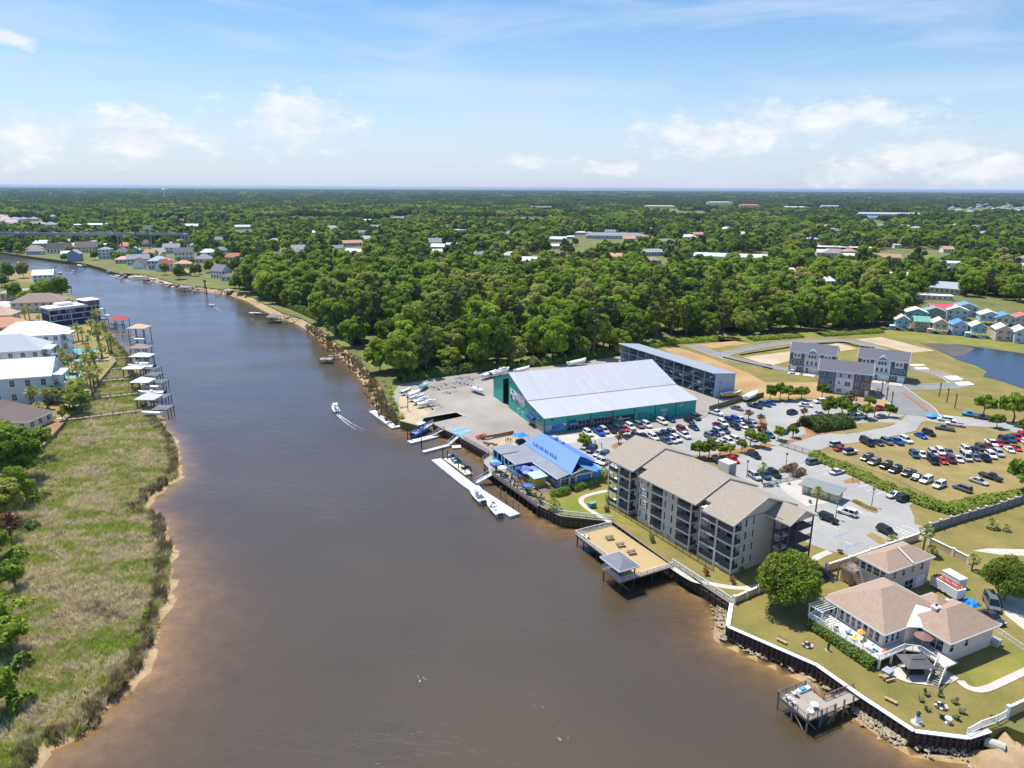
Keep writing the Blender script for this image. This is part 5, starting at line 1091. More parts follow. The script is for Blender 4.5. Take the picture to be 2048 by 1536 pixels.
# ------------------------------------------------------------------ cars
def paint(name, c): return M('paint_'+name, S(*c), .28, var=.02, spec=.6)
PAINT = dict(white=(232,233,235), silver=(176,180,186), grey=(104,108,114), charcoal=(62,66,72), black=(26,28,32), navy=(30,44,84), blue=(30,80,170), skyblue=(40,150,220), red=(190,30,36), maroon=(112,30,38), teal=(40,84,110), brown=(74,40,36), cream=(220,216,204))
m_carglass = M('car_glass', S(28,34,44), .08, var=.05, spec=.8); m_tyre = M('tyre', S(26,26,28), .9, var=.1); m_rim = M('rim', S(150,152,156), .4, metal=.6, var=.05)
m_lamp = M('headlamp', S(236,238,240), .2, var=.02); m_tail = M('tail_lamp', S(170,24,24), .3, var=.05); m_btrim = M('bumper_trim', S(44,46,50), .6, var=.05)
def car_proto(kind):
    """stations along the length: (x, bottom, top, half width); nose towards +X"""
    L_, W_, H = dict(sedan=(4.8,.92,1.45), suv=(4.8,.96,1.75), pickup=(5.7,1.0,1.85), van=(5.6,1.02,2.1), jeep=(4.5,.94,1.85), sport=(4.5,.93,1.28))[kind]
    hl = L_/2; belt = dict(sedan=.88, suv=1.0, pickup=1.08, van=1.1, jeep=1.1, sport=.8)[kind]; gb = .22 if kind in ('sedan','sport') else .32
    st = {'sedan': [(-1,.62,.70,.80),(-.93,.40,.86,.95),(-.55,.30,.92,1),(0,.28,.93,1),(.45,.28,.9,1),(.9,.34,.74,.93),(1,.5,.62,.78)],
          'sport': [(-1,.6,.74,.82),(-.93,.4,.9,.97),(-.5,.3,.94,1),(.1,.28,.92,1),(.5,.28,.86,.98),(.92,.34,.66,.9),(1,.46,.54,.74)],
          'suv': [(-1,.5,.86,.86),(-.96,.4,.96,.96),(-.5,.32,.98,1),(0,.3,.98,1),(.5,.3,.96,1),(.93,.36,.86,.94),(1,.5,.74,.8)],
          'pickup': [(-1,.5,.94,.94),(-.97,.42,.96,.98),(-.5,.34,.96,1),(0,.34,.98,1),(.5,.34,.98,1),(.94,.38,.9,.96),(1,.5,.8,.86)],
          'van': [(-1,.4,.95,.92),(-.97,.34,.98,.98),(-.4,.3,1,1),(.3,.3,1,1),(.7,.3,.94,1),(.95,.34,.8,.92),(1,.48,.66,.8)],
          'jeep': [(-1,.5,.94,.86),(-.96,.42,.98,.9),(-.4,.4,.98,.92),(0,.4,.98,.92),(.5,.4,.96,.9),(.95,.44,.94,.84),(1,.5,.86,.8)]}[kind]
    b = MB(); rings = []
    for (fx, zb, zt, wf) in st:
        x, w_ = fx*hl, W_*wf; z0, z1 = max(gb, zb*belt*.9), zt*belt; rings.append([(x,-w_*.9,z0),(x,-w_,z0+.12),(x,-w_,z1-.14),(x,-w_*.88,z1),(x,w_*.88,z1),(x,w_,z1-.14),(x,w_,z0+.12),(x,w_*.9,z0)])
    body = b.loft(rings).mesh('body', paint('white', PAINT['white']))
    gx = dict(sedan=(-.66,-.34,.12,.46), sport=(-.62,-.28,.02,.42), suv=(-.94,-.82,.2,.5), pickup=(-.16,-.08,.3,.52), van=(-.97,-.92,.42,.72), jeep=(-.94,-.9,.24,.34))[kind]
    xs = [g*hl for g in gx]; wb, wt = W_*.9, W_*.74; z0, z1 = belt*.93, H
    if kind == 'pickup' or kind == 'jeep': wt = W_*.8
    g = MB().loft([[(xs[0],-wb,z0),(xs[0],wb,z0),(xs[0]+.01,wb*.98,z0+.02),(xs[0]+.01,-wb*.98,z0+.02)],[(xs[1],-wb,z0),(xs[1],wb,z0),(xs[1],wt,z1-.04),(xs[1],-wt,z1-.04)],[(xs[2],-wb,z0),(xs[2],wb,z0),(xs[2],wt,z1-.04),(xs[2],-wt,z1-.04)],[(xs[3],-wb,z0),(xs[3],wb,z0),(xs[3]-.01,wb*.98,z0+.02),(xs[3]-.01,-wb*.98,z0+.02)]]).mesh('windows', m_carglass)
    rf = MB().loft([[(xs[1]-.1,-wt*.96,z1-.05),(xs[1]-.1,wt*.96,z1-.05),(xs[1]-.05,wt*.9,z1),(xs[1]-.05,-wt*.9,z1)],[(xs[2]+.06,-wt*.96,z1-.05),(xs[2]+.06,wt*.96,z1-.05),(xs[2],wt*.9,z1),(xs[2],-wt*.9,z1)]])
    for s in (-1, 1):                        # door pillars
        for px_ in (xs[1]+(xs[2]-xs[1])*.02, (xs[1]+xs[2])/2+.15, xs[2]-.02): rf.beam((px_,s*(wb+.005),z0+.02), (px_,s*(wt+.005),z1-.05), .1, .03)
        if kind != 'pickup': rf.beam((xs[3],s*wb,z0+.02), (xs[2],s*wt,z1-.04), .07, .05)
    roof = rf.mesh('roof', paint('white', PAINT['white']))
    R = dict(sedan=.33, sport=.33, suv=.38, pickup=.4, van=.37, jeep=.41)[kind]; wx = hl*.62; wy = W_*.93
    tyre = MB().loft([[(R*math.cos(6.283*i/12), dy, R*math.sin(6.283*i/12)) for i in range(12)] for dy in (-.11,.11)]).mesh('tyre', m_tyre); rim = MB().loft([[(R*.6*math.cos(6.283*i/8), dy, R*.6*math.sin(6.283*i/8)) for i in range(8)] for dy in (-.125,.125)]).mesh('rim', m_rim)
    hlm = MB().box(hl*.9, hl*.975, -.2, .2, belt*.62, belt*.76).mesh('headlight', m_lamp); tlm = MB().box(-hl*.995, -hl*.95, -.17, .17, belt*.62, belt*.82).mesh('tail_light', m_tail)
    parts = [('body', body, None), ('roof', roof, None), ('windows', g, None)]
    if kind == 'pickup': parts.append(('bed', MB().box(-hl*.95, xs[0]-.05, -W_*.78, W_*.78, belt*.95, belt*.97).mesh('bed', m_btrim), None))
    return dict(parts=parts, wheel=(tyre, rim, [(wx,wy,R),(wx,-wy,R),(-wx,wy,R),(-wx,-wy,R)]), hl=(hlm, [(0,W_*.62,0),(0,-W_*.62,0)]), tl=(tlm, [(0,W_*.7,0),(0,-W_*.7,0)]), trim=[MB().box(hl*.9, hl*.99, -W_*.7, W_*.7, gb+.06, gb+.2).mesh('bumper', m_btrim), MB().box(-hl*.99, -hl*.9, -W_*.8, W_*.8, gb+.06, gb+.22).mesh('bumper', m_btrim)])
CARS = {k: car_proto(k) for k in ('sedan','suv','pickup','van','jeep','sport')}
TYPEW = dict(sedan='saloon car', suv='SUV', pickup='pickup truck', van='van', jeep='open-top style jeep', sport='low sports car')
def car(px, py, rz, kind, col, label, group, roofcol=None):
    d = CARS[kind]; t = thing('parked_car', label, 'truck' if kind == 'pickup' else 'car', G(px, py, LZ+.1), rz, group); pm = paint(col, PAINT[col])
    for nm, me, _ in d['parts']:
        o = link(nm, me, t)
        if nm in ('body','roof'): o.material_slots[0].link = 'OBJECT'; o.material_slots[0].material = pm if nm == 'body' or not roofcol else paint(roofcol, PAINT[roofcol])
    ty, rm, pos = d['wheel']
    for p in pos: wl = link('wheel', ty, t, p); link('rim', rm, wl)
    for nm, key in (('headlight','hl'),('tail_light','tl')):
        for p in d[key][1]: link(nm, d[key][0], t, p)
    [link('bumper', q, t) for q in d['trim']]; return t
def zz(ox, oy, s): return lambda x, y: (ox+x/s, oy+y/s)
Z3, Z4, Z5, ZT = zz(1100,780,6.827), zz(1400,760,7.314), zz(1640,820,5.02), zz(1560,660,6.827)
def row(f, phrase, group, items, a0, a1):
    """a row of parked cars; a0->a1 are two picture points giving the way the noses point"""
    d0 = ang(f(*a0), f(*a1))
    items = sorted(items, key=lambda i: i[0]); cnt = {}
    for it in items: cnt[(it[3], it[2])] = cnt.get((it[3], it[2]), 0)+1
    seen = {}
    for it in items:
        x, y, k, c = it[:4]; da = rad(it[4]) if len(it) > 4 else 0; rc = it[5] if len(it) > 5 else None; key = (c, k); seen[key] = seen.get(key, 0)+1
        col = {'skyblue': 'bright blue', 'charcoal': 'dark grey'}.get(c, c)
        lb = (col+' '+TYPEW[k]) if cnt[key] == 1 else ORD[seen[key]]+' '+col+' '+TYPEW[k]+' from the left'
        car(*f(x, y), d0+da, k, c, lb+' '+phrase, group, rc)
row(Z3, 'in the row along the teal shed', 'cars along the teal shed', [(520,612,'suv','white'),(668,600,'pickup','blue'),(740,575,'suv','silver'),(842,570,'suv','black'),(942,560,'suv','charcoal'),(1015,545,'sedan','red'),(1095,525,'suv','white'),(1218,505,'suv','grey'),(1320,498,'suv','cream'),(1530,455,'suv','white'),(1640,420,'sedan','navy')], (470,560), (590,640))
row(Z3, 'in the middle rows of the shop parking lot', 'cars in the middle of the shop lot', [(1060,668,'sedan','charcoal'),(1180,655,'suv','brown'),(1275,650,'sedan','navy'),(1410,668,'suv','white'),(1485,650,'pickup','charcoal'),(1580,630,'suv','navy'),(1665,610,'suv','grey'),(1580,712,'sedan','teal'),(1665,705,'sedan','silver'),(1725,690,'suv','cream'),(1900,440,'sedan','black'),(1985,395,'suv','charcoal'),(1960,530,'sedan','navy'),(1800,560,'suv','maroon'),(1830,640,'pickup','white')], (1400,610), (1540,690))
row(Z3, 'beside the blue restaurant roof', 'cars beside the restaurant', [(500,795,'jeep','white',0,'charcoal'),(572,835,'suv','navy'),(662,885,'sedan','silver'),(735,912,'suv','teal'),(680,975,'sedan','white'),(748,1005,'suv','cream')], (600,800), (520,850))
row(Z4, 'by the marina fence', 'cars by the marina fence', [(225,505,'pickup','white'),(540,432,'sedan','grey'),(800,400,'pickup','navy'),(945,378,'suv','teal'),(1015,350,'sedan','blue')], (470,410), (610,445))
row(Z4, 'in the crowded block of the shop lot', 'cars in the crowded block', [(330,655,'suv','white'),(430,622,'suv','navy'),(520,600,'suv','blue'),(600,598,'sedan','white'),(255,680,'sedan','maroon'),(515,705,'suv','black'),(625,690,'sedan','cream'),(695,672,'suv','charcoal'),(785,668,'sedan','silver')], (450,660), (590,740))
row(Z4, 'in the short row below the crowded block', 'cars below the crowded block', [(150,850,'suv','grey'),(212,800,'sedan','navy'),(268,778,'suv','silver'),(348,762,'suv','charcoal')], (150,730), (330,810))
row(Z4, 'in the white row behind the young trees', 'cars behind the young trees', [(250,958,'sedan','white'),(335,942,'sedan','silver'),(420,925,'suv','white'),(520,900,'suv','cream'),(750,872,'sedan','white'),(800,850,'suv','silver'),(1005,825,'sedan','teal')], (440,860), (620,950))
row(ZT, 'in the far rows by the townhouses', 'cars near the townhouses', [(165,1145,'suv','navy',200),(350,1045,'sedan','white',150),(545,995,'suv','white'),(735,1008,'sedan','maroon'),(1060,1055,'sedan','charcoal',180),(1345,1095,'pickup','red',180),(520,1160,'sedan','silver'),(950,1205,'suv','cream'),(1095,1200,'suv','white',180),(1390,1200,'sedan','grey',180)], (640,985), (440,1000))
car(*ZT(165,585), ang(ZT(165,640), ZT(175,540)), 'sedan', 'white', 'white saloon on the drive of the left townhouse row', None)
row(Z5, 'at the left edge of the parking field', 'cars at the left of the field', [(165,362,'suv','silver'),(205,405,'sport','red'),(300,440,'jeep','white',0,'black')], (90,370), (240,350))
row(Z5, 'in the row along the vine hedge', 'cars along the vine hedge', [(470,498,'suv','charcoal'),(545,540,'suv','grey'),(660,580,'jeep','black'),(755,618,'suv','black'),(885,650,'pickup','charcoal'),(970,692,'sedan','navy'),(1065,722,'suv','white'),(1195,772,'suv','cream')], (530,470), (410,515))
row(Z5, 'standing alone on the lower grass', 'cars on the lower grass', [(1425,805,'suv','grey'),(1590,732,'sedan','silver',180),(1710,690,'pickup','black',180)], (1510,830), (1340,770))
row(Z5, 'in the upper row of the parking field', 'cars in the upper row', [(470,345,'van','black'),(575,342,'sedan','charcoal'),(670,335,'suv','grey'),(765,332,'pickup','blue'),(860,318,'suv','white'),(1010,272,'sedan','blue'),(1090,248,'suv','black')], (400,300), (550,380))
row(Z5, 'at the top of the parking field', 'trucks at the top of the field', [(1250,200,'pickup','grey'),(1350,158,'pickup','white'),(1255,112,'suv','white')], (1340,210), (1150,180))
row(Z5, 'in the front row of the crowded field block', 'cars in the front field row', [(945,465,'suv','teal'),(1025,462,'sedan','white'),(1130,525,'van','black'),(1228,525,'sedan','red'),(1310,518,'suv','brown'),(1385,508,'sedan','cream'),(1460,492,'van','silver'),(1555,492,'sedan','grey'),(1645,497,'pickup','black'),(1715,472,'suv','white'),(1788,452,'suv','silver')], (1080,460), (1190,560))
row(Z5, 'in the back row of the crowded field block', 'cars in the back field row', [(1130,448,'suv','silver'),(1205,438,'suv','white'),(1290,438,'sedan','grey'),(1460,418,'suv','cream'),(1545,418,'sedan','navy'),(1610,398,'suv','charcoal'),(1690,380,'sedan','maroon'),(1720,352,'pickup','white'),(1795,348,'sedan','red'),(1840,318,'suv','navy'),(1912,312,'suv','teal'),(1965,292,'pickup','red'),(2035,276,'suv','red'),(1900,412,'sport','white'),(1972,396,'sport','red'),(2050,330,'sedan','white')], (1160,400), (1250,480))
car(*Z5(1515,62), ang(Z5(1580,70), Z5(1450,50)), 'pickup', 'skyblue', 'bright blue pickup truck parked under the street trees', None)
car(*Z5(1640,92), ang(Z5(1710,100), Z5(1580,80)), 'pickup', 'charcoal', 'dark pickup in the shade behind the bright blue truck', None)
row(Z4, 'in the apartment lot by the young trees', 'cars in the upper apartment lot', [(790,1125,'suv','black'),(478,1185,'sedan','red'),(262,1212,'suv','navy')], (700,1060), (890,1160))
row(Z4, 'beside the red-leaved shrubs', 'cars beside the red shrubs', [(795,1432,'suv','silver'),(935,1422,'suv','teal'),(1082,1398,'suv','black')], (700,1370), (890,1490))
car(*Z4(1655,1222), ang(Z4(1560,1230), Z4(1750,1200)), 'suv', 'grey', 'grey SUV parked alone by the lot hedge', None)
car(*Z4(2000,1365), ang(Z4(1910,1380), Z4(2060,1340)), 'sedan', 'white', 'white saloon parked alone by the lot hedge', None)
car(*Z5(745,872), ang(Z5(820,850), Z5(670,880)), 'sedan', 'silver', 'silver saloon beside the black SUV near the field corner', None)
car(*Z5(842,905), ang(Z5(760,920), Z5(910,880)), 'suv', 'black', 'black SUV beside the silver saloon near the field corner', None)
car(*Z5(270,1048), ang(Z5(360,1080), Z5(180,1020)), 'suv', 'white', 'large white SUV by the flower island', None)
car(*Z5(85,1115), ang(Z5(0,1070), Z5(190,1150)), 'jeep', 'black', 'black jeep below the large white SUV', None)
car(*Z5(665,1240), ang(Z5(590,1200), Z5(760,1290)), 'suv', 'black', 'black SUV next to the hatched bay', None)
car(1982,1211, ang((1972,1190),(1992,1230)), 'van', 'grey', 'grey minivan beside the round bush', None)
car(1983,1239, ang((1965,1228),(2000,1250)), 'sedan', 'charcoal', 'dark saloon on the drive behind the river house', None)
# ------------------------------------------------------------------ painted bays
def stripe(a, b_, wd=.14, mat=m_paint, z=LZ+.105):
    p, q = G(*a, z), G(*b_, z); MBX.beam(p, q, wd, .008)
for mat, segs in ((m_paint, [((1474,917),(1504,927)),((1485,915),(1517,923)),((1498,911),(1528,920)),((1602,931),(1614,927)),((1618,936),(1645,928)),((1632,943),(1660,935)),((1648,949),(1662,945)),((1716,975),(1742,968)),((1734,982),(1760,974)),((1752,989),(1778,981)),((1648,1040),(1676,1058)),((1640,1045),(1660,1054)),((1700,1012),(1732,1031)),((1672,1020),(1704,1040)),((1780,1057),(1815,1071)),((1792,1054),(1827,1068)),((1795,1064),(1806,1060)),((1802,1067),(1813,1063)),((1809,1070),(1820,1066)),((1777,1066),(1808,1082)),((1803,1050),(1840,1062)),((1690,1083),(1705,1090)),
     ((1180,872),(1196,882)),((1262,866),(1275,874)),((1300,862),(1312,870)),((1325,858),(1338,866)),((1352,866),(1366,875)),((1335,876),(1350,886)),((1420,876),(1440,886)),((1445,870),(1462,880)),((1480,858),(1497,867)),((1432,902),(1452,912)),((1580,828),(1600,823)),((1620,829),(1640,824)),((1660,828),(1680,824)),((1700,830),(1720,826)),((1745,833),(1765,829))]),
    (m_bpaint, [((1632,1060),(1650,1070)),((1650,1080),(1668,1092)),((1690,1095),(1720,1085)),((1668,1075),(1700,1062))])):
    MBX = MB()
    for a, b_ in segs: stripe(a, b_)
    o = MBX.build('bay_markings', mat); tag(o, kind='structure')
# ------------------------------------------------------------------ seawalls, docks, boats
m_pile = M('dark_pile', S(70,60,52), .95, var=.2); m_bulk = M('timber_bulkhead', S(84,70,58), .95, scale=1.2, var=.25); m_rust = M('rusty_sheet_pile', S(74,56,48), .9, scale=1.5, var=.3)
m_float = M('floating_dock', S(196,200,204), .85, var=.06, scale=.8); m_gang = M('gangway_grey', S(190,192,194), .7, var=.05); m_pine = MATS['pine_needle']
m_tdeck = M('new_deck_boards', S(180,155,112), .9, scale=.9, var=.24, aniso=(2.2,.25,1)); m_pilelt = M('pale_pile', S(150,140,124), .95, var=.15)
def poly3(pts, z): return [G(p[0], p[1], z) for p in pts]
def bulkhead(label, pts, top, bot, mat, sp, cap=m_white, capw=.45, name='seawall', rib=.28, wale=True):
    P = poly3(pts, top); t = thing(name, label, 'seawall', (0,0,0))
    for a, b_ in zip(P[:-1], P[1:]):
        d = (b_-a); L_ = Vector((d.x,d.y)).length; u = Vector((d.x,d.y,0)).normalized(); nrm = Vector((u.y,-u.x,0))
        MB().add([a-nrm*.1, b_-nrm*.1, b_-nrm*.1+Vector((0,0,bot-top)), a-nrm*.1+Vector((0,0,bot-top)), a+nrm*.08, b_+nrm*.08, b_+nrm*.08+Vector((0,0,bot-top)), a+nrm*.08+Vector((0,0,bot-top))], [(0,1,2,3),(7,6,5,4),(0,4,5,1),(3,2,6,7),(0,3,7,4),(1,5,6,2)]).build('wall_face', mat, t)
        n = max(1, int(L_/sp)); me = MB().box(-rib/2, rib/2, -.12, .2, bot, top-.12).mesh('sheet_pile', mat)
        for i in range(n): link('sheet_pile', me, t, a*(1-(i+.5)/n)*0+(a+(b_-a)*(i+.5)/n+nrm*.14)*Vector((1,1,0)).x*1 if 0 else Vector(((a.x+(b_.x-a.x)*(i+.5)/n)+nrm.x*.2, (a.y+(b_.y-a.y)*(i+.5)/n)+nrm.y*.2, 0)), math.atan2(u.y, u.x)+math.pi)
        if cap: MB().beam(a+nrm*.1+Vector((0,0,.06)), b_+nrm*.1+Vector((0,0,.06)), capw, .14).build('cap', cap, t)
        if wale: MB().beam(a+nrm*.34+Vector((0,0,-.7)), b_+nrm*.34+Vector((0,0,-.7)), .16, .2).build('wale', mat if cap is not m_white else M('pale_wale', S(196,196,180), .8), t)
    return t
m_vinyl = M('white_vinyl', S(238,240,242), .5, var=.03)
bulkhead('brown sheet-pile seawall with wide white cap around the house lawn', [(1464,1208),(1456.6,1253),(1634,1330),(1725,1394),(1829,1462),(1934,1475),(1978,1461)], LZ+.15, -1.5, m_rust, .85, cap=m_vinyl, capw=.75, rib=.42)
bulkhead('dark timber bulkhead below the white walkway fence', [(1226,1043),(1345,1129),(1464,1208)], LZ-.05, -2, m_bulk, 1.6, cap=m_dwood)
bulkhead('dark timber bulkhead between restaurant deck and picnic pier', [(1083,1013),(1121,1032),(1226,1043)], LZ-.05, -2, m_bulk, 1.2, cap=m_dwood)
bulkhead('timber quay wall below the marina yard', [(866,847),(884,857),(917,872),(928,879),(985,911),(1083,1013)], LZ-.03, -2, m_bulk, 1.5, cap=m_dwood)
bulkhead('dark boat-slip walls cut into the marina yard', [(836,852),(847,836),(913,824.6),(930,833),(866,847)], LZ-.03, -2, m_bulk, 2.0, cap=m_path)
bulkhead('long grey garden bulkhead along the left marsh', [(176,612),(186,640),(192,655),(215,690),(232,722),(196,765),(177,800),(131,838),(86,892)], LZ, -.6, m_dwood, 3.0, cap=m_dwood)
# white walkway fences
def fence(label, pts, z, h=1.05, mat=m_vinyl, name='walkway_fence', **k):
    t = thing(name, label, 'fence', (0,0,0)); P = poly3(pts, z); b = MB(); rails = MB(); bals = MB()
    post = MB().box(-.08,.08,-.08,.08,0,h+.12).mesh('post', mat)
    for p, q in zip(P[:-1], P[1:]):
        L_ = (q-p).length; n = max(1, round(L_/2.2)); link('rail', MB().beam(p+Vector((0,0,h)), q+Vector((0,0,h)), .1, .09).mesh('rail', mat), t); link('rail', MB().beam(p+Vector((0,0,.18)), q+Vector((0,0,.18)), .08, .08).mesh('rail', mat), t)
        for i in range(n+1): link('post', post, t, p+(q-p)*i/n)
        m = int(L_/.2)
        for i in range(1, m): r = p+(q-p)*i/m; bals.box(r.x-.022,r.x+.022,r.y-.022,r.y+.022,r.z+.18,r.z+h)
    o = bals.build('balusters', mat, t); o['kind'] = 'stuff'; return t
fence('white picket fence along the walkway right of the picnic pier', [(1345,1127),(1400,1163),(1462,1204)], LZ)
fence('white picket fence on the bulkhead left of the picnic pier', [(1085,1009),(1122,1029),(1224,1040)], LZ)
fence('white vinyl fence closing the right end of the house lawn', [(1934,1473),(1960,1458),(1992,1447),(2012,1436)], LZ, 1.4)
# picnic pier
def pier():
    A, B_, Cc, D_ = (G(*p, 2.6) for p in ((1155,1072),(1224,1050),(1346,1133),(1270,1158)))
    t = thing('picnic_pier', 'wide golden timber pier with white railings below the apartments', 'pier', (A.x,A.y,2.6), math.atan2(Cc.y-B_.y, Cc.x-B_.x)); R_ = Matrix.Rotation(-t.rotation_euler.z, 3, 'Z')
    lo = lambda v: R_ @ (v-Vector((A.x,A.y,2.6))); b0 = lo(B_); c0 = lo(Cc); L_ = c0.x; W_ = b0.y
    x0 = b0.x
    # boards
    n = int(L_/.55); me = MB().box(-.265,.265,0,W_-.1,-.06,.0).mesh('plank', m_tdeck)
    for i in range(int((L_-x0)/.55)): link('plank', me, t, (x0+.3+i*.55, 0, 0))
    MB().box(x0,L_,0,W_,-.4,-.07).build('frame', m_bulk, t)
    for i in range(9):
        for y in (.3, W_*.5, W_-.5): MB().bar((x0+.4+i*(L_-x0-.8)/8,y,-4.5), (x0+.4+i*(L_-x0-.8)/8,y,-.4), .16, 6).build('pile', m_pile, t)
    gx = L_-6.3
    railing(t, [(x0,W_-.1,0),(x0,0,0),(gx,0,0)], 1.05, m_vinyl, gap=.18); railing(t, [(L_,0,0),(L_,W_-.1,0)], 1.05, m_vinyl, gap=.18)
    # gazebo bump-out
    g0, g1 = L_-6.0, L_-.2; MB().box(g0,g1,-3.4,0,-.3,0).build('gazebo_floor', m_tdeck, t)
    railing(t, [(g0,0,0),(g0,-3.3,0),(g1,-3.3,0),(g1,0,0)], 1.05, m_vinyl, gap=.18)
    for x in (g0+.15,g1-.15):
        for y in (-3.2,.4): MB().box(x-.1,x+.1,y-.1,y+.1,0,2.7).build('gazebo_post', m_pile, t); MB().bar((x,y,-4.5), (x,y,-.3), .15, 6).build('pile', m_pile, t)
    hip_roof(t, g0, g1, -3.4, .6, 2.7, 1.3, M('slate_shingle', S(122,124,132), .95, var=.08), oh=.5)
    for x in (g0,g1): MB().beam((x,-3.2,-.3), (x,-.5,-2.8), .14, .18).build('brace', m_dwood, t)
    return t, x0, L_, W_
PIER = pier()
def picnic_table(name, loc, rz, label, mat, group=None, back=False):
    t = thing(name, label, 'bench' if back else 'table', loc, rz, group)
    if back:
        for i in range(3): MB().box(-.9,.9,-.28+i*.18,-.12+i*.18,.42,.46).build('seat_slat', mat, t)
        for i in range(2): MB().slab([(-.9,.3+.04*i,.62+.18*i),(.9,.3+.04*i,.62+.18*i),(.9,.34+.04*i,.76+.18*i),(-.9,.34+.04*i,.76+.18*i)], .04).build('back_slat', mat, t)
        for x in (-.7,.7): MB().box(x-.04,x+.04,-.28,.3,0,.42).build('leg', mat, t)
    else:
        for i in range(5): MB().box(-.95,.95,-.38+i*.155,-.24+i*.155,.72,.76).build('top_plank', mat, t)
        for s in (-1,1): MB().box(-.95,.95,s*.72-.13,s*.72+.13,.43,.47).build('seat', mat, t)
        for x in (-.65,.65):
            MB().beam((x,-.75,0), (x,.2,.74), .08, .1).beam((x,.75,0), (x,-.2,.74), .08, .1).build('leg', mat, t); MB().beam((x,-.8,.4), (x,.8,.4), .06, .1).build('leg_brace', mat, t)
    return t
for i, p in enumerate(((1219,1078),(1241,1092),(1263,1107))): picnic_table('picnic_table', G(*p,2.6), ang((1200,1085),(1235,1080)), ORD[i+1]+' dark picnic table from the left on the golden pier', m_dwood, 'picnic tables on the pier')
picnic_table('picnic_table', G(1773,1358), rad(20), 'pale picnic table beside the round patio', m_tdeck)
for p, lb in (((1563,1285),'pale timber bench near the seawall below the big tree'),((1781,1404),'pale timber bench near the seawall right of the small dock')): picnic_table('garden_bench', G(*p), ang((1550,1280),(1575,1292)), lb, m_tdeck, None, True)
def deck_chair(loc, rz, label, mat, group):
    t = thing('armchair', label, 'chair', loc, rz, group); MB().slab([(-.3,-.3,.36),(.3,-.3,.36),(.28,.3,.28),(-.28,.3,.28)], .04).build('seat', mat, t); MB().slab([(-.28,.26,.28),(.28,.26,.28),(.26,.55,.95),(-.26,.55,.95)], .04).build('backrest', mat, t)
    for s in (-1,1): MB().box(s*.34-.06,s*.34+.06,-.35,.4,.52,.55).build('armrest', mat, t); MB().box(s*.34-.03,s*.34+.03,-.3,-.22,0,.52).build('leg', mat, t); MB().beam((s*.32,.5,0), (s*.32,-.1,.32), .05, .07).build('leg', mat, t)
    return t
for i, p in enumerate(((1167,1073),(1174,1076))): deck_chair(G(*p,2.6), rad(200+20*i), ('left' if i == 0 else 'right')+' white armchair in the corner of the golden pier', m_vinyl, 'white chairs on the pier')
# small timber dock in front of the river house
def small_dock():
    P = [G(*p, 2.2) for p in ((1555,1392),(1610,1371),(1660,1409),(1608,1445))]; o = P[0]; u = (P[1]-P[0]); rz = math.atan2(u.y,u.x)
    t = thing('small_dock', 'grey weathered dock platform on posts below the house seawall', 'dock', o, rz); R_ = Matrix.Rotation(-rz, 3, 'Z'); q = [R_ @ (p-o) for p in P]; W_ = q[1].x; D = q[3].y
    y0, y1 = sorted((0, D)); n = int((y1-y0)/.4); me = MB().box(0,W_,-.19,.19,-.05,0).mesh('plank', m_deck)
    for i in range(n): link('plank', me, t, (0, y0+.2+i*.4, 0))
    e = R_ @ (G(1722,1385,2.2)-o); s_ = R_ @ (G(1668,1420,2.2)-o)
    a = Vector((W_, y0+1.2, 0)); d = Vector((e.x-W_, 0, 0)); m2 = int(d.length/.4); me2 = MB().box(-.19,.19,-1.1,1.1,-.05,0).mesh('plank', m_deck)
    for i in range(m2): link('plank', me2, t, (W_+.2+i*.4, y0+1.2+(e.y-y0-1.2)*0, 0))
    MB().box(0,W_,y0,y1,-.3,-.06).build('frame', m_dwood, t); MB().box(W_,W_+m2*.4,y0+.2,y0+2.2,-.3,-.06).build('frame', m_dwood, t)
    for x, y in ((.1,y0+.1),(.1,y1-.1),(W_*.5,y0+.1),(W_-.1,y0+.1),(W_-.1,y1-.1),(.1,(y0+y1)/2),(W_+2,y0+.2),(W_+4,y0+.2),(W_+2,y0+2.2)): MB().box(x-.1,x+.1,y-.1,y+.1,-4,1.0).build('post', m_dwood, t)
    for a_, b_ in (((.1,y0+.1,-.2),(2.4,y0+.1,-2.6)),((W_,y0,-.2),(W_-1.5,y0,-2.6)),((.1,(y0+y1)/2,-.2),(.1,y0+.3,-2.6)),((W_+2,y0+.2,-.2),(W_+3.4,y0+.2,-2.2))): MB().beam(a_, b_, .12, .16).build('brace', m_pilelt, t)
    railing(t, [(W_,y0+2.3,0),(W_,y1,0),(0,y1,0),(0,y0,0),(W_,y0,0)], 1.0, m_dwood, gap=.3); railing(t, [(W_,y0+2.3,0),(W_+m2*.4,y0+2.3,0)], 1.0, m_dwood, gap=.3)
    for k, (x, y) in enumerate(((.9,y1-1.2),(.9,y1-2.3),(1.6,y0+1.0),(2.6,y1-.9))):
        p = o+Matrix.Rotation(rz,3,'Z') @ Vector((x,y,0)); deck_chair(p, rz+rad((90,90,-60,180)[k]), ('first','second','third','fourth')[k]+' white chair from the left on the small grey dock', m_vinyl, 'chairs on the small dock')
    tb = thing('round_table', 'round white table on the small grey dock', 'table', o+Matrix.Rotation(rz,3,'Z') @ Vector((3.0,y0+1.6,0)), 0); MB().lathe([(0,.72),(.6,.72),(.6,.76),(0,.76)], 14).build('table_top', m_vinyl, tb); MB().bar((0,0,0),(0,0,.72),.06).build('leg', m_vinyl, tb)
    ck = thing('cooler_bench', 'white and blue cushioned bench on the small grey dock', 'bench', o+Matrix.Rotation(rz,3,'Z') @ Vector((4.6,y1-.8,0)), rz); MB().box(-1.2,1.2,-.35,.35,0,.45).build('seat', m_vinyl, ck); MB().box(-.8,.3,-.3,.3,.45,.62).build('cushion', M('blue_cushion', S(70,160,214), .8), ck)
small_dock()
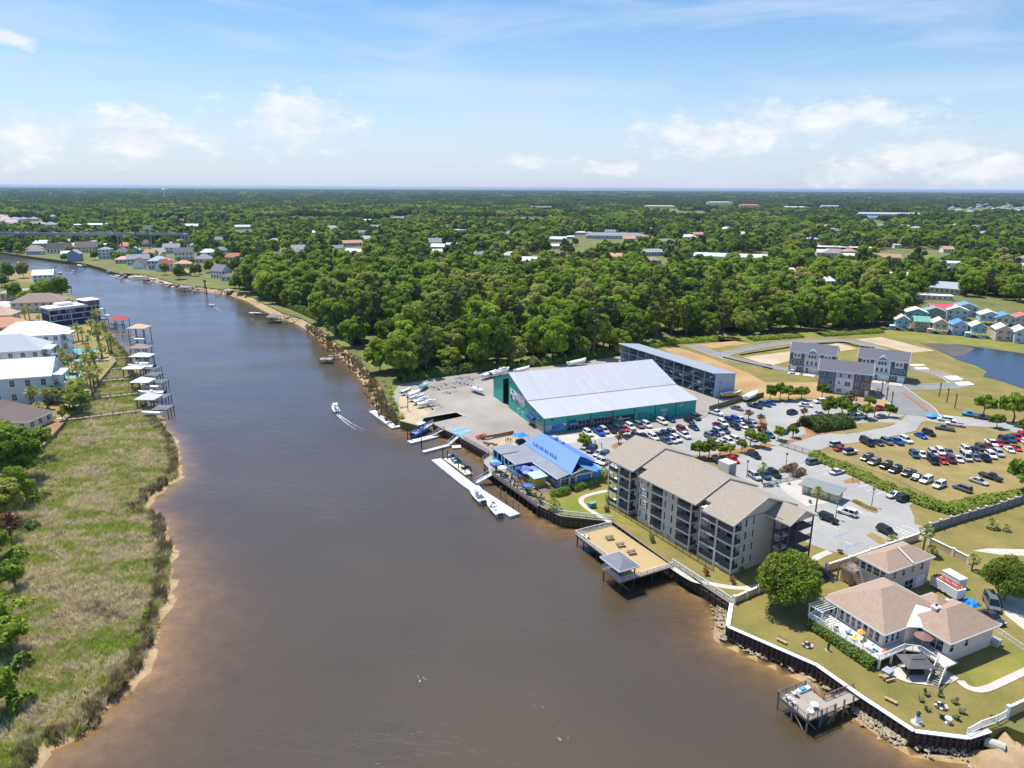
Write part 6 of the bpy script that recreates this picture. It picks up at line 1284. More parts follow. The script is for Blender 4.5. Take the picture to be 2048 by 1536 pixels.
# ------------------------------------------------------------------ boats
m_gel = M('white_gelcoat', S(238,240,242), .25, var=.02); m_out = M('outboard_black', S(34,36,40), .4); m_seat = M('boat_seat', S(214,214,216), .6)
def boat_hull(L_, B_, H, mat, name='hull'):
    rings = []
    for f, w_, zk, zs in ((-.5,.94,.0,.72),(-.2,1,-.02,.74),(.1,.98,0,.8),(.3,.8,.08,.88),(.42,.5,.25,.96),(.5,.06,.7,1.03)):
        x, b_ = f*L_, B_/2*w_; rings.append([(x,0,zk*H),(x,-b_*.7,(zk+.14)*H if f < .45 else zk*H),(x,-b_,zs*H),(x,-b_*.88,zs*H),(x,-b_*.8,(zs-.28)*H if -.5 < f < .4 else zs*H-.01),(x,b_*.8,(zs-.28)*H if -.5 < f < .4 else zs*H-.01),(x,b_*.88,zs*H),(x,b_,zs*H),(x,b_*.7,(zk+.14)*H if f < .45 else zk*H)])
    return MB().loft(rings).mesh(name, mat)
HULLS = {}
def boat(loc, rz, L_, kind, label, group=None, hull=(238,240,242), top=None, name='boat', z=None):
    """center-console motor boat; bow towards +X"""
    t = thing(name, label, 'boat', loc, rz, group); k = (round(L_,1), hull)
    if k not in HULLS: HULLS[k] = boat_hull(L_, L_*.31, L_*.19, M('hull_%d_%d_%d' % hull, S(*hull), .25, var=.03))
    link('hull', HULLS[k], t); h = L_*.19; s = L_/8
    if kind == 'cover':
        MB().loft([[(x,-w_,z_),(x,0,z_+.35*s),(x,w_,z_)] for x, w_, z_ in ((-.48*L_,1.0*s,.78*h),(0,1.1*s,.86*h),(.3*L_,.8*s,.95*h),(.49*L_,.05,1.05*h))]).build('cover', M('cover_%d_%d_%d' % (top or (226,228,230)), S(*(top or (226,228,230))), .8), t)
    else:
        MB().box(-.4*s,.6*s,-.42*s,.42*s,.45*h,.45*h+.95*s).build('console', m_gel, t); MB().slab([(.55*s,-.4*s,h+.75*s),(.62*s,-.4*s,h+.3*s),(.62*s,.4*s,h+.3*s),(.55*s,.4*s,h+.75*s)], .03).build('windshield', m_carglass, t)
        MB().box(-1.3*s,-.8*s,-.45*s,.45*s,.45*h,.45*h+.55*s).build('seat', m_seat, t); MB().box(-.47*L_,-.38*L_,-.9*s,.9*s,.45*h,.62*h).build('stern_seat', m_seat, t)
        if top:
            MB().box(-1.5*s,1.1*s,-.85*s,.85*s,h+1.35*s,h+1.45*s).build('t_top', M('ttop_%d_%d_%d' % top, S(*top), .4), t)
            for x, y in ((-.9,.6),(-.9,-.6),(.6,.6),(.6,-.6)): MB().bar((x*s,y*s,.45*h), (x*s*1.05,y*s,h+1.36*s), .035*s, 5).build('top_post', m_metal, t)
        if kind == 'cuddy': MB().loft([[(x,-w_,.85*h),(x,w_,.85*h),(x,w_*.7,z_),(x,-w_*.7,z_)] for x, w_, z_ in ((.05*L_,.9*s,1.25*h),(.25*L_,.75*s,1.2*h),(.42*L_,.25*s,1.02*h))]).build('cabin', m_gel, t)
    for y in ((-.35,.35) if L_ > 7.5 else (0,)): MB().loft([[(x*s-.5*L_,y*s-w_*s,z0*s+.4*h),(x*s-.5*L_,y*s+w_*s,z0*s+.4*h),(x*s-.5*L_,y*s+w_*s,z1*s+.4*h),(x*s-.5*L_,y*s-w_*s,z1*s+.4*h)] for x, w_, z0, z1 in ((-.75,.14,.1,.75),(-.4,.2,-.1,.85),(-.05,.15,.1,.7))]).build('outboard', m_out if kind != 'cover' else m_gel, t)
    return t
def bpx(a, b_, z=.0): return ang(a, b_, z)
boat(G(954,997,-.12), bpx((962,1005),(943,985),0), 8.4, 'cc', 'white centre-console boat moored left on the long floating dock', None, top=(240,241,243))
boat(G(988,1022,-.12), bpx((998,1033),(978,1010),0), 8.2, 'cuddy', 'white open boat moored right on the long floating dock', None)
boat(G(843,866,-.1), bpx((828,872),(862,856),0), 9.6, 'cc', 'white and blue boat in the slip beside the marina float', None, hull=(120,146,206), top=(240,241,243))
boat(G(671,822,-.1), bpx((677,832),(664,810),0), 7.6, 'cc', 'white motor boat under way in mid river', None, top=(240,240,242))
boat(G(424,612,-.1), bpx((430,613),(417,611),0), 6.0, 'cc', 'small white boat running near the wooded bank', None)
boat(G(120,548,-.1), bpx((112,546),(128,549),0), 8.0, 'cuddy', 'white cruiser in the far river reach', None); boat(G(147,547,-.1), bpx((138,545),(150,548),0), 7.5, 'cc', 'white boat with canopy in the far river reach', None, top=(236,238,240))
boat(G(38,527,-.1), bpx((30,524),(44,528),0), 8, 'cc', 'white speedboat near the far left bank', None); boat(G(110,534,-.1), bpx((118,535),(104,533),0), 5, 'cc', 'dark small craft in the far river reach', None, hull=(60,66,80)); boat(G(216,549,-.1), bpx((226,551),(208,547),0), 5, 'cc', 'small dark runabout with a long wake', None, hull=(70,76,90))
# wakes: thin foam on the water
m_foam = bpy.data.materials.new('foam'); m_foam.use_nodes = True
def foam_mat():
    nt = m_foam.node_tree; N = nt.nodes.new; L = nt.links.new; b = nt.nodes['Principled BSDF']; b.inputs['Base Color'].default_value = (.75,.76,.8,1); b.inputs['Roughness'].default_value = .9
    geo = N('ShaderNodeNewGeometry'); nz = N('ShaderNodeTexNoise'); nz.inputs['Scale'].default_value = 1.3; nz.inputs['Detail'].default_value = 6; nz.inputs['Roughness'].default_value = .75; L(geo.outputs['Position'], nz.inputs['Vector'])
    at = N('ShaderNodeAttribute'); at.attribute_name = 'foam'; ad = N('ShaderNodeMath'); ad.operation = 'ADD'; L(nz.outputs[0], ad.inputs[0]); L(at.outputs['Fac'], ad.inputs[1])
    mr = N('ShaderNodeMapRange'); mr.inputs[1].default_value = .94; mr.inputs[2].default_value = 1.25; L(ad.outputs[0], mr.inputs[0]); L(mr.outputs[0], b.inputs['Alpha'])
foam_mat()
def wake(pts, w0, w1, s0=.62, s1=.42, label=None):
    P = [p for p in smooth([G(*p, 0).xy for p in pts], 6)]; n = len(P); V = []; A = []; Fc = []
    for i, p in enumerate(P):
        a, b_ = P[max(0,i-1)], P[min(n-1,i+1)]; d = (b_-a).normalized(); s = Vector((-d.y,d.x)); f = i/(n-1); w_ = w0+(w1-w0)*f; st = s0+(s1-s0)*f
        for k, wt in ((-1,0),(-.5,1),(0,.7),(.5,1),(1,0)): q = p+s*w_*k; V.append((q.x,q.y,.012)); A.append(st*wt+(wt-1)*.3)
    for i in range(n-1):
        for k in range(4): Fc.append((i*5+k, i*5+k+1, i*5+k+6, i*5+k+5))
    me = mesh('wake', V, Fc, m_foam); a = me.attributes.new('foam','FLOAT','POINT'); a.data.foreach_set('value', A); tag(link('wake', me), label, 'wake', None, 'stuff')
wake([(674,828),(684,836),(700,848),(718,858),(745,868)], .7, 2.6, .78, .38, 'foamy wake behind the white boat in mid river')
wake([(428,613),(440,620),(455,628)], .5, 2.5, .66, .4, 'short wake behind the small boat near the wooded bank'); wake([(40,528),(60,532),(95,534)], 1, 5, .66, .45, 'pale wake in the far left reach'); wake([(150,548),(135,546),(118,542)], 1, 4, .7, .45, 'foam around the cruisers in the far reach')
wake([(218,550),(240,556),(262,564),(290,572)], 1, 5, .72, .45, 'long curved wake by the far docks'); wake([(112,534),(130,537),(150,541)], .6, 3, .6, .4, 'thin wake behind the dark craft')
wake([(838,1348),(842,1356),(846,1362)], .5, 1.2, .5, .5, 'small foam patch on the brown water'); wake([(1000,1325),(1040,1370),(1095,1435),(1130,1480)], .3, 1.6, .34, .46, 'faint drifting foam line on the brown water')
# ------------------------------------------------------------------ floats and gangways at the marina
def plank_dock(label, pts, wd, z=.45, mat=m_float, thick=.5, name='floating_dock', seg=3.0, piles=(), ph=2.6, posts=m_pile):
    t = thing(name, label, 'dock', (0,0,0)); P = [G(*p, z) for p in pts]
    for a, b_ in zip(P[:-1], P[1:]):
        L_ = (b_-a).length; n = max(1, round(L_/seg)); u = (b_-a)/L_; rz = math.atan2(u.y,u.x); me = MB().box(-L_/n/2+.02, L_/n/2-.02, -wd/2, wd/2, -thick, 0).mesh('float_section', mat)
        for i in range(n): link('float_section', me, t, a+(b_-a)*(i+.5)/n, rz)
    for p in piles: q = G(*p, 0); MB().bar((q.x,q.y,-2), (q.x,q.y,ph), .17, 7, .15).build('pile', posts, t)
    return t
plank_dock('L-shaped grey floating dock at the sandy spit', [(744,821),(790,855)], 2.4, piles=((753,818),(764,826),(774,833)), ph=4.2)
plank_dock('short grey float leading from the L-shaped dock to the quay', [(786,853),(815,850)], 1.8); plank_dock('grey float below the blue-white boat', [(818,884),(872,871)], 2.6, piles=((815,878),(822,883)), ph=3.6)
plank_dock('narrow grey float between the marina gangways', [(846,903),(900,889)], 1.5, piles=((843,897),), ph=3.6); plank_dock('long grey floating dock in front of the restaurant', [(872,918),(935,968),(1030,1030)], 3.0, piles=((1001,993),(1012,1004),(1026,1018),(1037,1027)), ph=2.8, posts=m_pilelt)
plank_dock('cream jet-ski float beside the long dock', [(893,916),(920,934),(938,948)], 2.2, z=.4, mat=M('cream_float', S(222,210,186), .8), piles=((886,915),(895,921),(917,939),(930,948),(942,956)), ph=3.2); plank_dock('square cream float by the quay', [(904,893),(922,892)], 2.6, z=.35, mat=M('cream_float', S(222,210,186), .8))
def gangway(label, a, za, b_, zb, wd=1.3):
    p, q = G(*a, za), G(*b_, zb); t = thing('gangway', label, 'gangway', (0,0,0)); d = (q-p).normalized(); s = Vector((-d.y,d.x,0)).normalized()*wd/2
    MB().slab([p-s,q-s,q+s,p+s], .15).build('ramp', m_gang, t); railing(t, [p-s,q-s], 1.0, m_gang, bal=False); railing(t, [p+s,q+s], 1.0, m_gang, bal=False)
gangway('sloping gangway to the L-shaped dock', (846,838),2.6,(812,851),.5); gangway('sloping gangway above the blue-white boat', (866,846),2.6,(842,860),.5); gangway('blue-headed gangway to the middle float', (888,858),2.6,(866,870),.5); gangway('gangway down to the narrow float', (916,873),2.6,(897,889),.5); gangway('pale gangway from the restaurant deck to the long dock', (984,947),2.6,(952,965),.55,1.6)
m_ski = [M('jetski_teal', S(60,130,140), .4), M('jetski_dark', S(50,60,70), .4)]
for i, (px, py) in enumerate(((903,914),(911,921),(915,925),(931,937))):
    t = thing('jet_ski', ORD[i+1]+' jet ski from the left on the cream float', 'jet ski', G(px,py,.45), bpx((925,930),(900,934)), 'jet skis on the float'); link('hull', boat_hull(3.2,1.15,.8,m_ski[i//3]), t); MB().box(-1.0,.3,-.22,.22,.5,.85).build('seat', m_black, t); MB().beam((.45,-.35,1.05),(.45,.35,1.05),.05,.05).beam((.45,0,.7),(.42,0,1.05),.1,.08).build('handlebar', m_black, t); MB().loft([[(.3,-.3,.55),(.3,.3,.55),(.3,.18,.95),(.3,-.18,.95)],[(1.2,-.15,.6),(1.2,.15,.6),(1.2,.1,.7),(1.2,-.1,.7)]]).build('cowl', m_vinyl, t)
# boats stored in the rack
rt, ro, rrz, rL, rn = RACK; rr = random.Random(9); lvl = ['bottom','middle','top']
for i in range(rn):
    for k in range(3):
        if rr.random() < (.78,.7,.4)[k]:
            loc = ro+Matrix.Rotation(rrz,3,'Z') @ Vector((4.6,.25+(i+.5)*(rL-.5)/rn,(.25,3.3,6.4)[k])); hc = rr.choice([(238,240,242)]*3+[(90,110,150),(60,70,90),(196,200,206)])
            boat(loc, rrz+math.pi*(rr.random() < .5), rr.uniform(6.5,8.2), rr.choice(('cc','cover','cc','cuddy')), 'boat on the %s level of the rack, bay %s from the near end' % (lvl[k], ORD[i+1]), 'boats stored in the rack', hull=hc, top=(225,228,232) if k < 2 and rr.random() < .3 else None)
# boats standing in the yard
yard = [((846,775),(836,782),7.5,'cc',(150,190,200),'teal and white boat on a trailer at the yard corner'),((828,790),(846,784),7,'cover',(238,238,238),'white covered boat in the yard row, farthest back'),((833,796),(852,792),7,'cc',(214,222,230),'pale blue boat second from back in the yard row'),((842,803),(858,799),7,'cuddy',(238,240,242),'white open boat third in the yard row'),((853,809),(870,806),7.4,'cuddy',(238,240,242),'white open boat nearest the slip in the yard row'),((955,783),(968,788),7.5,'cc',(238,240,242),'white boat with dark engine at the shed corner'),((978,752),(995,747),9,'cover',(238,240,240),'white shrink-wrapped boat behind the shed ridge, left'),((1000,748),(1015,744),11,'cuddy',(238,240,240),'large white cruiser behind the teal shed'),((1045,742),(1060,739),8,'cover',(238,240,240),'white covered boat behind the shed, middle'),((1155,728),(1172,725),10,'cover',(238,240,240),'white wrapped boat behind the shed, right'),((1464,791),(1484,789),8.5,'cover',(222,190,50),'yellow-hulled boat beside the rack end'),((1502,795),(1524,786),9.5,'cover',(240,242,244),'white wrapped boat behind the marina fence'),((812,784),(826,779),6,'cover',(90,110,120),'dark covered skiff at the sandy corner')]
for a, b_, L_, kd, hc, lb in yard: boat(G(*a, LZ+.75), ang(a, b_), L_, kd, lb, None, hull=hc)
def trailer(loc, rz, label, L_=6.5, group=None, nm='boat_trailer'):
    t = thing(nm, label, 'trailer', loc, rz, group); b = MB()
    for s in (-1,1): b.beam((-L_/2,s*.8,.5), (L_*.25,s*.8,.5), .12, .14).beam((L_*.25,s*.8,.5), (L_/2,0,.5), .12, .14)
    for x in (-.4,-.15,.1): b.beam((x*L_,-.8,.5), (x*L_,.8,.5), .1, .12)
    b.build('frame', m_metal, t)
    for s in (-1,1): MB().loft([[(-.8+.33*math.cos(.785*i),s*.98+dy,.33+.33*math.sin(.785*i)) for i in range(8)] for dy in (-.1,.1)]).build('wheel', m_tyre, t)
    return t
for a, b_, L_, kd, hc, lb in yard:
    if kd != 'cover' or 1: trailer(G(*a), ang(a,b_), 'trailer under the '+' '.join(lb.split()[:9]), L_*.95)
for i, (a, b_) in enumerate((((870,775),(890,772)),((880,779),(905,776)),((895,770),(915,768)),((910,775),(930,771)),((920,766),(940,762)),((935,769),(955,764)),((945,759),(960,756)),((925,757),(945,754)),((868,818),(885,816)),((862,813),(880,811)),((900,786),(920,782)))): trailer(G(*a), ang(a,b_), 'empty grey boat trailer standing in the marina yard', 7, 'empty trailers in the yard')
# ------------------------------------------------------------------ marsh, hedges, garden trees
def reed_mat():
    m = bpy.data.materials.new('marsh_reed'); m.use_nodes = True; nt = m.node_tree; N = nt.nodes.new; L = nt.links.new; b = nt.nodes['Principled BSDF']; b.inputs['Roughness'].default_value = .8
    geo = N('ShaderNodeNewGeometry'); mp = N('ShaderNodeMapping'); mp.inputs['Rotation'].default_value = (0,0,rad(20)); mp.inputs['Scale'].default_value = (.03,.075,0); L(geo.outputs['Position'], mp.inputs[0])
    nz = N('ShaderNodeTexNoise'); nz.inputs['Scale'].default_value = 1.6; nz.inputs['Detail'].default_value = 7; nz.inputs['Roughness'].default_value = .7; nz.inputs['Distortion'].default_value = 1.2; L(mp.outputs[0], nz.inputs['Vector'])
    oi = N('ShaderNodeObjectInfo'); ad = N('ShaderNodeMath'); ad.operation = 'MULTIPLY_ADD'; L(oi.outputs['Random'], ad.inputs[0]); ad.inputs[1].default_value = .12; L(nz.outputs[0], ad.inputs[2])
    rp = N('ShaderNodeValToRGB'); el = rp.color_ramp.elements
    for _ in range(4): el.new(.5)
    for i, (p, c) in enumerate(((.36,(160,142,112)),(.43,(206,188,152)),(.49,(240,226,194)),(.555,(216,204,144)),(.61,(172,184,88)),(.74,(196,208,92)))): el[i].position = p; el[i].color = (*S(*c), 1)
    L(ad.outputs[0], rp.inputs[0]); L(rp.outputs[0], b.inputs['Base Color']); tr = N('ShaderNodeBsdfTranslucent'); L(rp.outputs[0], tr.inputs[0]); ms = N('ShaderNodeMixShader'); ms.inputs[0].default_value = .3
    L(b.outputs[0], ms.inputs[1]); L(tr.outputs[0], ms.inputs[2]); L(ms.outputs[0], nt.nodes['Material Output'].inputs[0]); return m
m_reed = reed_mat()
def tuft(name, n, R, H, mat, seed, lean=.35):
    r = random.Random(seed); b = MB()
    for k in range(n):
        a = r.uniform(0,6.28); q = R*math.sqrt(r.random()); p = Vector((q*math.cos(a), q*math.sin(a), 0)); h = H*r.uniform(.6,1.15); d = Vector((math.cos(a), math.sin(a), 0))*lean*h*r.random()+Vector((.25*h,-.05,0)); w_ = r.uniform(.02,.045)*(1+H*.3); s = Vector((-math.sin(a+1), math.cos(a+1), 0))*w_
        b.add([p-s, p+s, p+d*.4+s*.8+Vector((0,0,h*.6)), p+d*.4-s*.8+Vector((0,0,h*.6))], [(0,1,2,3)]); b.add([p+d*.4-s*.8+Vector((0,0,h*.6)), p+d*.4+s*.8+Vector((0,0,h*.6)), p+d+Vector((0,0,h*.95))], [(0,1,2)])
    return b.mesh(name, mat, fix=False)
gc = bpy.data.collections.new('reed_kinds')
for i in range(3):
    o = bpy.data.objects.new('r%d_tuft' % i, tuft('tuft', 46, .6, 1.05+.25*i, m_reed, i)); gc.objects.link(o)
o = bpy.data.objects.new('r3_tuft', tuft('tuft', 60, .45, 1.7, m_straw, 9, .6)); gc.objects.link(o)
rng = np.random.default_rng(21)
mx0, my0 = np.min([tuple(p) for p in MAw], 0); mx1, my1 = np.max([tuple(p) for p in MAw], 0)
sp = .78; gxs, gys = np.meshgrid(np.arange(max(mx0,-260), mx1, sp), np.arange(60, my1, sp)); MPt = np.stack([gxs.ravel(), gys.ravel()], 1)+rng.uniform(-.4,.4,(gxs.size,2))
MPt = MPt[inside(MPt, MAw) & ~inside(MPt, LLw)]; MPt = MPt[(np.abs(MPt[:,0]) < .82*MPt[:,1]+15)]
MPt = MPt[rng.random(len(MPt)) < np.clip(1.5-MPt[:,1]/330, .35, 1)]
ed = dist(MPt, MAw, True); ed2 = dist(MPt, LLw, True); ed = np.where(ed2 < 3, 9, ed)
ii = rng.integers(0,3,len(MPt)); ii[(ed < 2.2) & (rng.random(len(MPt)) < .45)] = 3
scatter('marsh_grass', [(x, y, .45) for x, y in MPt], ii, rng.uniform(.7,1.25,len(MPt))*np.where(ed < 2.2, 1.1, 1), gc, label='tangled green and straw marsh grass on the left bank', cat='marsh grass')
# brown grass on the natural right bank
NB = [G(p[0], p[1]).xy for p in ((620,650),(645,668),(668,690),(700,708),(722,730),(742,752),(758,775),(768,798),(782,818),(792,836))]; nbp = []
for a, b_ in zip(NB[:-1], NB[1:]):
    for k in range(80): q = a+(b_-a)*rng.random(); nbp.append((q.x+rng.normal()*2.2-.6, q.y+rng.normal()*1.6, 1.0+rng.random()))
scatter('bank_grass', nbp, np.full(len(nbp), 3), rng.uniform(.45,1.0,len(nbp)), gc, label='brown dry grass along the wooded river bank', cat='bank grass')
def hedge(label, pts, wd, ht, mat=m_bush, leaf=.2, dens=26, name='hedge', z=LZ, cat='hedge', bump=.25):
    P = [p for p in smooth([G(*p, z).xy for p in pts], 4)]; r = np.random.default_rng(len(label)+int(pts[0][0])); V = []; L_ = sum((b_-a).length for a, b_ in zip(P[:-1], P[1:])); n = int(L_*wd*dens*max(1, ht*.7)); seg = [(a, b_, (b_-a).length) for a, b_ in zip(P[:-1], P[1:])]; pr = np.array([s[2] for s in seg]); pr /= pr.sum(); k = r.choice(len(seg), n, p=pr)
    A = np.array([tuple(s[0]) for s in seg])[k]; B_ = np.array([tuple(s[1]) for s in seg])[k]; t = r.random(n)[:,None]; q = A+(B_-A)*t; u = (B_-A)/np.maximum(np.linalg.norm(B_-A, axis=1, keepdims=True), 1e-6); s = np.stack([-u[:,1],u[:,0]],1)
    th = r.uniform(0, math.pi, n); jj = r.uniform(.72,1.05,n); lump = 1+bump*np.array([mnoise.noise((x*.45,y*.45,2.2)) for x, y in q])
    off = np.cos(th)*wd/2*jj; zz_ = z+np.maximum(.05, np.sin(th)**.7*ht*jj*lump); Pp = np.column_stack([q+s*off[:,None], zz_]); Nn = np.column_stack([s*np.cos(th)[:,None], np.sin(th)+.3])+r.normal(scale=.5, size=(n,3))
    o = link(name, qmesh(name, quads(Pp, Nn, leaf, r), mat)); tag(o, label, cat); return o
m_hedge2 = leaf_mat('vine_leaf', [(150,164,64),(128,146,54),(168,172,80)], .4)
hedge('long shaggy vine hedge between the apartment lot and the parking field', [(1628,912),(1660,928),(1710,948),(1760,972),(1810,992),(1860,1012),(1910,1025),(1950,1020),(2000,1000)], 4.6, 1.7, m_hedge2, .26, 20, bump=.6)
hedge('leafy thicket at the right end of the vine hedge', [(1890,1025),(1940,1012),(1990,1002),(2060,990),(2130,980)], 6, 1.3, m_hedge2, .26, 16, bump=.8)
hedge('clipped green hedge below the river house deck', [(1617,1250),(1655,1275),(1700,1306),(1748,1339)], 2.4, 1.8, leaf_mat('hedge_leaf', [(96,120,44),(112,136,50),(88,110,42)], .3), .15, 60, bump=.1)
hedge('yellow-green shrub row between restaurant and apartments, left part', [(1100,992),(1120,990),(1136,984)], 2.6, 1.6, m_bush, .17, 40, name='shrub_row', cat='shrubs'); hedge('yellow-green shrub row between restaurant and apartments, right part', [(1145,983),(1165,975),(1190,966),(1213,952)], 2.4, 1.7, m_bush, .17, 40, name='shrub_row', cat='shrubs')
hedge('red-leaved shrub by the lot island, left', [(1566,944),(1580,940),(1590,936)], 2.2, 1.7, m_brownleaf, .15, 50, name='shrub', cat='shrub'); hedge('red-leaved shrub by the lot island, right', [(1584,955),(1596,950),(1606,946)], 2.2, 1.7, m_brownleaf, .15, 50, name='shrub', cat='shrub')
for i, (pts, ht) in enumerate((([(1236,712),(1262,702),(1290,696)],2.6),([(1290,697),(1320,690),(1345,687)],2.2),([(1345,686),(1390,683),(1430,681)],2.0),([(1500,680),(1560,676),(1600,673)],1.6),([(1640,671),(1700,668),(1760,664)],1.6))): hedge(ORD[i+1]+' low bramble thicket from the left at the forest edge', pts, 7, ht, m_bush, .3, 14, name='thicket', cat='bushes', bump=.8)
hedge('dense dark green hedge clump in the middle of the lots', [(1612,858),(1640,855),(1665,852),(1690,848)], 9, 3.6, leaf_mat('hedge_dark', [(92,112,44),(112,132,50),(84,102,42)], .3), .24, 22, name='hedge_clump', bump=.5)
hedge('flower bed of yellow and green shrubs on the island', [(1706,1003),(1722,1010),(1738,1017),(1752,1022)], 1.2, .7, m_hedge2, .12, 60, name='flower_bed', cat='shrubs')
for i, (px, py, r_) in enumerate(((1298,1078,1.4),(1305,1084,1.0))): pass
for (px, py, ht, mt, lb) in ((1303,1082,1.6,MATS['hedge_leaf'],'round green bush on the lawn before the apartments'),(1213,1022,1.3,m_brownleaf,'dry brown bush at the left end of the apartments'),(1411,1148,1.4,m_brownleaf,'dry brown bush near the apartment corner, left'),(1465,1166,1.3,m_brownleaf,'dry brown bush near the apartment corner, right'),(1483,1143,1.1,MATS['hedge_leaf'],'low green bush against the end wall'),(1215,1005,1.9,m_hedge2,'yellow-green bush at the footpath bend'),(1562,944,1.0,m_hedge2,'small yellow shrub by the lot island'),(107,838,1.0,m_hedge2,'bright yellow round shrub by the left garden path'),(296,1238,1.9,m_bush,'rounded bright green bush at the marsh edge'),(1985,1440,.8,MATS['hedge_leaf'],'small bush by the white fence'),(1680,1106,.8,m_brownleaf,'orange-brown shrub by the path')):
    z = .5 if px < 400 and py > 1000 else LZ; hedge(lb, [(px-4,py),(px,py),(px+4,py)], ht*1.5, ht, mt, .14, 70, name='bush', z=z, cat='bush')
# trees placed one by one
big = tree('big0', G(1575,1212), .7, 1.0, 'large round leafy tree on the lawn between apartments and river house', 'big_tree')
tree('big1', G(2008,1200), 2.1, .8, 'dense round dark green tree at the right edge', 'big_tree')
for (px, py, k, s, lb) in ((1166,896,'small0',.95,'young rounded tree beside the blue restaurant roof'),(1238,888,'bare0',.9,'thin leafless tree on the kerb island'),(1497,839,'bare0',.9,'sparse brownish tree in the lot, left'),(1521,847,'bare0',.85,'sparse brownish tree in the lot, right'),(1607,835,'bare0',.9,'sparse tree at the corner of the hedge clump'),(1522,878,'bare0',1.1,'thin brown-leaved tree behind the white car row'),(1556,880,'small0',1.0,'young green tree by the dumpster'),(1585,875,'small1',1.0,'slim young tree right of the dumpster'),(1522,895,'small0',.95,'bright green young tree on the straw bed'),(1483,905,'small1',1.0,'young tree third on the straw bed'),(1460,910,'small1',.95,'young tree second on the straw bed'),(1440,913,'small0',.9,'young tree first on the straw bed'),(1417,917,'small0',1.1,'bushy young tree behind the apartment roof'),(1398,915,'small0',1.15,'leafy young tree left behind the apartment roof'),(1500,891,'small1',1.05,'young tree behind the white cars, left'),
   (1540,801,'small0',1.15,'leafy shrub tree at the marina fence, first'),(1560,801,'small0',1.25,'leafy shrub tree at the marina fence, second'),(1577,801,'small0',1.25,'leafy shrub tree at the marina fence, third'),(1602,799,'small0',1.2,'leafy shrub tree at the marina fence, fourth'),(1644,796,'small0',1.1,'young tree before the nearest townhouse row'),(1695,836,'small0',1.2,'tree above the hedge clump, left'),(1683,830,'small0',1.6,'dark tall tree above the hedge clump'),(1655,835,'small0',1.4,'rounded tree at the back of the hedge clump'),(1696,822,'bare0',1.5,'tall thin pine in the lot'),(1738,815,'small1',1.1,'young tree before the red pickup'),(1733,838,'small0',1.1,'street tree before the white SUV'),(1778,834,'small0',1.0,'street tree before the dark saloon'),
   (1967,834,'small0',1.5,'rounded street tree over the bright blue truck'),(1992,856,'small0',1.1,'small street tree at the field corner'),(2025,846,'small0',2.0,'large street tree at the right edge of the street'),(2046,868,'small0',1.2,'street tree cut by the right edge'),(2050,992,'small0',2.3,'big leafy tree right of the black pickup'),(125,841,'small1',.8,'small dark cypress by the left path')):
    tree(k, G(px,py), px*.37, s, lb, 'young_tree')
for (px, py, k, s, lb) in ((45,962,'oak0',.95,'broad olive tree at the marsh corner'),(0,935,'oak2',.95,'leafy tree at the left edge above the marsh'),(88,905,'small0',1.6,'bushy tree where the garden wall meets the marsh'),(10,1050,'oak1',.7,'rounded tree on the left edge beside the marsh'),(-25,1010,'gum0',.7,'tall tree at the left edge behind the marsh'),(40,1012,'oak3',.55,'shaggy tree hanging over the marsh'),(-15,1130,'oak0',.6,'low tree at the left edge, marsh middle'),(-25,1290,'oak2',.62,'dark low tree at the lower left edge'),(25,1310,'small0',1.7,'dark bushy tree in the lower left marsh'),(-20,1440,'small0',1.8,'shrubby tree at the bottom left corner'),(25,1085,'bare0',1.6,'bare grey dead tree at the marsh edge'),(30,1180,'small1',1.4,'small leafy tree in the marsh woods'),
   (30,600,'oak1',.75,'dark oak at the left shore, first'),(50,606,'oak0',.62,'dark oak at the left shore, second'),(98,603,'oak2',.8,'spreading oak beside the brown hip roof'),(125,602,'oak1',.9,'rounded oak on the shore behind the navy house'),(75,605,'oak0',.7,'oak behind the brown hip roof'),(18,560,'oak2',.75,'oak grove tree at the far left shore, first'),(48,556,'oak0',.8,'oak grove tree at the far left shore, second'),(5,575,'oak3',.6,'oak at the left edge by the tan house'),(150,815,'small0',1.7,'dark garden tree by the garden bulkhead'),(165,822,'small0',1.6,'leafy garden tree at the bulkhead walkway'),(15,800,'small0',1.5,'bright garden tree before the cream cottage'),
   (480,585,'oak1',.8,'leafy tree on the bank by the far lawn'),(470,577,'oak0',.6,'small oak at the far dock'),(420,545,'oak2',.7,'round oak among the far houses, right'),(390,552,'oak0',.6,'round oak among the far houses, middle'),(330,500,'oak1',.8,'oak behind the far houses, first'),(270,505,'oak3',.7,'oak behind the far houses, second'),(205,505,'oak0',.9,'bright tree between the far white houses'),(190,520,'oak1',.6,'tree beside the tall white house'),(130,522,'oak0',.6,'shore tree left of the grey-blue gable house'),(440,530,'oak3',.8,'oak above the white gabled house'),(400,505,'oak2',.9,'oak right of the far houses'),(310,522,'oak0',.5,'small tree between the blue houses'),(1150,492,'oak0',.8,'lone round tree on the school field'),(1390,672,'oak3',.6,'bushy tree at the forest verge')):
    tree(k, G(px, py, .5 if (py > 915 and px < 200) else LZ), px*.31, s, lb, 'broadleaf_tree')
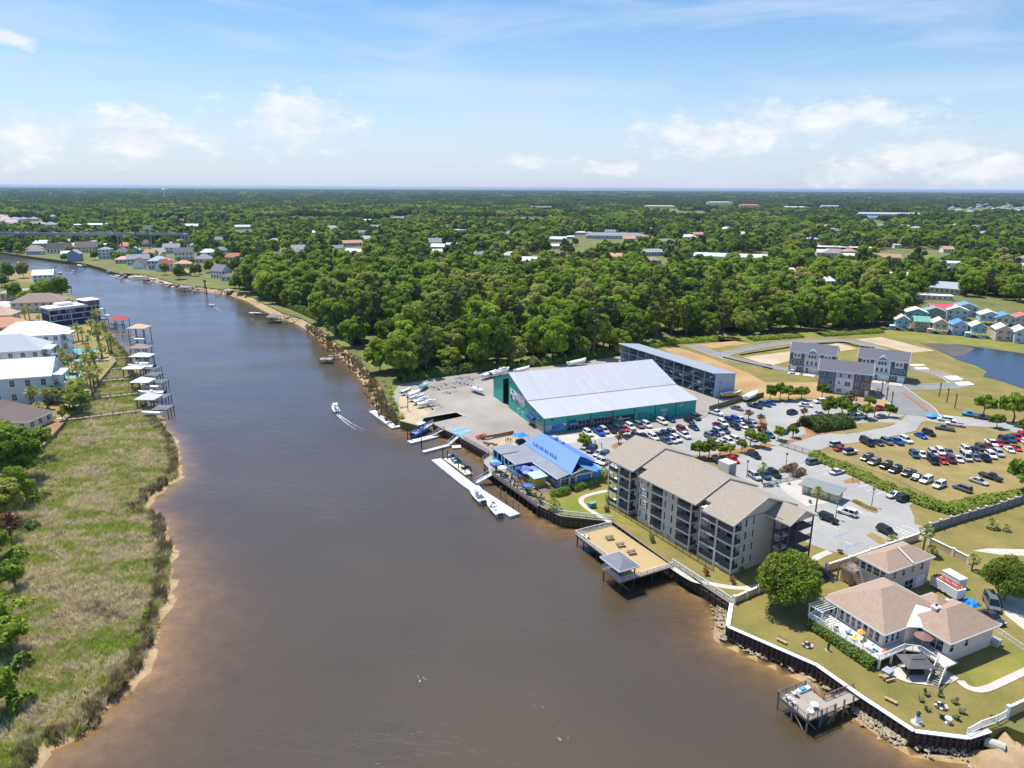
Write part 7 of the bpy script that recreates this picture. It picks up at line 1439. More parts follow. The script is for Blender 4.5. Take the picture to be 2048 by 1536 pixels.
# palmettos
LP = [(125,677),(146,683),(166,686),(118,706),(135,703),(92,748),(118,718),(128,730),(105,773),(130,763),(155,760),(140,748),(180,723),(190,738),(200,693),(205,715),(185,668),(192,652),(165,783),(175,773),(185,788),(120,793),(70,818),(95,818),(80,834),(150,803),(168,806),(140,818),(210,675),(218,704),(196,762),(172,748),(60,798),(115,808),(60,640),(52,648),(80,648),(183,752),(188,776),(160,795),(178,700),(196,678)]
LP += [(x+random.uniform(-9,9), y+random.uniform(-5,6)) for x, y in LP[:34]]
for i, (px, py) in enumerate(LP): palm(px, py, i % 3, 'palmetto palm in the left-bank gardens', random.uniform(1.15,1.5), group='palms of the left-bank gardens')
for px, py, k, s, lb in ((1845,1106,2,1.05,'tall palmetto by the corner of the concrete wall'),(1524,967,2,.9,'palmetto between the parked cars of the apartment lot'),(1631,1024,2,1.0,'palmetto beside the pool terrace'),(1109,1019,3,1.1,'short bushy palm by the white walkway fence'),(1943,1140,0,.8,'palmetto beside the beige garden wall'),(1784,1091,3,.9,'short palm at the lot corner'),(1207,962,0,.85,'palmetto between restaurant and apartments'),(1983,1056,3,.9,'young palm on the right lawn'),(1862,1108,3,.8,'low palm below the tall palmetto'),(2012,1062,3,.6,'small palm on the far right lawn')): palm(px, py, k, lb, s)

gr_ = random.Random(31)
for i in range(30):
    px, py = gr_.choice(LP); hedge('low green shrub clump in the left-bank gardens', [(px-5+gr_.uniform(-14,14), py+gr_.uniform(-7,9)), (px+gr_.uniform(-6,6), py+4)], gr_.uniform(1.4,2.6), gr_.uniform(.8,1.6), gr_.choice((m_bush, MATS['hedge_leaf'], m_hedge2)), .22, 22, name='garden_shrub', cat='shrub')['group'] = 'shrubs of the left-bank gardens'
for i, (px, py) in enumerate(((70,935),(30,985),(78,1000),(35,1120),(15,1160),(48,1215),(40,1340),(5,1375),(40,1420),(-5,1210),(60,1060))): hedge(ORD[i+1]+' wild thicket along the left marsh edge', [(px-22,py+6),(px,py),(px+16,py+2)], gr_.uniform(3,5), gr_.uniform(1.6,3), gr_.choice((m_bush, MATS['hedge_leaf'])), .26, 16, name='thicket', z=.5, cat='bushes', bump=.9)

for i in range(44):                         # trees between the houses of the far bank
    px, py = gr_.uniform(70,495), gr_.uniform(490,560); q = G(px, py); qa = np.array([[q.x, q.y]])
    if not inside(qa, RLw)[0] or dist(qa, W2(RNAT))[0] < 9: continue
    if any((c.xy-q.xy).length < max(wd, dp)*.5+5 for c, wd, dp in HX): continue
    tree(gr_.choice(('oak0','oak1','oak2','gum0')), q, gr_.uniform(0,6), gr_.uniform(.4,.75), 'leafy tree between the houses of the far bank', 'garden_tree', 'trees among the far-bank houses')
for i, pts in enumerate(([(785,800),(788,812),(794,830)],[(778,782),(784,796)],[(800,838),(806,845)])): hedge(ORD[i+1]+' bright green shore shrub from the yard corner', pts, 2.2, 1.8, m_bush, .2, 26, name='shore_shrub', z=1.4, cat='shrub', bump=.8)
for i, pts in enumerate(([(800,764),(850,755),(900,748)],[(900,748),(960,740),(1020,735)],[(1020,735),(1090,728),(1150,720)],[(1150,720),(1235,708)],[(560,606),(600,622),(640,640)],[(640,640),(680,668),(715,690)])): hedge(ORD[i+1]+' dark undergrowth strip along the forest edge', pts, 6, 3.0, MATS['hedge_leaf'], .36, 9, name='undergrowth', cat='bushes', bump=1.0)
# ------------------------------------------------------------------ left-bank docks and boathouses
def boathouse(px, py, w_, d_, h, rise, rc, label, deck=1.7, turn=0, kind='hip', boatlab=None, x2=None):
    p = G(px, py, 0); t = thing('boathouse', label, 'boathouse', p, rad(turn)); 
    for x in (-w_/2,0,w_/2):
        for y in (0,d_): MB().bar((x,y,-2.5), (x,y,h), .17, 6).build('pile', m_pile, t)
    MB().box(-w_/2-.3,w_/2+.3,-.3,1.4,deck-.25,deck).build('deck', m_deck, t); MB().box(-w_/2-.3,-w_/2+1.3,1.4,d_+.3,deck-.25,deck).build('deck', m_deck, t)
    if kind == 'hip': hip_roof(t, -w_/2, w_/2, 0, d_, h, rise, M('dockroof_%d_%d_%d' % rc, S(*rc), .8, var=.07, scale=1.2), oh=.6, fascia=m_white)
    else: MB().box(-w_/2-.4,w_/2+.4,-.4,d_+.4,h,h+.25).build('roof', M('dockroof_%d_%d_%d' % rc, S(*rc), .8, var=.05), t)
    railing(t, [(-w_/2-.2,-.2,deck),(w_/2+.2,-.2,deck)], 1.0, m_dwood, bal=False)
    return t
def boatlift(px, py, w_, d_, label, turn=0):
    p = G(px, py, 0); t = thing('boat_lift', label, 'boat lift', p, rad(turn))
    for x in (0,w_):
        for y in np.linspace(0, d_, 3): MB().bar((x,y,-2.5), (x,y,3.2), .14, 6).build('pile', m_pile, t)
    for y in np.linspace(.1, d_-.1, 4): MB().beam((0,y,3.2), (w_,y,3.2), .25, .22).build('lift_beam', m_float, t)
def walkway(a, b_, label, z=1.9, wd=1.4, rail=True):
    p, q = G(*a, z), G(*b_, z); t = thing('walkway', label, 'walkway', (0,0,0)); L_ = (q-p).length; d = (q-p)/L_; s = Vector((-d.y,d.x,0))*wd/2
    MB().slab([p-s,q-s,q+s,p+s], .18).build('deck', m_deck, t)
    for i in range(int(L_/3.5)+1): r = p+d*min(L_, i*3.5); MB().bar((r.x,r.y,-1.5), (r.x,r.y,z+1.0), .11, 5).build('pile', m_pile, t)
    if rail: railing(t, [p-s,q-s], 1.0, m_dwood, bal=False)
for a, b_, lb in (((216,669),(262,668),'timber walkway to the tan-roofed boathouse'),((226,716),(262,713),'low walkway to the brown-roofed boathouse'),((216,738),(250,735),'walkway to the long white boat'),((194,762),(258,757),'broad pale walkway to the white flat-roofed boathouse'),((178,797),(276,786),'long walkway to the white hip-roofed boathouse'),((131,839),(286,820),'longest marsh walkway, nearest the camera'),((192,650),(226,651),'walkway to the red-roofed boathouse')): walkway(a, b_, lb)
boathouse(234,656,8.5,6,4.6,2.0,(176,62,70),'red-roofed boathouse at the upper left docks'); boathouse(276,688,8,6.5,8.2,1.8,(206,170,140),'tall tan-roofed boathouse on dark posts', deck=3.0); boathouse(278,716,7.5,5,4.8,1.6,(150,128,116),'brown-roofed boathouse below the tan one')
boathouse(281,733,8,5,4.6,1.3,(196,206,212),'light grey-roofed boathouse in the dock row'); boathouse(266,762,7,4,5.0,0,(240,241,243),'white flat-roofed boathouse in the dock row', kind='flat'); boathouse(282,787,6,5,4.6,1.5,(238,240,242),'white hip-roofed boathouse in the dock row'); boathouse(293,823,6,6,4.6,1.6,(190,194,192),'grey hip-roofed boathouse nearest the marsh')
for i, (px, py) in enumerate(((288,752),(290,766),(300,781),(303,812),(306,836))): boatlift(px, py, 5.5, 4.5, ORD[i+1]+' empty boat lift from the top in the left dock row')
boat(G(282,738,2.2), rad(180), 11, 'cc', 'long white boat on the upper lift of the left docks'); boat(G(303,790,2.2), rad(182), 9.5, 'cc', 'long white boat on the lower lift of the left docks'); boat(G(303,830,1.6), rad(180), 7, 'cover', 'white covered boat at the end of the left docks'); boat(G(284,730,1.8), rad(180), 6.5, 'cover', 'white boat under the light grey roof'); boat(G(278,681,3.2), rad(180), 6, 'cover', 'white boat hanging in the tall tan boathouse'); boat(G(302,777,2.0), rad(180), 6.5, 'cover', 'white boat below the white hip roof'); boat(G(215,641,1.8), rad(180), 9, 'cc', 'white boat beside the red-roofed boathouse', top=(236,238,240))
boathouse(188,634,8,5,4.5,.0,(206,206,204),'grey flat dock roof behind the red roof', kind='flat'); boathouse(125,592,9,4,4.0,.0,(120,140,170),'blue-grey dock frame by the white boathouse home', kind='flat')
for a, b_, lb in (((155,522),(172,531),'dock below the grey-blue gable house'),((255,548),(240,556),'far dock with boats, first'),((300,551),(285,559),'far dock with boats, second'),((345,566),(330,573),'far dock with boats, third'),((400,574),(385,581),'far dock with boats, fourth'),((455,578),(430,586),'far dock with boats, fifth'),((600,634),(562,632),'upper dock walkway on the wooded bank'),((598,638),(552,641),'lower dock walkway on the wooded bank'),((712,706),(655,712),'grey timber walkway to the railed dock')): walkway(a, b_, lb)
boathouse(546,646,6,5,3.6,1.2,(110,116,124),'small dark-roofed boathouse on the wooded bank'); boathouse(372,585,7,5,4,1.0,(130,132,138),'far boathouse with grey roof'); boathouse(456,590,4.5,4,3.5,.8,(190,150,128),'small far dock with pinkish roof')
t = thing('railed_dock', 'square grey dock with railings at the end of the bank walkway', 'dock', G(652,718,1.9), rad(5)); MB().box(-3,3,-1.5,3.5,-.2,0).build('deck', m_deck, t); railing(t, [(3,3.5,0),(-3,3.5,0),(-3,-1.5,0),(3,-1.5,0)], 1.0, m_dwood, bal=False); [MB().bar((x,y,-4), (x,y,1.2), .13, 5).build('pile', m_pile, t) for x in (-3,0,3) for y in (-1.5,3.4)]
fb = random.Random(12); cols = [(240,241,243)]*4+[(90,100,130),(200,206,212)]
for i, (px, py) in enumerate(((222,545),(235,553),(246,551),(262,557),(276,556),(292,562),(308,560),(322,566),(336,570),(352,573),(366,578),(380,577),(395,580),(410,569),(418,571),(402,567),(388,565),(374,566),(160,533),(508,629),(520,631))): boat(G(px, py, .9 if py > 540 else 0), rad(fb.uniform(150,215)), fb.uniform(6,9), fb.choice(('cc','cover','cuddy')), 'small moored boat at the docks of the far bank', 'boats moored along the far bank', hull=fb.choice(cols))
t = thing('channel_marker', 'red-topped channel marker of leaning piles in the river', 'marker', G(412,588,0)); [MB().bar((x,y,-2), (x*.3,y*.3,9), .28, 6, .22).build('pile', m_pile, t) for x, y in ((-1,0),(.8,.6),(.8,-.6))]; MB().box(-.7,.7,-.7,.7,9,10.6).build('board', M('marker_red', S(190,60,56), .7), t)
# pools and garden terraces
m_pool = M('pool_water', S(96,196,222), .08, var=.1, scale=.4, spec=.6)
def pool(px, py, w_, d_, label, turn=0, dw=3.0):
    p = G(px, py, LZ+.08); t = thing('pool', label, 'swimming pool', p, rad(turn)); el = lambda a, b_, n=20: [(a*math.copysign(abs(math.cos(6.283*i/n))**.6, math.cos(6.283*i/n)), b_*math.copysign(abs(math.sin(6.283*i/n))**.7, math.sin(6.283*i/n))) for i in range(n)]
    MB().prism(el(w_/2+dw, d_/2+dw*.7), 0, .12).build('terrace', m_pale, t); MB().prism(el(w_/2+.4, d_/2+.4), .1, .2).build('coping', m_path, t); MB().prism(el(w_/2, d_/2), .1, .215).build('water', m_pool, t)
    for i in range(3): MB().box(w_/2+.6+i*.1,w_/2+2.3,-d_/2+i*1.6,-d_/2+.6+i*1.6,.12,.4).build('lounger', m_vinyl, t)
pool(165,703,13,9,'turquoise swimming pool below the navy house',5); pool(130,750,13,9,'turquoise pool by the light grey roof',5); pool(100,773,8,6,'small blue pool by the lower white-roofed house',5); pool(158,723,12,4,'narrow dark blue pool between the two turquoise pools',5)
road('garden_path', [(85,728),(110,735),(150,733),(190,725),(222,716)], 1.8, m_path, 4); cover('drive', [(0,603),(60,598),(112,604),(100,610),(40,613),(0,616)], m_path, 4); cover('drive', [(0,645),(40,640),(90,645),(60,655),(0,662)], m_path, 4)
cover('mulch_bed', [(128,838),(131,842),(88,890),(75,880),(95,855)], m_mulch, 4)
cover('green_lawn', [(85,735),(110,745),(150,742),(190,735),(220,722),(190,765),(120,765),(80,755)], m_green, 4)
# ------------------------------------------------------------------ bridge, billboard, water tower
def ray_at(px, py, Y): d = CR @ Vector((px-1024, -(py-768), -F)); k = Y/d.y; return Vector((d.x*k, Y, CAMH+d.z*k))
def bridge():
    a, b_ = ray_at(-420,466,900), ray_at(372,469,880); t = thing('river_bridge', 'long low concrete road bridge crossing the upper left', 'bridge', (0,0,0)); cm = M('bridge_concrete', S(150,156,166), .9, var=.06)
    d = (b_-a).normalized(); up = Vector((0,0,1)); MB().beam(a, b_, 12, 1.6).build('deck', cm, t)
    s = Vector((-d.y,d.x,0))*5.9
    for k in (-1,1): MB().beam(a+s*k+up*1.2, b_+s*k+up*1.2, .35, .9).build('parapet', cm, t)
    n = 12
    for i in range(n+1):
        p = a+(b_-a)*i/n
        for k in (-.6,.6): MB().bar((p.x+s.x*k,p.y+s.y*k,-2), (p.x+s.x*k,p.y+s.y*k,p.z-.8), .8, 8).build('column', cm, t)
        MB().beam(p-s*.8-up*1.2, p+s*.8-up*1.2, 1.4, 1.0).build('crossbeam', cm, t)
    return a, b_, d
BA, BB, BD = bridge()
rb = random.Random(2); NB_ = 9
for i in range(NB_):
    f = .55+.44*(i+rb.random()*.6)/NB_; p = BA+(BB-BA)*f+Vector((0,0,.82)); d = CARS[rb.choice(('sedan','suv','van'))]; t = thing('bridge_car', 'small vehicle crossing the distant bridge', 'car', p, math.atan2(BD.y,BD.x), 'vehicles on the distant bridge'); [link(nm, me, t) for nm, me, _ in d['parts']]; [link('wheel', d['wheel'][0], t, q) for q in d['wheel'][2]]
for px, py, Y, w_, h_, c, lb in ((270,458,820,8,6,(96,72,64),'brown billboard on a post near the bridge end'),(294,455,860,9,5,(214,216,214),'pale billboard right of the bridge end')):
    p = ray_at(px, py, Y); t = thing('billboard', lb, 'billboard', (p.x,p.y,0), .4); MB().box(-w_/2,w_/2,-.2,.2,p.z-h_/2,p.z+h_/2).build('panel', M('board_%d' % c[0], S(*c), .8), t); MB().bar((0,.3,LZ),(0,.3,p.z),.5,8).build('post', m_pile, t)
p = ray_at(327,380,4200); t = thing('water_tower', 'white round water tower on the left horizon', 'water tower', (p.x,p.y,LZ)); H = p.z-LZ
MB().lathe([(0,H-7),(7,H-6),(10.5,H-1),(10.5,H+3),(8,H+6.5),(0,H+8)], 16).build('tank', m_white, t); MB().lathe([(3,0),(2.6,H-6)], 10).build('stem', m_white, t)
# ------------------------------------------------------------------ fences, walls, lamps
def panel_wall(label, pts, h, th, mat, cap, sp=3.0, z=LZ, post=True, name='garden_wall', finial=False):
    t = thing(name, label, 'wall', (0,0,0)); P = poly3(pts, z)
    for a, b_ in zip(P[:-1], P[1:]):
        L_ = (b_-a).length; n = max(1, round(L_/sp)); d = (b_-a)/n; rz = math.atan2(d.y,d.x); me = MB().box(-L_/n/2+.2,L_/n/2-.2,-th/2,th/2,0,h).mesh('panel', mat); mc = MB().box(-L_/n/2+.2,L_/n/2-.2,-th/2-.06,th/2+.06,h,h+.12).mesh('coping', cap); mp = MB().box(-.22,.22,-.22,.22,0,h+.2).box(-.28,.28,-.28,.28,h+.2,h+.32).mesh('post', cap if not finial else mat)
        for i in range(n): link('panel', me, t, a+d*(i+.5), rz); link('coping', mc, t, a+d*(i+.5), rz)
        for i in range(n+1):
            if post: link('post', mp, t, a+d*i, rz)
            if finial: q = a+d*i; link('post_cap', MB().box(-.3,.3,-.3,.3,h+.3,h+.55).mesh('post_cap', M('pale_cap', S(206,196,178), .9)), t, q, rz)
    return t
m_beige = M('beige_block', S(206,180,140), .9, scale=1.5, var=.08)
panel_wall('grey concrete panel wall with pale post caps on the right', [(1857,1064),(1920,1044),(1985,1025),(2042,1006),(2120,985)], 1.9, .2, M('grey_panel', S(130,132,138), .9, var=.06), M('grey_panel_cap', S(150,150,152), .9), 3.4, finial=True)
panel_wall('beige wall with white coping behind the annex', [(1652,1143),(1698,1128),(1740,1113),(1835,1080)], 1.6, .25, m_beige, m_vinyl, 5); panel_wall('beige wall with white coping right of the annex', [(1858,1089),(1905,1112),(1936,1128)], 1.6, .25, m_beige, m_vinyl, 6); panel_wall('beige wall with white coping left of the big tree', [(1468,1207),(1516,1186),(1540,1178)], 1.4, .25, m_beige, m_vinyl, 4); panel_wall('pale wall with white coping at the lower right edge', [(2013,1436),(2060,1414),(2110,1392)], 1.9, .25, m_beige, m_vinyl, 5)
def metal_fence(label, pts, h, mat=m_black, sp=2.2, name='metal_fence', boards=False, z=LZ):
    t = thing(name, label, 'fence', (0,0,0)); P = poly3(pts, z); bars = MB()
    for a, b_ in zip(P[:-1], P[1:]):
        L_ = (b_-a).length; n = max(1, round(L_/sp)); d = (b_-a)/n; rz = math.atan2(d.y,d.x); me = MB().box(-.05,.05,-.05,.05,0,h).mesh('post', mat)
        for i in range(n+1): link('post', me, t, a+d*i)
        if boards:
            mb = MB().box(-L_/n/2+.03,L_/n/2-.03,-.04,.04,.05,h-.05).mesh('panel', mat); [link('panel', mb, t, a+d*(i+.5), rz) for i in range(n)]
        else:
            for zz_ in (.15,h-.05): MB().beam(a+Vector((0,0,zz_)), b_+Vector((0,0,zz_)), .05, .06).build('rail', mat, t)
            m = int(L_/.16)
            for i in range(m): r = a+(b_-a)*i/m; bars.box(r.x-.012,r.x+.012,r.y-.012,r.y+.012,r.z+.15,r.z+h-.05)
    if bars.V: o = bars.build('bars', mat, t); o['kind'] = 'stuff'
    return t
metal_fence('thin black railing in front of the apartment terraces', [(1218,1015),(1300,1065),(1380,1115),(1427,1143)], 1.1); metal_fence('black sliding gate across the apartment drive', [(1561,892),(1590,901),(1619,910)], 1.6, name='gate'); metal_fence('weathered board fence between marina and shop lot', [(1418,822),(1448,813),(1478,803),(1527,794)], 1.9, m_dwood, 2.4, 'board_fence', True); metal_fence('thin black fence round the pool terrace', [(1527,976),(1560,966),(1600,958)], 1.2); metal_fence('grey railing along the marina quay', [(928,878.5),(956,894),(985,910)], 1.05, m_dwood)
metal_fence('brown banner fence beside the sandy patio', [(962,880),(992,875),(1027,868)], 1.2, M('brown_board', S(168,112,62), .9), 2.6, 'board_fence', True); metal_fence('reddish board fence round the dumpsters', [(1572,868),(1580,858),(1600,852)], 1.7, M('red_board', S(132,76,62), .9), 2, 'board_fence', True); metal_fence('white rail fence at the drive of the river house', [(1990,1262),(2020,1283),(2060,1310)], 1.1, m_vinyl, 1.6)
def lamp(px, py, h, label, name='lamp_post'):
    t = thing(name, label, 'lamp post', G(px, py)); MB().bar((0,0,0),(0,0,h),.09,6,.07).build('pole', m_black, t); MB().lathe([(.12,h),(.32,h+.15),(.34,h+.5),(.05,h+.7)], 8).build('lantern', M('lantern_grey', S(96,98,100), .6), t)
for px, py, h, lb in ((1571,938,4.2,'lamp post by the red shrubs'),(1493,955,4.4,'lamp post behind the apartment roof'),(1743,1013,4.4,'lamp post on the flower island'),(1671,1038,3.8,'lamp post between black jeep and white SUV'),(1705,963,3.4,'short lamp post on the straw circle')): lamp(px, py, h, lb)
for px, py, h, lb in ((1435,826,12,'tall utility pole by the marina fence'),(1747,842,12,'tall utility pole by the street trees'),(816,822,6,'thin flag pole on the sandy spit')):
    t = thing('utility_pole', lb, 'pole', G(px, py)); MB().bar((0,0,0),(0,0,h),.16,7,.11).build('pole', m_dwood, t); MB().beam((-.9,0,h-.8),(.9,0,h-.8),.12,.14).build('crossarm', m_dwood, t)
for i, (px, py) in enumerate(((1762,791),(1772,802),(1782,813),(1878,793),(1893,805),(1909,817))):
    t = thing('wrapped_palm', ORD[i+1]+' bare wrapped palm trunk from the left at the estate entrance', 'palm tree', G(px, py)); MB().bar((0,0,0),(.1,0,4.6),.22,7,.18).build('trunk', m_palmbark, t); MB().lathe([(.2,4.4),(.3,5.0),(.12,5.6),(0,5.8)], 7).build('bud', MATS['hedge_leaf'], t)
# pool terrace of the apartments
cover('pool_terrace', [(1553,968),(1590,957),(1646,975),(1676,1004),(1613,1013),(1575,990)], m_path, 5)
t = thing('pool_house', 'low cream pool house with flat grey-green roof', 'pool house', G(1603,985), ang((1590,976),(1648,993))); MB().box(0,9,0,3.6,0,2.5).build('wall', wallm((222,214,190)), t); MB().slab([(-.6,-1.2,2.5),(9.6,-1.2,2.5),(9.6,4.2,3.0),(-.6,4.2,3.0)], .18).build('roof', M('grey_green_roof', S(126,134,130), .9), t); [window(t, (x, -.01, .1), 0, 1.0, 2.0, name='door', glass=M('pool_door', S(150,160,156), .7)) for x in (2,4.5,7)]
for i, (px, py) in enumerate(((1555,972),(1578,968),(1620,1005))): deck_chair(G(px, py, LZ+.12), i*1.3, ORD[i+1]+' turquoise lounge chair from the left on the pool terrace', M('turquoise_plastic', S(50,140,160), .5), 'chairs on the pool terrace')
t = thing('dumpster', 'green dumpster beside the board fence', 'dumpster', G(1564,868), .3); MB().loft([[(-1,-.8,.1),(1,-.8,.1),(1,.8,.1),(-1,.8,.1)],[(-1.1,-.9,1.4),(1.1,-.9,1.4),(1.1,.9,1.6),(-1.1,.9,1.6)]]).build('bin', M('dumpster_green', S(40,96,80), .6), t); MB().slab([(-1.1,-.95,1.45),(1.1,-.95,1.45),(1.1,.95,1.66),(-1.1,.95,1.66)], .05).build('lid', m_black, t)
t = thing('transformer', 'green utility box on the lawn by the footpath', 'utility box', G(1184,1015), .4); MB().box(-.9,.9,-.6,.6,0,1.3).build('cabinet', M('box_green', S(84,124,112), .7), t); MB().box(-.95,.95,-.65,.65,1.3,1.36).build('lid', M('box_green_lid', S(120,150,140), .7), t)
for i, (px, py) in enumerate(((1277,1040),(1284,1044),(1325,1070),(1333,1074),(1338,1078),(1392,1100),(1398,1104))):
    t = thing('air_conditioner', ORD[i+1]+' outdoor air-conditioning unit from the left before the apartments', 'air conditioner', G(px, py), .5, 'air conditioners'); MB().box(-.42,.42,-.42,.42,.05,.9).build('case', M('ac_grey', S(150,154,152), .6), t); MB().lathe([(0,.93),(.34,.93),(.34,.9)], 12).build('fan_grille', m_black, t)
t = thing('canopy_tent', 'sky blue shade canopy lying by the street corner', 'canopy', G(1865,836), .2); MB().loft([[(-2,-1.5,.9),(2,-1.5,.9),(2,1.5,.9),(-2,1.5,.9)],[(-.1,-.1,1.6),(.1,-.1,1.6),(.1,.1,1.6),(-.1,.1,1.6)]]).build('canopy', M('sky_canvas', S(50,150,222), .7), t); [MB().bar((x,y,0),(x,y,.9),.04).build('leg', m_metal, t) for x in (-1.9,1.9) for y in (-1.4,1.4)]
# ------------------------------------------------------------------ restaurant furniture and people
def umbrella(loc, c, label, R_=1.35, group=None):
    t = thing('parasol', label, 'parasol', loc, random.random(), group); MB().bar((0,0,0),(0,0,2.5),.035,5).build('pole', m_metal, t)
    V = [(0,0,2.75)]+[(R_*math.cos(.785*i),R_*math.sin(.785*i),2.2) for i in range(8)]+[(R_*math.cos(.785*i),R_*math.sin(.785*i),2.05) for i in range(8)]; b = MB(); b.add(V, [(0,1+i,1+(i+1)%8) for i in range(8)]+[(1+i,9+i,9+(i+1)%8,1+(i+1)%8) for i in range(8)]); link('canopy', b.mesh('canopy', M('canvas_%d_%d_%d' % c, S(*c), .8, var=.05), fix=False), t)
ro_, rr_ = REST; RM = Matrix.Rotation(rr_, 3, 'Z'); rl = lambda x, y, z=0: ro_+RM @ Vector((x,y,z))
for x, y, z, c, lb in ((5.0,-8.6,0,(60,110,214),'blue parasol at the left end of the dining deck'),(8.2,-8.2,0,(236,236,230),'white parasol on the dining deck'),(22.2,-7.8,0,(50,110,214),'blue parasol at the right end of the dining deck'),(12.2,-3.4,.56,(110,130,214),'lavender-blue parasol on the raised terrace, left'),(14.0,-4.2,.56,(96,104,140),'slate-blue parasol on the raised terrace'),(15.6,-4.4,.56,(120,146,222),'light blue parasol on the raised terrace by the bar'),(13.6,-1.4,.56,(120,128,204),'violet-blue parasol on the raised terrace, back left'),(15.4,-1.2,.56,(128,136,208),'violet-blue parasol on the raised terrace, back right'),(11.8,-4.8,.56,(40,70,150),'dark blue parasol half under the bar roof')): umbrella(rl(x,y,z), c, lb)
def cafe_set(loc, rz, i):
    t = thing('cafe_table', 'dark round table on the restaurant dining deck', 'table', loc, rz, 'tables on the dining deck'); MB().lathe([(0,.7),(.5,.7),(.5,.75),(0,.75)], 12).build('table_top', M('dark_table', S(70,66,66), .6), t); MB().bar((0,0,0),(0,0,.7),.05).build('leg', m_black, t)
    for k in range(4):
        a = rz+k*math.pi/2; p = Vector(loc)+Vector((math.cos(a),math.sin(a),0))*.85; c = thing('cafe_chair', 'dark metal chair at the restaurant dining deck', 'chair', p, a+math.pi/2, 'chairs on the dining deck'); link('seat', CH[0], c); link('backrest', CH[1], c); [link('leg', CH[2], c, (x,y,0)) for x in (-.18,.18) for y in (-.18,.18)]
CH = (MB().box(-.21,.21,-.21,.21,.43,.47).mesh('seat', m_black), MB().box(-.21,.21,-.23,-.19,.47,.88).mesh('backrest', m_black), MB().box(-.02,.02,-.02,.02,0,.43).mesh('leg', m_black))
k = 0
for x, y in ((4.8,-8.4),(8.3,-8.0),(10.4,-8.9),(11.6,-7.0),(13.2,-8.7),(14.4,-6.9),(16.0,-8.5),(17.4,-6.8),(18.8,-8.3),(20.4,-6.8),(22.0,-8.0),(24.6,-7.6),(26.6,-6.6),(28.2,-7.8)): cafe_set(rl(x,y), k*.5, k); k += 1
t = thing('deck_bar', 'timber bar counter with pale blue top at the left end of the deck', 'bar', rl(1.6,-7.0), rr_); MB().box(-1.6,1.6,-1.0,1.0,0,1.05).build('counter', M('bar_wood', S(180,128,86), .9), t); MB().box(-1.8,1.8,-1.2,1.2,1.05,1.15).build('counter_top', MATS['pale_blue_panel'], t)
def person_mesh(walk):
    J = dict(pel=(0,0,.95), ch=(0,0,1.35), nk=(0,0,1.5), hd=(0,.02,1.66), top=(0,.0,1.76), sl=(-.19,0,1.42), sr=(.19,0,1.42), el=(-.26,-.04+.12*walk,1.14), er=(.26,-.04-.12*walk,1.14), hl=(-.27,.06+.2*walk,.9), hr=(.27,.06-.16*walk,.9), tl=(-.1,0,.9), tr=(.1,0,.9), kl=(-.11,.16*walk,.5), kr=(.11,-.1*walk,.5), al=(-.11,.26*walk,.08), ar=(.11,-.32*walk,.1), fl=(-.11,.26*walk+.16,.04), fr=(.11,-.32*walk+.15,.05))
    nm = list(J); E = [('pel','ch'),('ch','nk'),('nk','hd'),('hd','top'),('ch','sl'),('ch','sr'),('sl','el'),('sr','er'),('el','hl'),('er','hr'),('pel','tl'),('pel','tr'),('tl','kl'),('tr','kr'),('kl','al'),('kr','ar'),('al','fl'),('ar','fr')]
    me = bpy.data.meshes.new('figure'); me.from_pydata([J[n] for n in nm], [(nm.index(a), nm.index(b_)) for a, b_ in E], []); o = bpy.data.objects.new('figure', me); C.objects.link(o); o.modifiers.new('skin','SKIN')
    R_ = dict(pel=.15, ch=.16, nk=.06, hd=.1, top=.07, sl=.075, sr=.075, el=.045, er=.045, hl=.035, hr=.035, tl=.1, tr=.1, kl=.065, kr=.065, al=.045, ar=.045, fl=.045, fr=.045)
    if not me.skin_vertices: return None
    for i, n in enumerate(nm): v = me.skin_vertices[0].data[i]; v.radius = (R_[n], R_[n]*.85); v.use_root = n == 'pel'
    o.modifiers.new('sub','SUBSURF').levels = 1
    ev = o.evaluated_get(bpy.context.evaluated_depsgraph_get()); out = bpy.data.meshes.new_from_object(ev); bpy.data.objects.remove(o); return out
try: PM = [person_mesh(0), person_mesh(1)]
except Exception as ex: PM = [None, None]
def person(px, py, z, rz, top, leg, skin, hair, label, walk=0):
    src = PM[walk]
    if src is None: return
    me = src.copy(); me.materials.clear()
    for c in (top, leg, skin, hair): me.materials.append(M('cloth_%d_%d_%d' % c, S(*c), .9, var=.06))
    for p in me.polygons:
        c = p.center; p.material_index = 3 if c.z > 1.7 or (c.z > 1.6 and c.y < -.03) else 2 if c.z > 1.5 or (abs(c.x) > .2 and c.z < 1.25) else 0 if c.z > .98 else 1 if c.z > .35 else 2; p.use_smooth = True
    t = thing('person', label, 'person', G(px, py, z), rz); link('body', me, t)
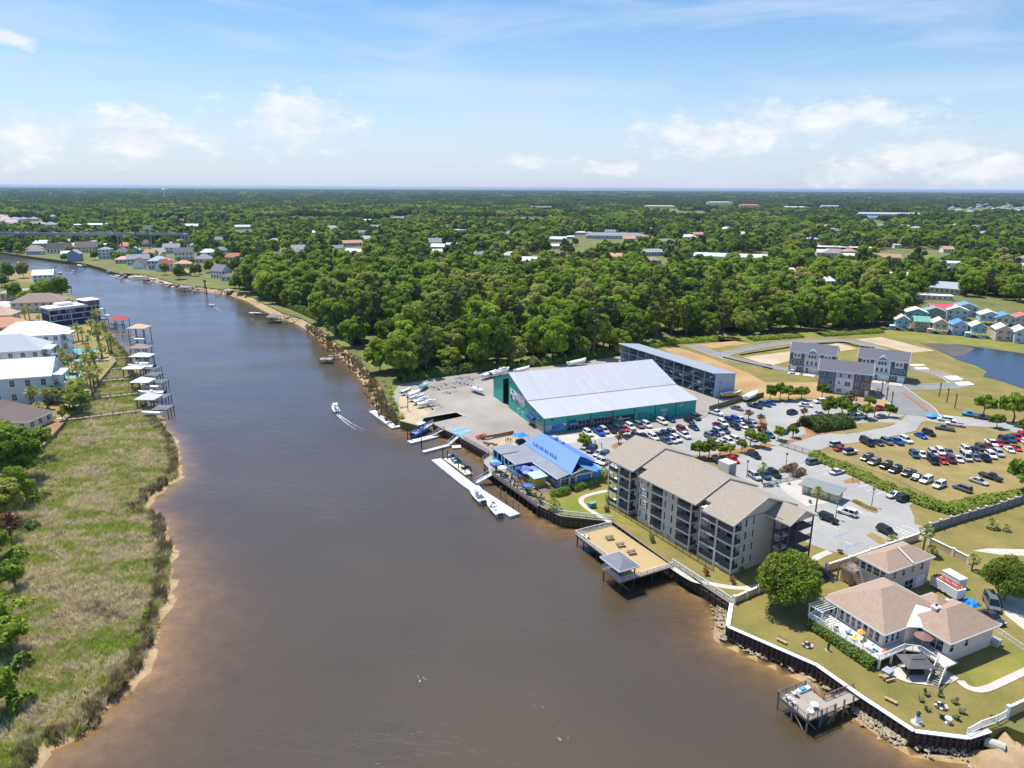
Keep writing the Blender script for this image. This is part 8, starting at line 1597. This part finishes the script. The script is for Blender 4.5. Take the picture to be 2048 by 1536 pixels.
for a in ((1174,886,LZ,.3,(60,60,70),(50,56,80),(196,150,124),(50,40,36),'person in dark clothes walking beside the young tree',1),(1190,890,LZ,1.0,(30,30,34),(40,40,46),(190,146,120),(40,34,30),'person in black standing in the lot behind the restaurant',0),(1203,896,LZ,2.0,(90,96,104),(40,44,54),(196,150,124),(60,46,36),'person in grey top and dark shorts walking in the lot',1),(1718,1137,LZ+3.0,.5,(214,150,160),(206,130,130),(206,160,136),(120,90,60),'person in pink on the annex balcony',0),(1714,1136,LZ+3.0,2.5,(50,70,180),(60,60,90),(196,150,124),(50,40,34),'person in blue on the annex balcony',0),(1029,876,LZ,1,(60,64,60),(60,60,60),(190,146,120),(40,34,30),'person standing by the blue canopy',0),(1012,886,LZ,2,(50,60,66),(60,60,66),(190,146,120),(40,34,30),'first of three seated-area guests by the sandy patio',0),(1016,885,LZ,3,(70,60,60),(40,40,46),(190,146,120),(60,46,36),'second of three guests by the sandy patio',0),(1021,886,LZ,.4,(40,44,50),(60,50,46),(196,150,124),(40,34,30),'third of three guests by the sandy patio',0)): person(*a[:3], a[3], *a[4:8], a[8], a[9])
# sandy patio beside the restaurant
cover('sandy_patio', [(966,884),(1030,872),(1048,884),(1010,902),(992,904)], m_pale, 5)
for i, (px, py) in enumerate(((978,878),(993,874),(1008,871))):
    t = thing('outdoor_sofa', ORD[i+1]+' grey sofa from the left along the brown banner fence', 'sofa', G(px, py), ang((970,880),(1010,872))); MB().box(-1.1,1.1,-.45,.45,.1,.45).build('seat', M('grey_cushion', S(176,178,166), .9), t); MB().box(-1.1,1.1,.3,.5,.45,.85).build('backrest', M('grey_cushion', S(176,178,166), .9), t); [MB().box(s*1.1-.12,s*1.1+.12,-.45,.5,.1,.65).build('armrest', M('grey_cushion', S(176,178,166), .9), t) for s in (-1,1)]
for px, py, lb in ((974,888,'long planter box of brown plants by the quay railing'),(987,889,'short pale planter box by the quay railing')): t = thing('planter', lb, 'planter', G(px, py), ang((966,884),(990,893))); MB().box(-1.3,1.3,-.5,.5,0,.6).build('box', m_pale if px > 980 else m_dwood, t); hedge(lb.replace('planter box','row').replace('by the','growing by the'), [(px-3,py-1.2),(px,py),(px+3,py+1.2)], .9, .45, m_brownleaf, .09, 80, name='plants', z=LZ+.55, cat='plants')
t = thing('shade_canopy', 'bright blue square canopy beside the sandy patio', 'canopy', G(1041,885), .5); MB().loft([[(-2,-2,2.4),(2,-2,2.4),(2,2,2.4),(-2,2,2.4)],[(-.1,-.1,3.1),(.1,-.1,3.1),(.1,.1,3.1),(-.1,.1,3.1)]]).build('canopy', M('bright_blue_canvas', S(20,120,226), .7), t); [MB().bar((x,y,0),(x,y,2.4),.05).build('leg', m_black, t) for x in (-1.9,1.9) for y in (-1.9,1.9)]; MB().box(-1.2,1.2,-1.0,1.0,0,.9).build('counter', m_black, t)
for i in range(2): t = thing('kayak', ('upper','lower')[i]+' red kayak lying by the banner fence', 'kayak', G(962+i*2,872+i*2,LZ+.3), ang((955,874),(975,868))); link('hull', boat_hull(4.2,.8,.45,M('kayak_red', S(206,62,50), .5)), t); MB().box(-.6,.5,-.2,.2,.2,.3).build('cockpit', m_black, t)
cover('blue_marking', [(899,860),(926,854),(932,857),(905,864)], m_bpaint, 6); cover('blue_marking', [(905,866),(938,860),(946,863),(915,870)], m_bpaint, 6); cover('blue_marking', [(917,870),(926,867),(929,870),(920,873)], m_bpaint, 6)
# ------------------------------------------------------------------ things round the river house
cover('round_patio', [(1770,1340),(1800,1330),(1850,1332),(1890,1340),(1918,1358),(1900,1368),(1860,1372),(1815,1366),(1785,1355)], m_path, 6)
t = thing('patio_gazebo', 'dark grey soft-top gazebo on the round patio', 'gazebo', G(1828,1345), ang((1810,1352),(1850,1352))); gm = M('gazebo_canvas', S(98,96,98), .9, var=.06)
MB().loft([[(-2.3,-1.9,2.1),(2.3,-1.9,2.1),(2.3,1.9,2.1),(-2.3,1.9,2.1)],[(-1.1,-.5,2.9),(1.1,-.5,2.9),(1.1,.5,2.9),(-1.1,.5,2.9)]]).build('canopy', gm, t); MB().loft([[(-1.2,-.6,2.95),(1.2,-.6,2.95),(1.2,.6,2.95),(-1.2,.6,2.95)],[(-.6,-.1,3.3),(.6,-.1,3.3),(.6,.1,3.3),(-.6,.1,3.3)]]).build('top_vent', gm, t); [MB().box(x-.08,x+.08,y-.08,y+.08,0,2.1).build('post', m_black, t) for x in (-2.1,2.1) for y in (-1.7,1.7)]; MB().box(-1.2,1.2,-.7,.7,0,.75).build('table', m_black, t)
hh, hr_ = RH; HM = Matrix.Rotation(hr_, 3, 'Z'); hl_ = lambda x, y, z=1.7: hh+HM @ Vector((x,y,z))
umbrella(hl_(15.2,6.6), (128,96,84), 'brown parasol on the deck of the river house', 1.5); umbrella(hl_(9.5,-1.2,1.2), (240,170,60), 'small orange beach parasol on the river house deck', .7)
for i, (x, y, c, lb) in enumerate(((9.0,-2.2,(226,190,60),'yellow armchair on the river house deck'),(10.4,-1.2,(222,206,150),'pale yellow armchair on the river house deck'),(12.6,-1.4,(60,190,206),'turquoise tub chair on the river house deck'),(13.6,-.4,(230,120,50),'orange chair on the river house deck corner'),(3.0,-2.2,(236,236,236),'white chair under the pergola'),(5.4,-2.4,(60,60,64),'black chair on the river house deck'),(17.2,6.6,(200,180,150),'tan chair on the stair side of the deck'),(7.2,-1.6,(90,140,180),'blue chair on the river house deck'))): deck_chair(hl_(x,y), hr_+i*.8, lb, M('chair_%d_%d_%d' % c, S(*c), .6), 'chairs on the river house deck')
t = thing('deck_table', 'white table at the corner of the river house deck', 'table', hl_(11.8,-1.9), hr_); MB().box(-.8,.8,-.5,.5,.7,.76).build('table_top', m_vinyl, t); [MB().box(x-.04,x+.04,y-.04,y+.04,0,.7).build('leg', m_vinyl, t) for x in (-.7,.7) for y in (-.4,.4)]
t = thing('storage_trailer', 'white boxy trailer loaded with red items behind the river house', 'trailer', G(1893,1186), ang((1870,1170),(1912,1195))); MB().box(-3,3,-1.1,1.1,.5,2.4).build('box', m_vinyl, t); rt_ = random.Random(6); [MB().box(x,x+.5,y,y+.35,2.42,2.42+.25*rt_.random()+.1).build('load', M('red_load', S(176,90,76), .9, var=.2), t) for x in (-2.7,-2.0,-1.3,-.6,.1,.8,1.5,2.2) for y in (-.9,-.2,.5)]; [MB().bar((x,-1.15,.35),(x,1.15,.35),.35,10).build('wheel', m_tyre, t) for x in (-.6,.6)]
t = thing('storage_box', 'plain white storage container beside the loaded trailer', 'container', G(1906,1168), ang((1870,1170),(1912,1195))); MB().box(-2,2,-1,1,.1,2.1).build('body', m_vinyl, t); MB().box(-2.05,2.05,-1.05,1.05,2.1,2.2).build('lid', m_white, t)
t = thing('tarpaulin', 'crumpled bright blue tarpaulin behind the river house', 'tarpaulin', G(1941,1207), .4); b = MB(); r8 = random.Random(3); nn = 7; b.add([(x*.45-1.35, y*.45-1.35, (.25+.55*r8.random()) if 0 < x < nn-1 and 0 < y < nn-1 else .02) for y in range(nn) for x in range(nn)], [(y*nn+x,y*nn+x+1,(y+1)*nn+x+1,(y+1)*nn+x) for y in range(nn-1) for x in range(nn-1)]); b.build('sheet', M('blue_tarp', S(30,130,220), .6), t)
t = thing('garden_lighthouse', 'small white lighthouse ornament on the river lawn', 'ornament', G(1834,1446)); MB().lathe([(.45,0),(.34,1.2),(.42,1.25),(.42,1.32)], 10).build('tower', m_vinyl, t); MB().lathe([(.24,1.32),(.24,1.75),(.34,1.78),(0,2.1)], 8).build('lantern', m_black, t); MB().lathe([(.9,0),(.8,.15),(.4,.2)], 9).build('rock_base', m_path, t)
def fire_pit(px, py, lb):
    t = thing('fire_pit', lb, 'fire pit', G(px, py)); [MB().box(.55,.95,-.22,.22,0,.3).build('stone', m_bulk if i % 2 else m_path, t, rz=i*.698) for i in range(9)]; MB().bar((0,0,.02),(0,0,.1),.5,10).build('ash', m_black, t)
fire_pit(1882,1414,'stone fire pit inside the ring of lawn chairs'); fire_pit(1615,1292,'small stone fire pit below the hedge')
for i in range(8):
    a = i*.785+.3; p = G(1882,1414); deck_chair((p.x+2.6*math.cos(a), p.y+2.6*math.sin(a), LZ), a-math.pi/2, 'dark lawn chair in the ring round the fire pit', M('dark_olive_metal', S(84,84,60), .7), 'lawn chairs round the fire pit')
t = thing('statue', 'dark slim garden statue by the clipped hedge', 'statue', G(1656,1301)); MB().lathe([(.3,0),(.28,.3),(.14,.35),(.2,.9),(.24,1.2),(.1,1.4),(.13,1.6),(0,1.75)], 8).build('figure', m_black, t); MB().box(-.4,.4,-.4,.4,0,.12).build('plinth', m_path, t)
t = thing('bird_bath', 'white bird bath on the river lawn', 'bird bath', G(1895,1446)); MB().lathe([(.3,0),(.1,.15),(.1,.7),(.5,.85),(.5,.9),(0,.82)], 10).build('basin', m_vinyl, t); MB().lathe([(.35,-.02),(.35,.05),(0,.05)], 10).build('foot', m_vinyl, t)
for px, py, lb, c in ((1774,1352,'grey air-conditioner cabinet at the hedge end',(150,160,150)),(1990,1290,'grey stone planter at the house corner',(190,184,178))): t = thing('cabinet', lb, 'cabinet', G(px, py), .6); MB().box(-.8,.8,-.6,.6,0,1.1).build('body', M('cab_%d' % c[0], S(*c), .8), t); MB().box(-.85,.85,-.65,.65,1.1,1.16).build('lid', m_metal, t)
# riprap below the seawalls: too many and too small to pick apart
rk = random.Random(8); b = MB()
def rock(p, s):
    V = []; 
    for (x, y, z) in ((1,0,0),(-1,0,0),(0,1,0),(0,-1,0),(0,0,1),(0,0,-1)): V.append((p.x+x*s*rk.uniform(.6,1.3), p.y+y*s*rk.uniform(.6,1.3), p.z+z*s*rk.uniform(.5,.9)))
    b.add(V, [(0,2,4),(2,1,4),(1,3,4),(3,0,4),(2,0,5),(1,2,5),(3,1,5),(0,3,5)])
for a, b_, n, sd_ in (((1458,1215),(1450,1262),110,2.0),((1452,1262),(1630,1340),620,1.9),((1630,1340),(1690,1380),220,1.7),((1722,1410),(1822,1478),480,2.2),((1822,1480),(1930,1500),140,1.5),((1985,1468),(2070,1490),420,3.2),((2000,1490),(2070,1515),200,3.0),((812,846),(838,856),90,1.2),((790,838),(815,850),60,1.2)):
    p, q = G(*a, .3), G(*b_, .3)
    for i in range(n):
        f = rk.random(); r = p+(q-p)*f; d = (q-p).normalized(); o_ = Vector((d.y,-d.x,0))*abs(rk.gauss(.2,sd_*.6)); r = r+o_; r.z = .55-.13*o_.length+rk.uniform(-.1,.2); rock(r, rk.uniform(.18,.44))
tag(b.build('riprap', M('riprap_stone', S(190,176,150), .95, scale=2, col2=S(150,136,112), world=True)), 'pale broken stones heaped below the seawalls', 'rocks', None, 'stuff')
t = thing('drain_pipe', 'concrete drain pipe among rocks at the lower right corner', 'pipe', G(2010,1497,1.2), rad(-35)); MB().loft([[(x,r_*math.cos(.524*i),r_*math.sin(.524*i)) for i in range(12)] for x, r_ in ((-2.5,.75),(0,.75),(0,.58),(-2.4,.58))], cap=False).build('pipe', m_path, t); MB().loft([[(x,.57*math.cos(.524*i),.57*math.sin(.524*i)) for i in range(12)] for x in (-2.4,-2.3)]).build('inside', m_dark, t)
cover('straw_bed', [(1395,925),(1440,915),(1500,900),(1545,893),(1552,891),(1535,887),(1490,895),(1420,910),(1385,918)], m_mulch, 6); cover('straw_bed', [(1560,888),(1600,872),(1612,868),(1640,868),(1620,875),(1575,888)], m_mulch, 6); cover('kerb_island', [(1222,892),(1232,886),(1250,884),(1290,888),(1270,897),(1240,902),(1228,899)], m_mulch, 5); cover('straw_circle', [(1687,962),(1700,957),(1720,958),(1722,963),(1705,967),(1690,966)], m_mulch, 6); cover('flower_island', [(1700,1002),(1712,999),(1757,1022),(1752,1027),(1735,1022)], m_mulch, 6); cover('lot_island', [(1732,1070),(1745,1066),(1768,1078),(1790,1090),(1776,1093),(1755,1086)], m_dry, 6); cover('lot_island', [(1606,850),(1612,842),(1640,845),(1680,846),(1700,850),(1690,862),(1640,870),(1612,866)], m_mulch, 6); cover('straw_bed', [(1508,845),(1530,838),(1536,850),(1520,855)], m_mulch, 6)

for i, pts in enumerate(([(1480,711),(1583,695),(1646,688),(1688,686),(1712,693),(1748,697)],[(1446,716),(1500,729),(1545,739)])): metal_fence(('upper','lower')[i]+' black silt fence along the inside of the loop street', pts, .7, m_black, 3.0, 'silt_fence', True)
# ------------------------------------------------------------------ haze
m_haze = bpy.data.materials.new('haze_air'); m_haze.use_nodes = True; nt = m_haze.node_tree; nt.nodes.clear()
ho = nt.nodes.new('ShaderNodeOutputMaterial'); pv = nt.nodes.new('ShaderNodeVolumePrincipled'); pv.inputs['Density'].default_value = HAZE; pv.inputs['Color'].default_value = (.5,.72,1,1); pv.inputs['Anisotropy'].default_value = .3
nt.links.new(pv.outputs[0], ho.inputs['Volume'])
hb = MB().box(-45000, 45000, -200, 45000, -4.2, 84).build('haze', m_haze); tag(hb, kind='stuff')
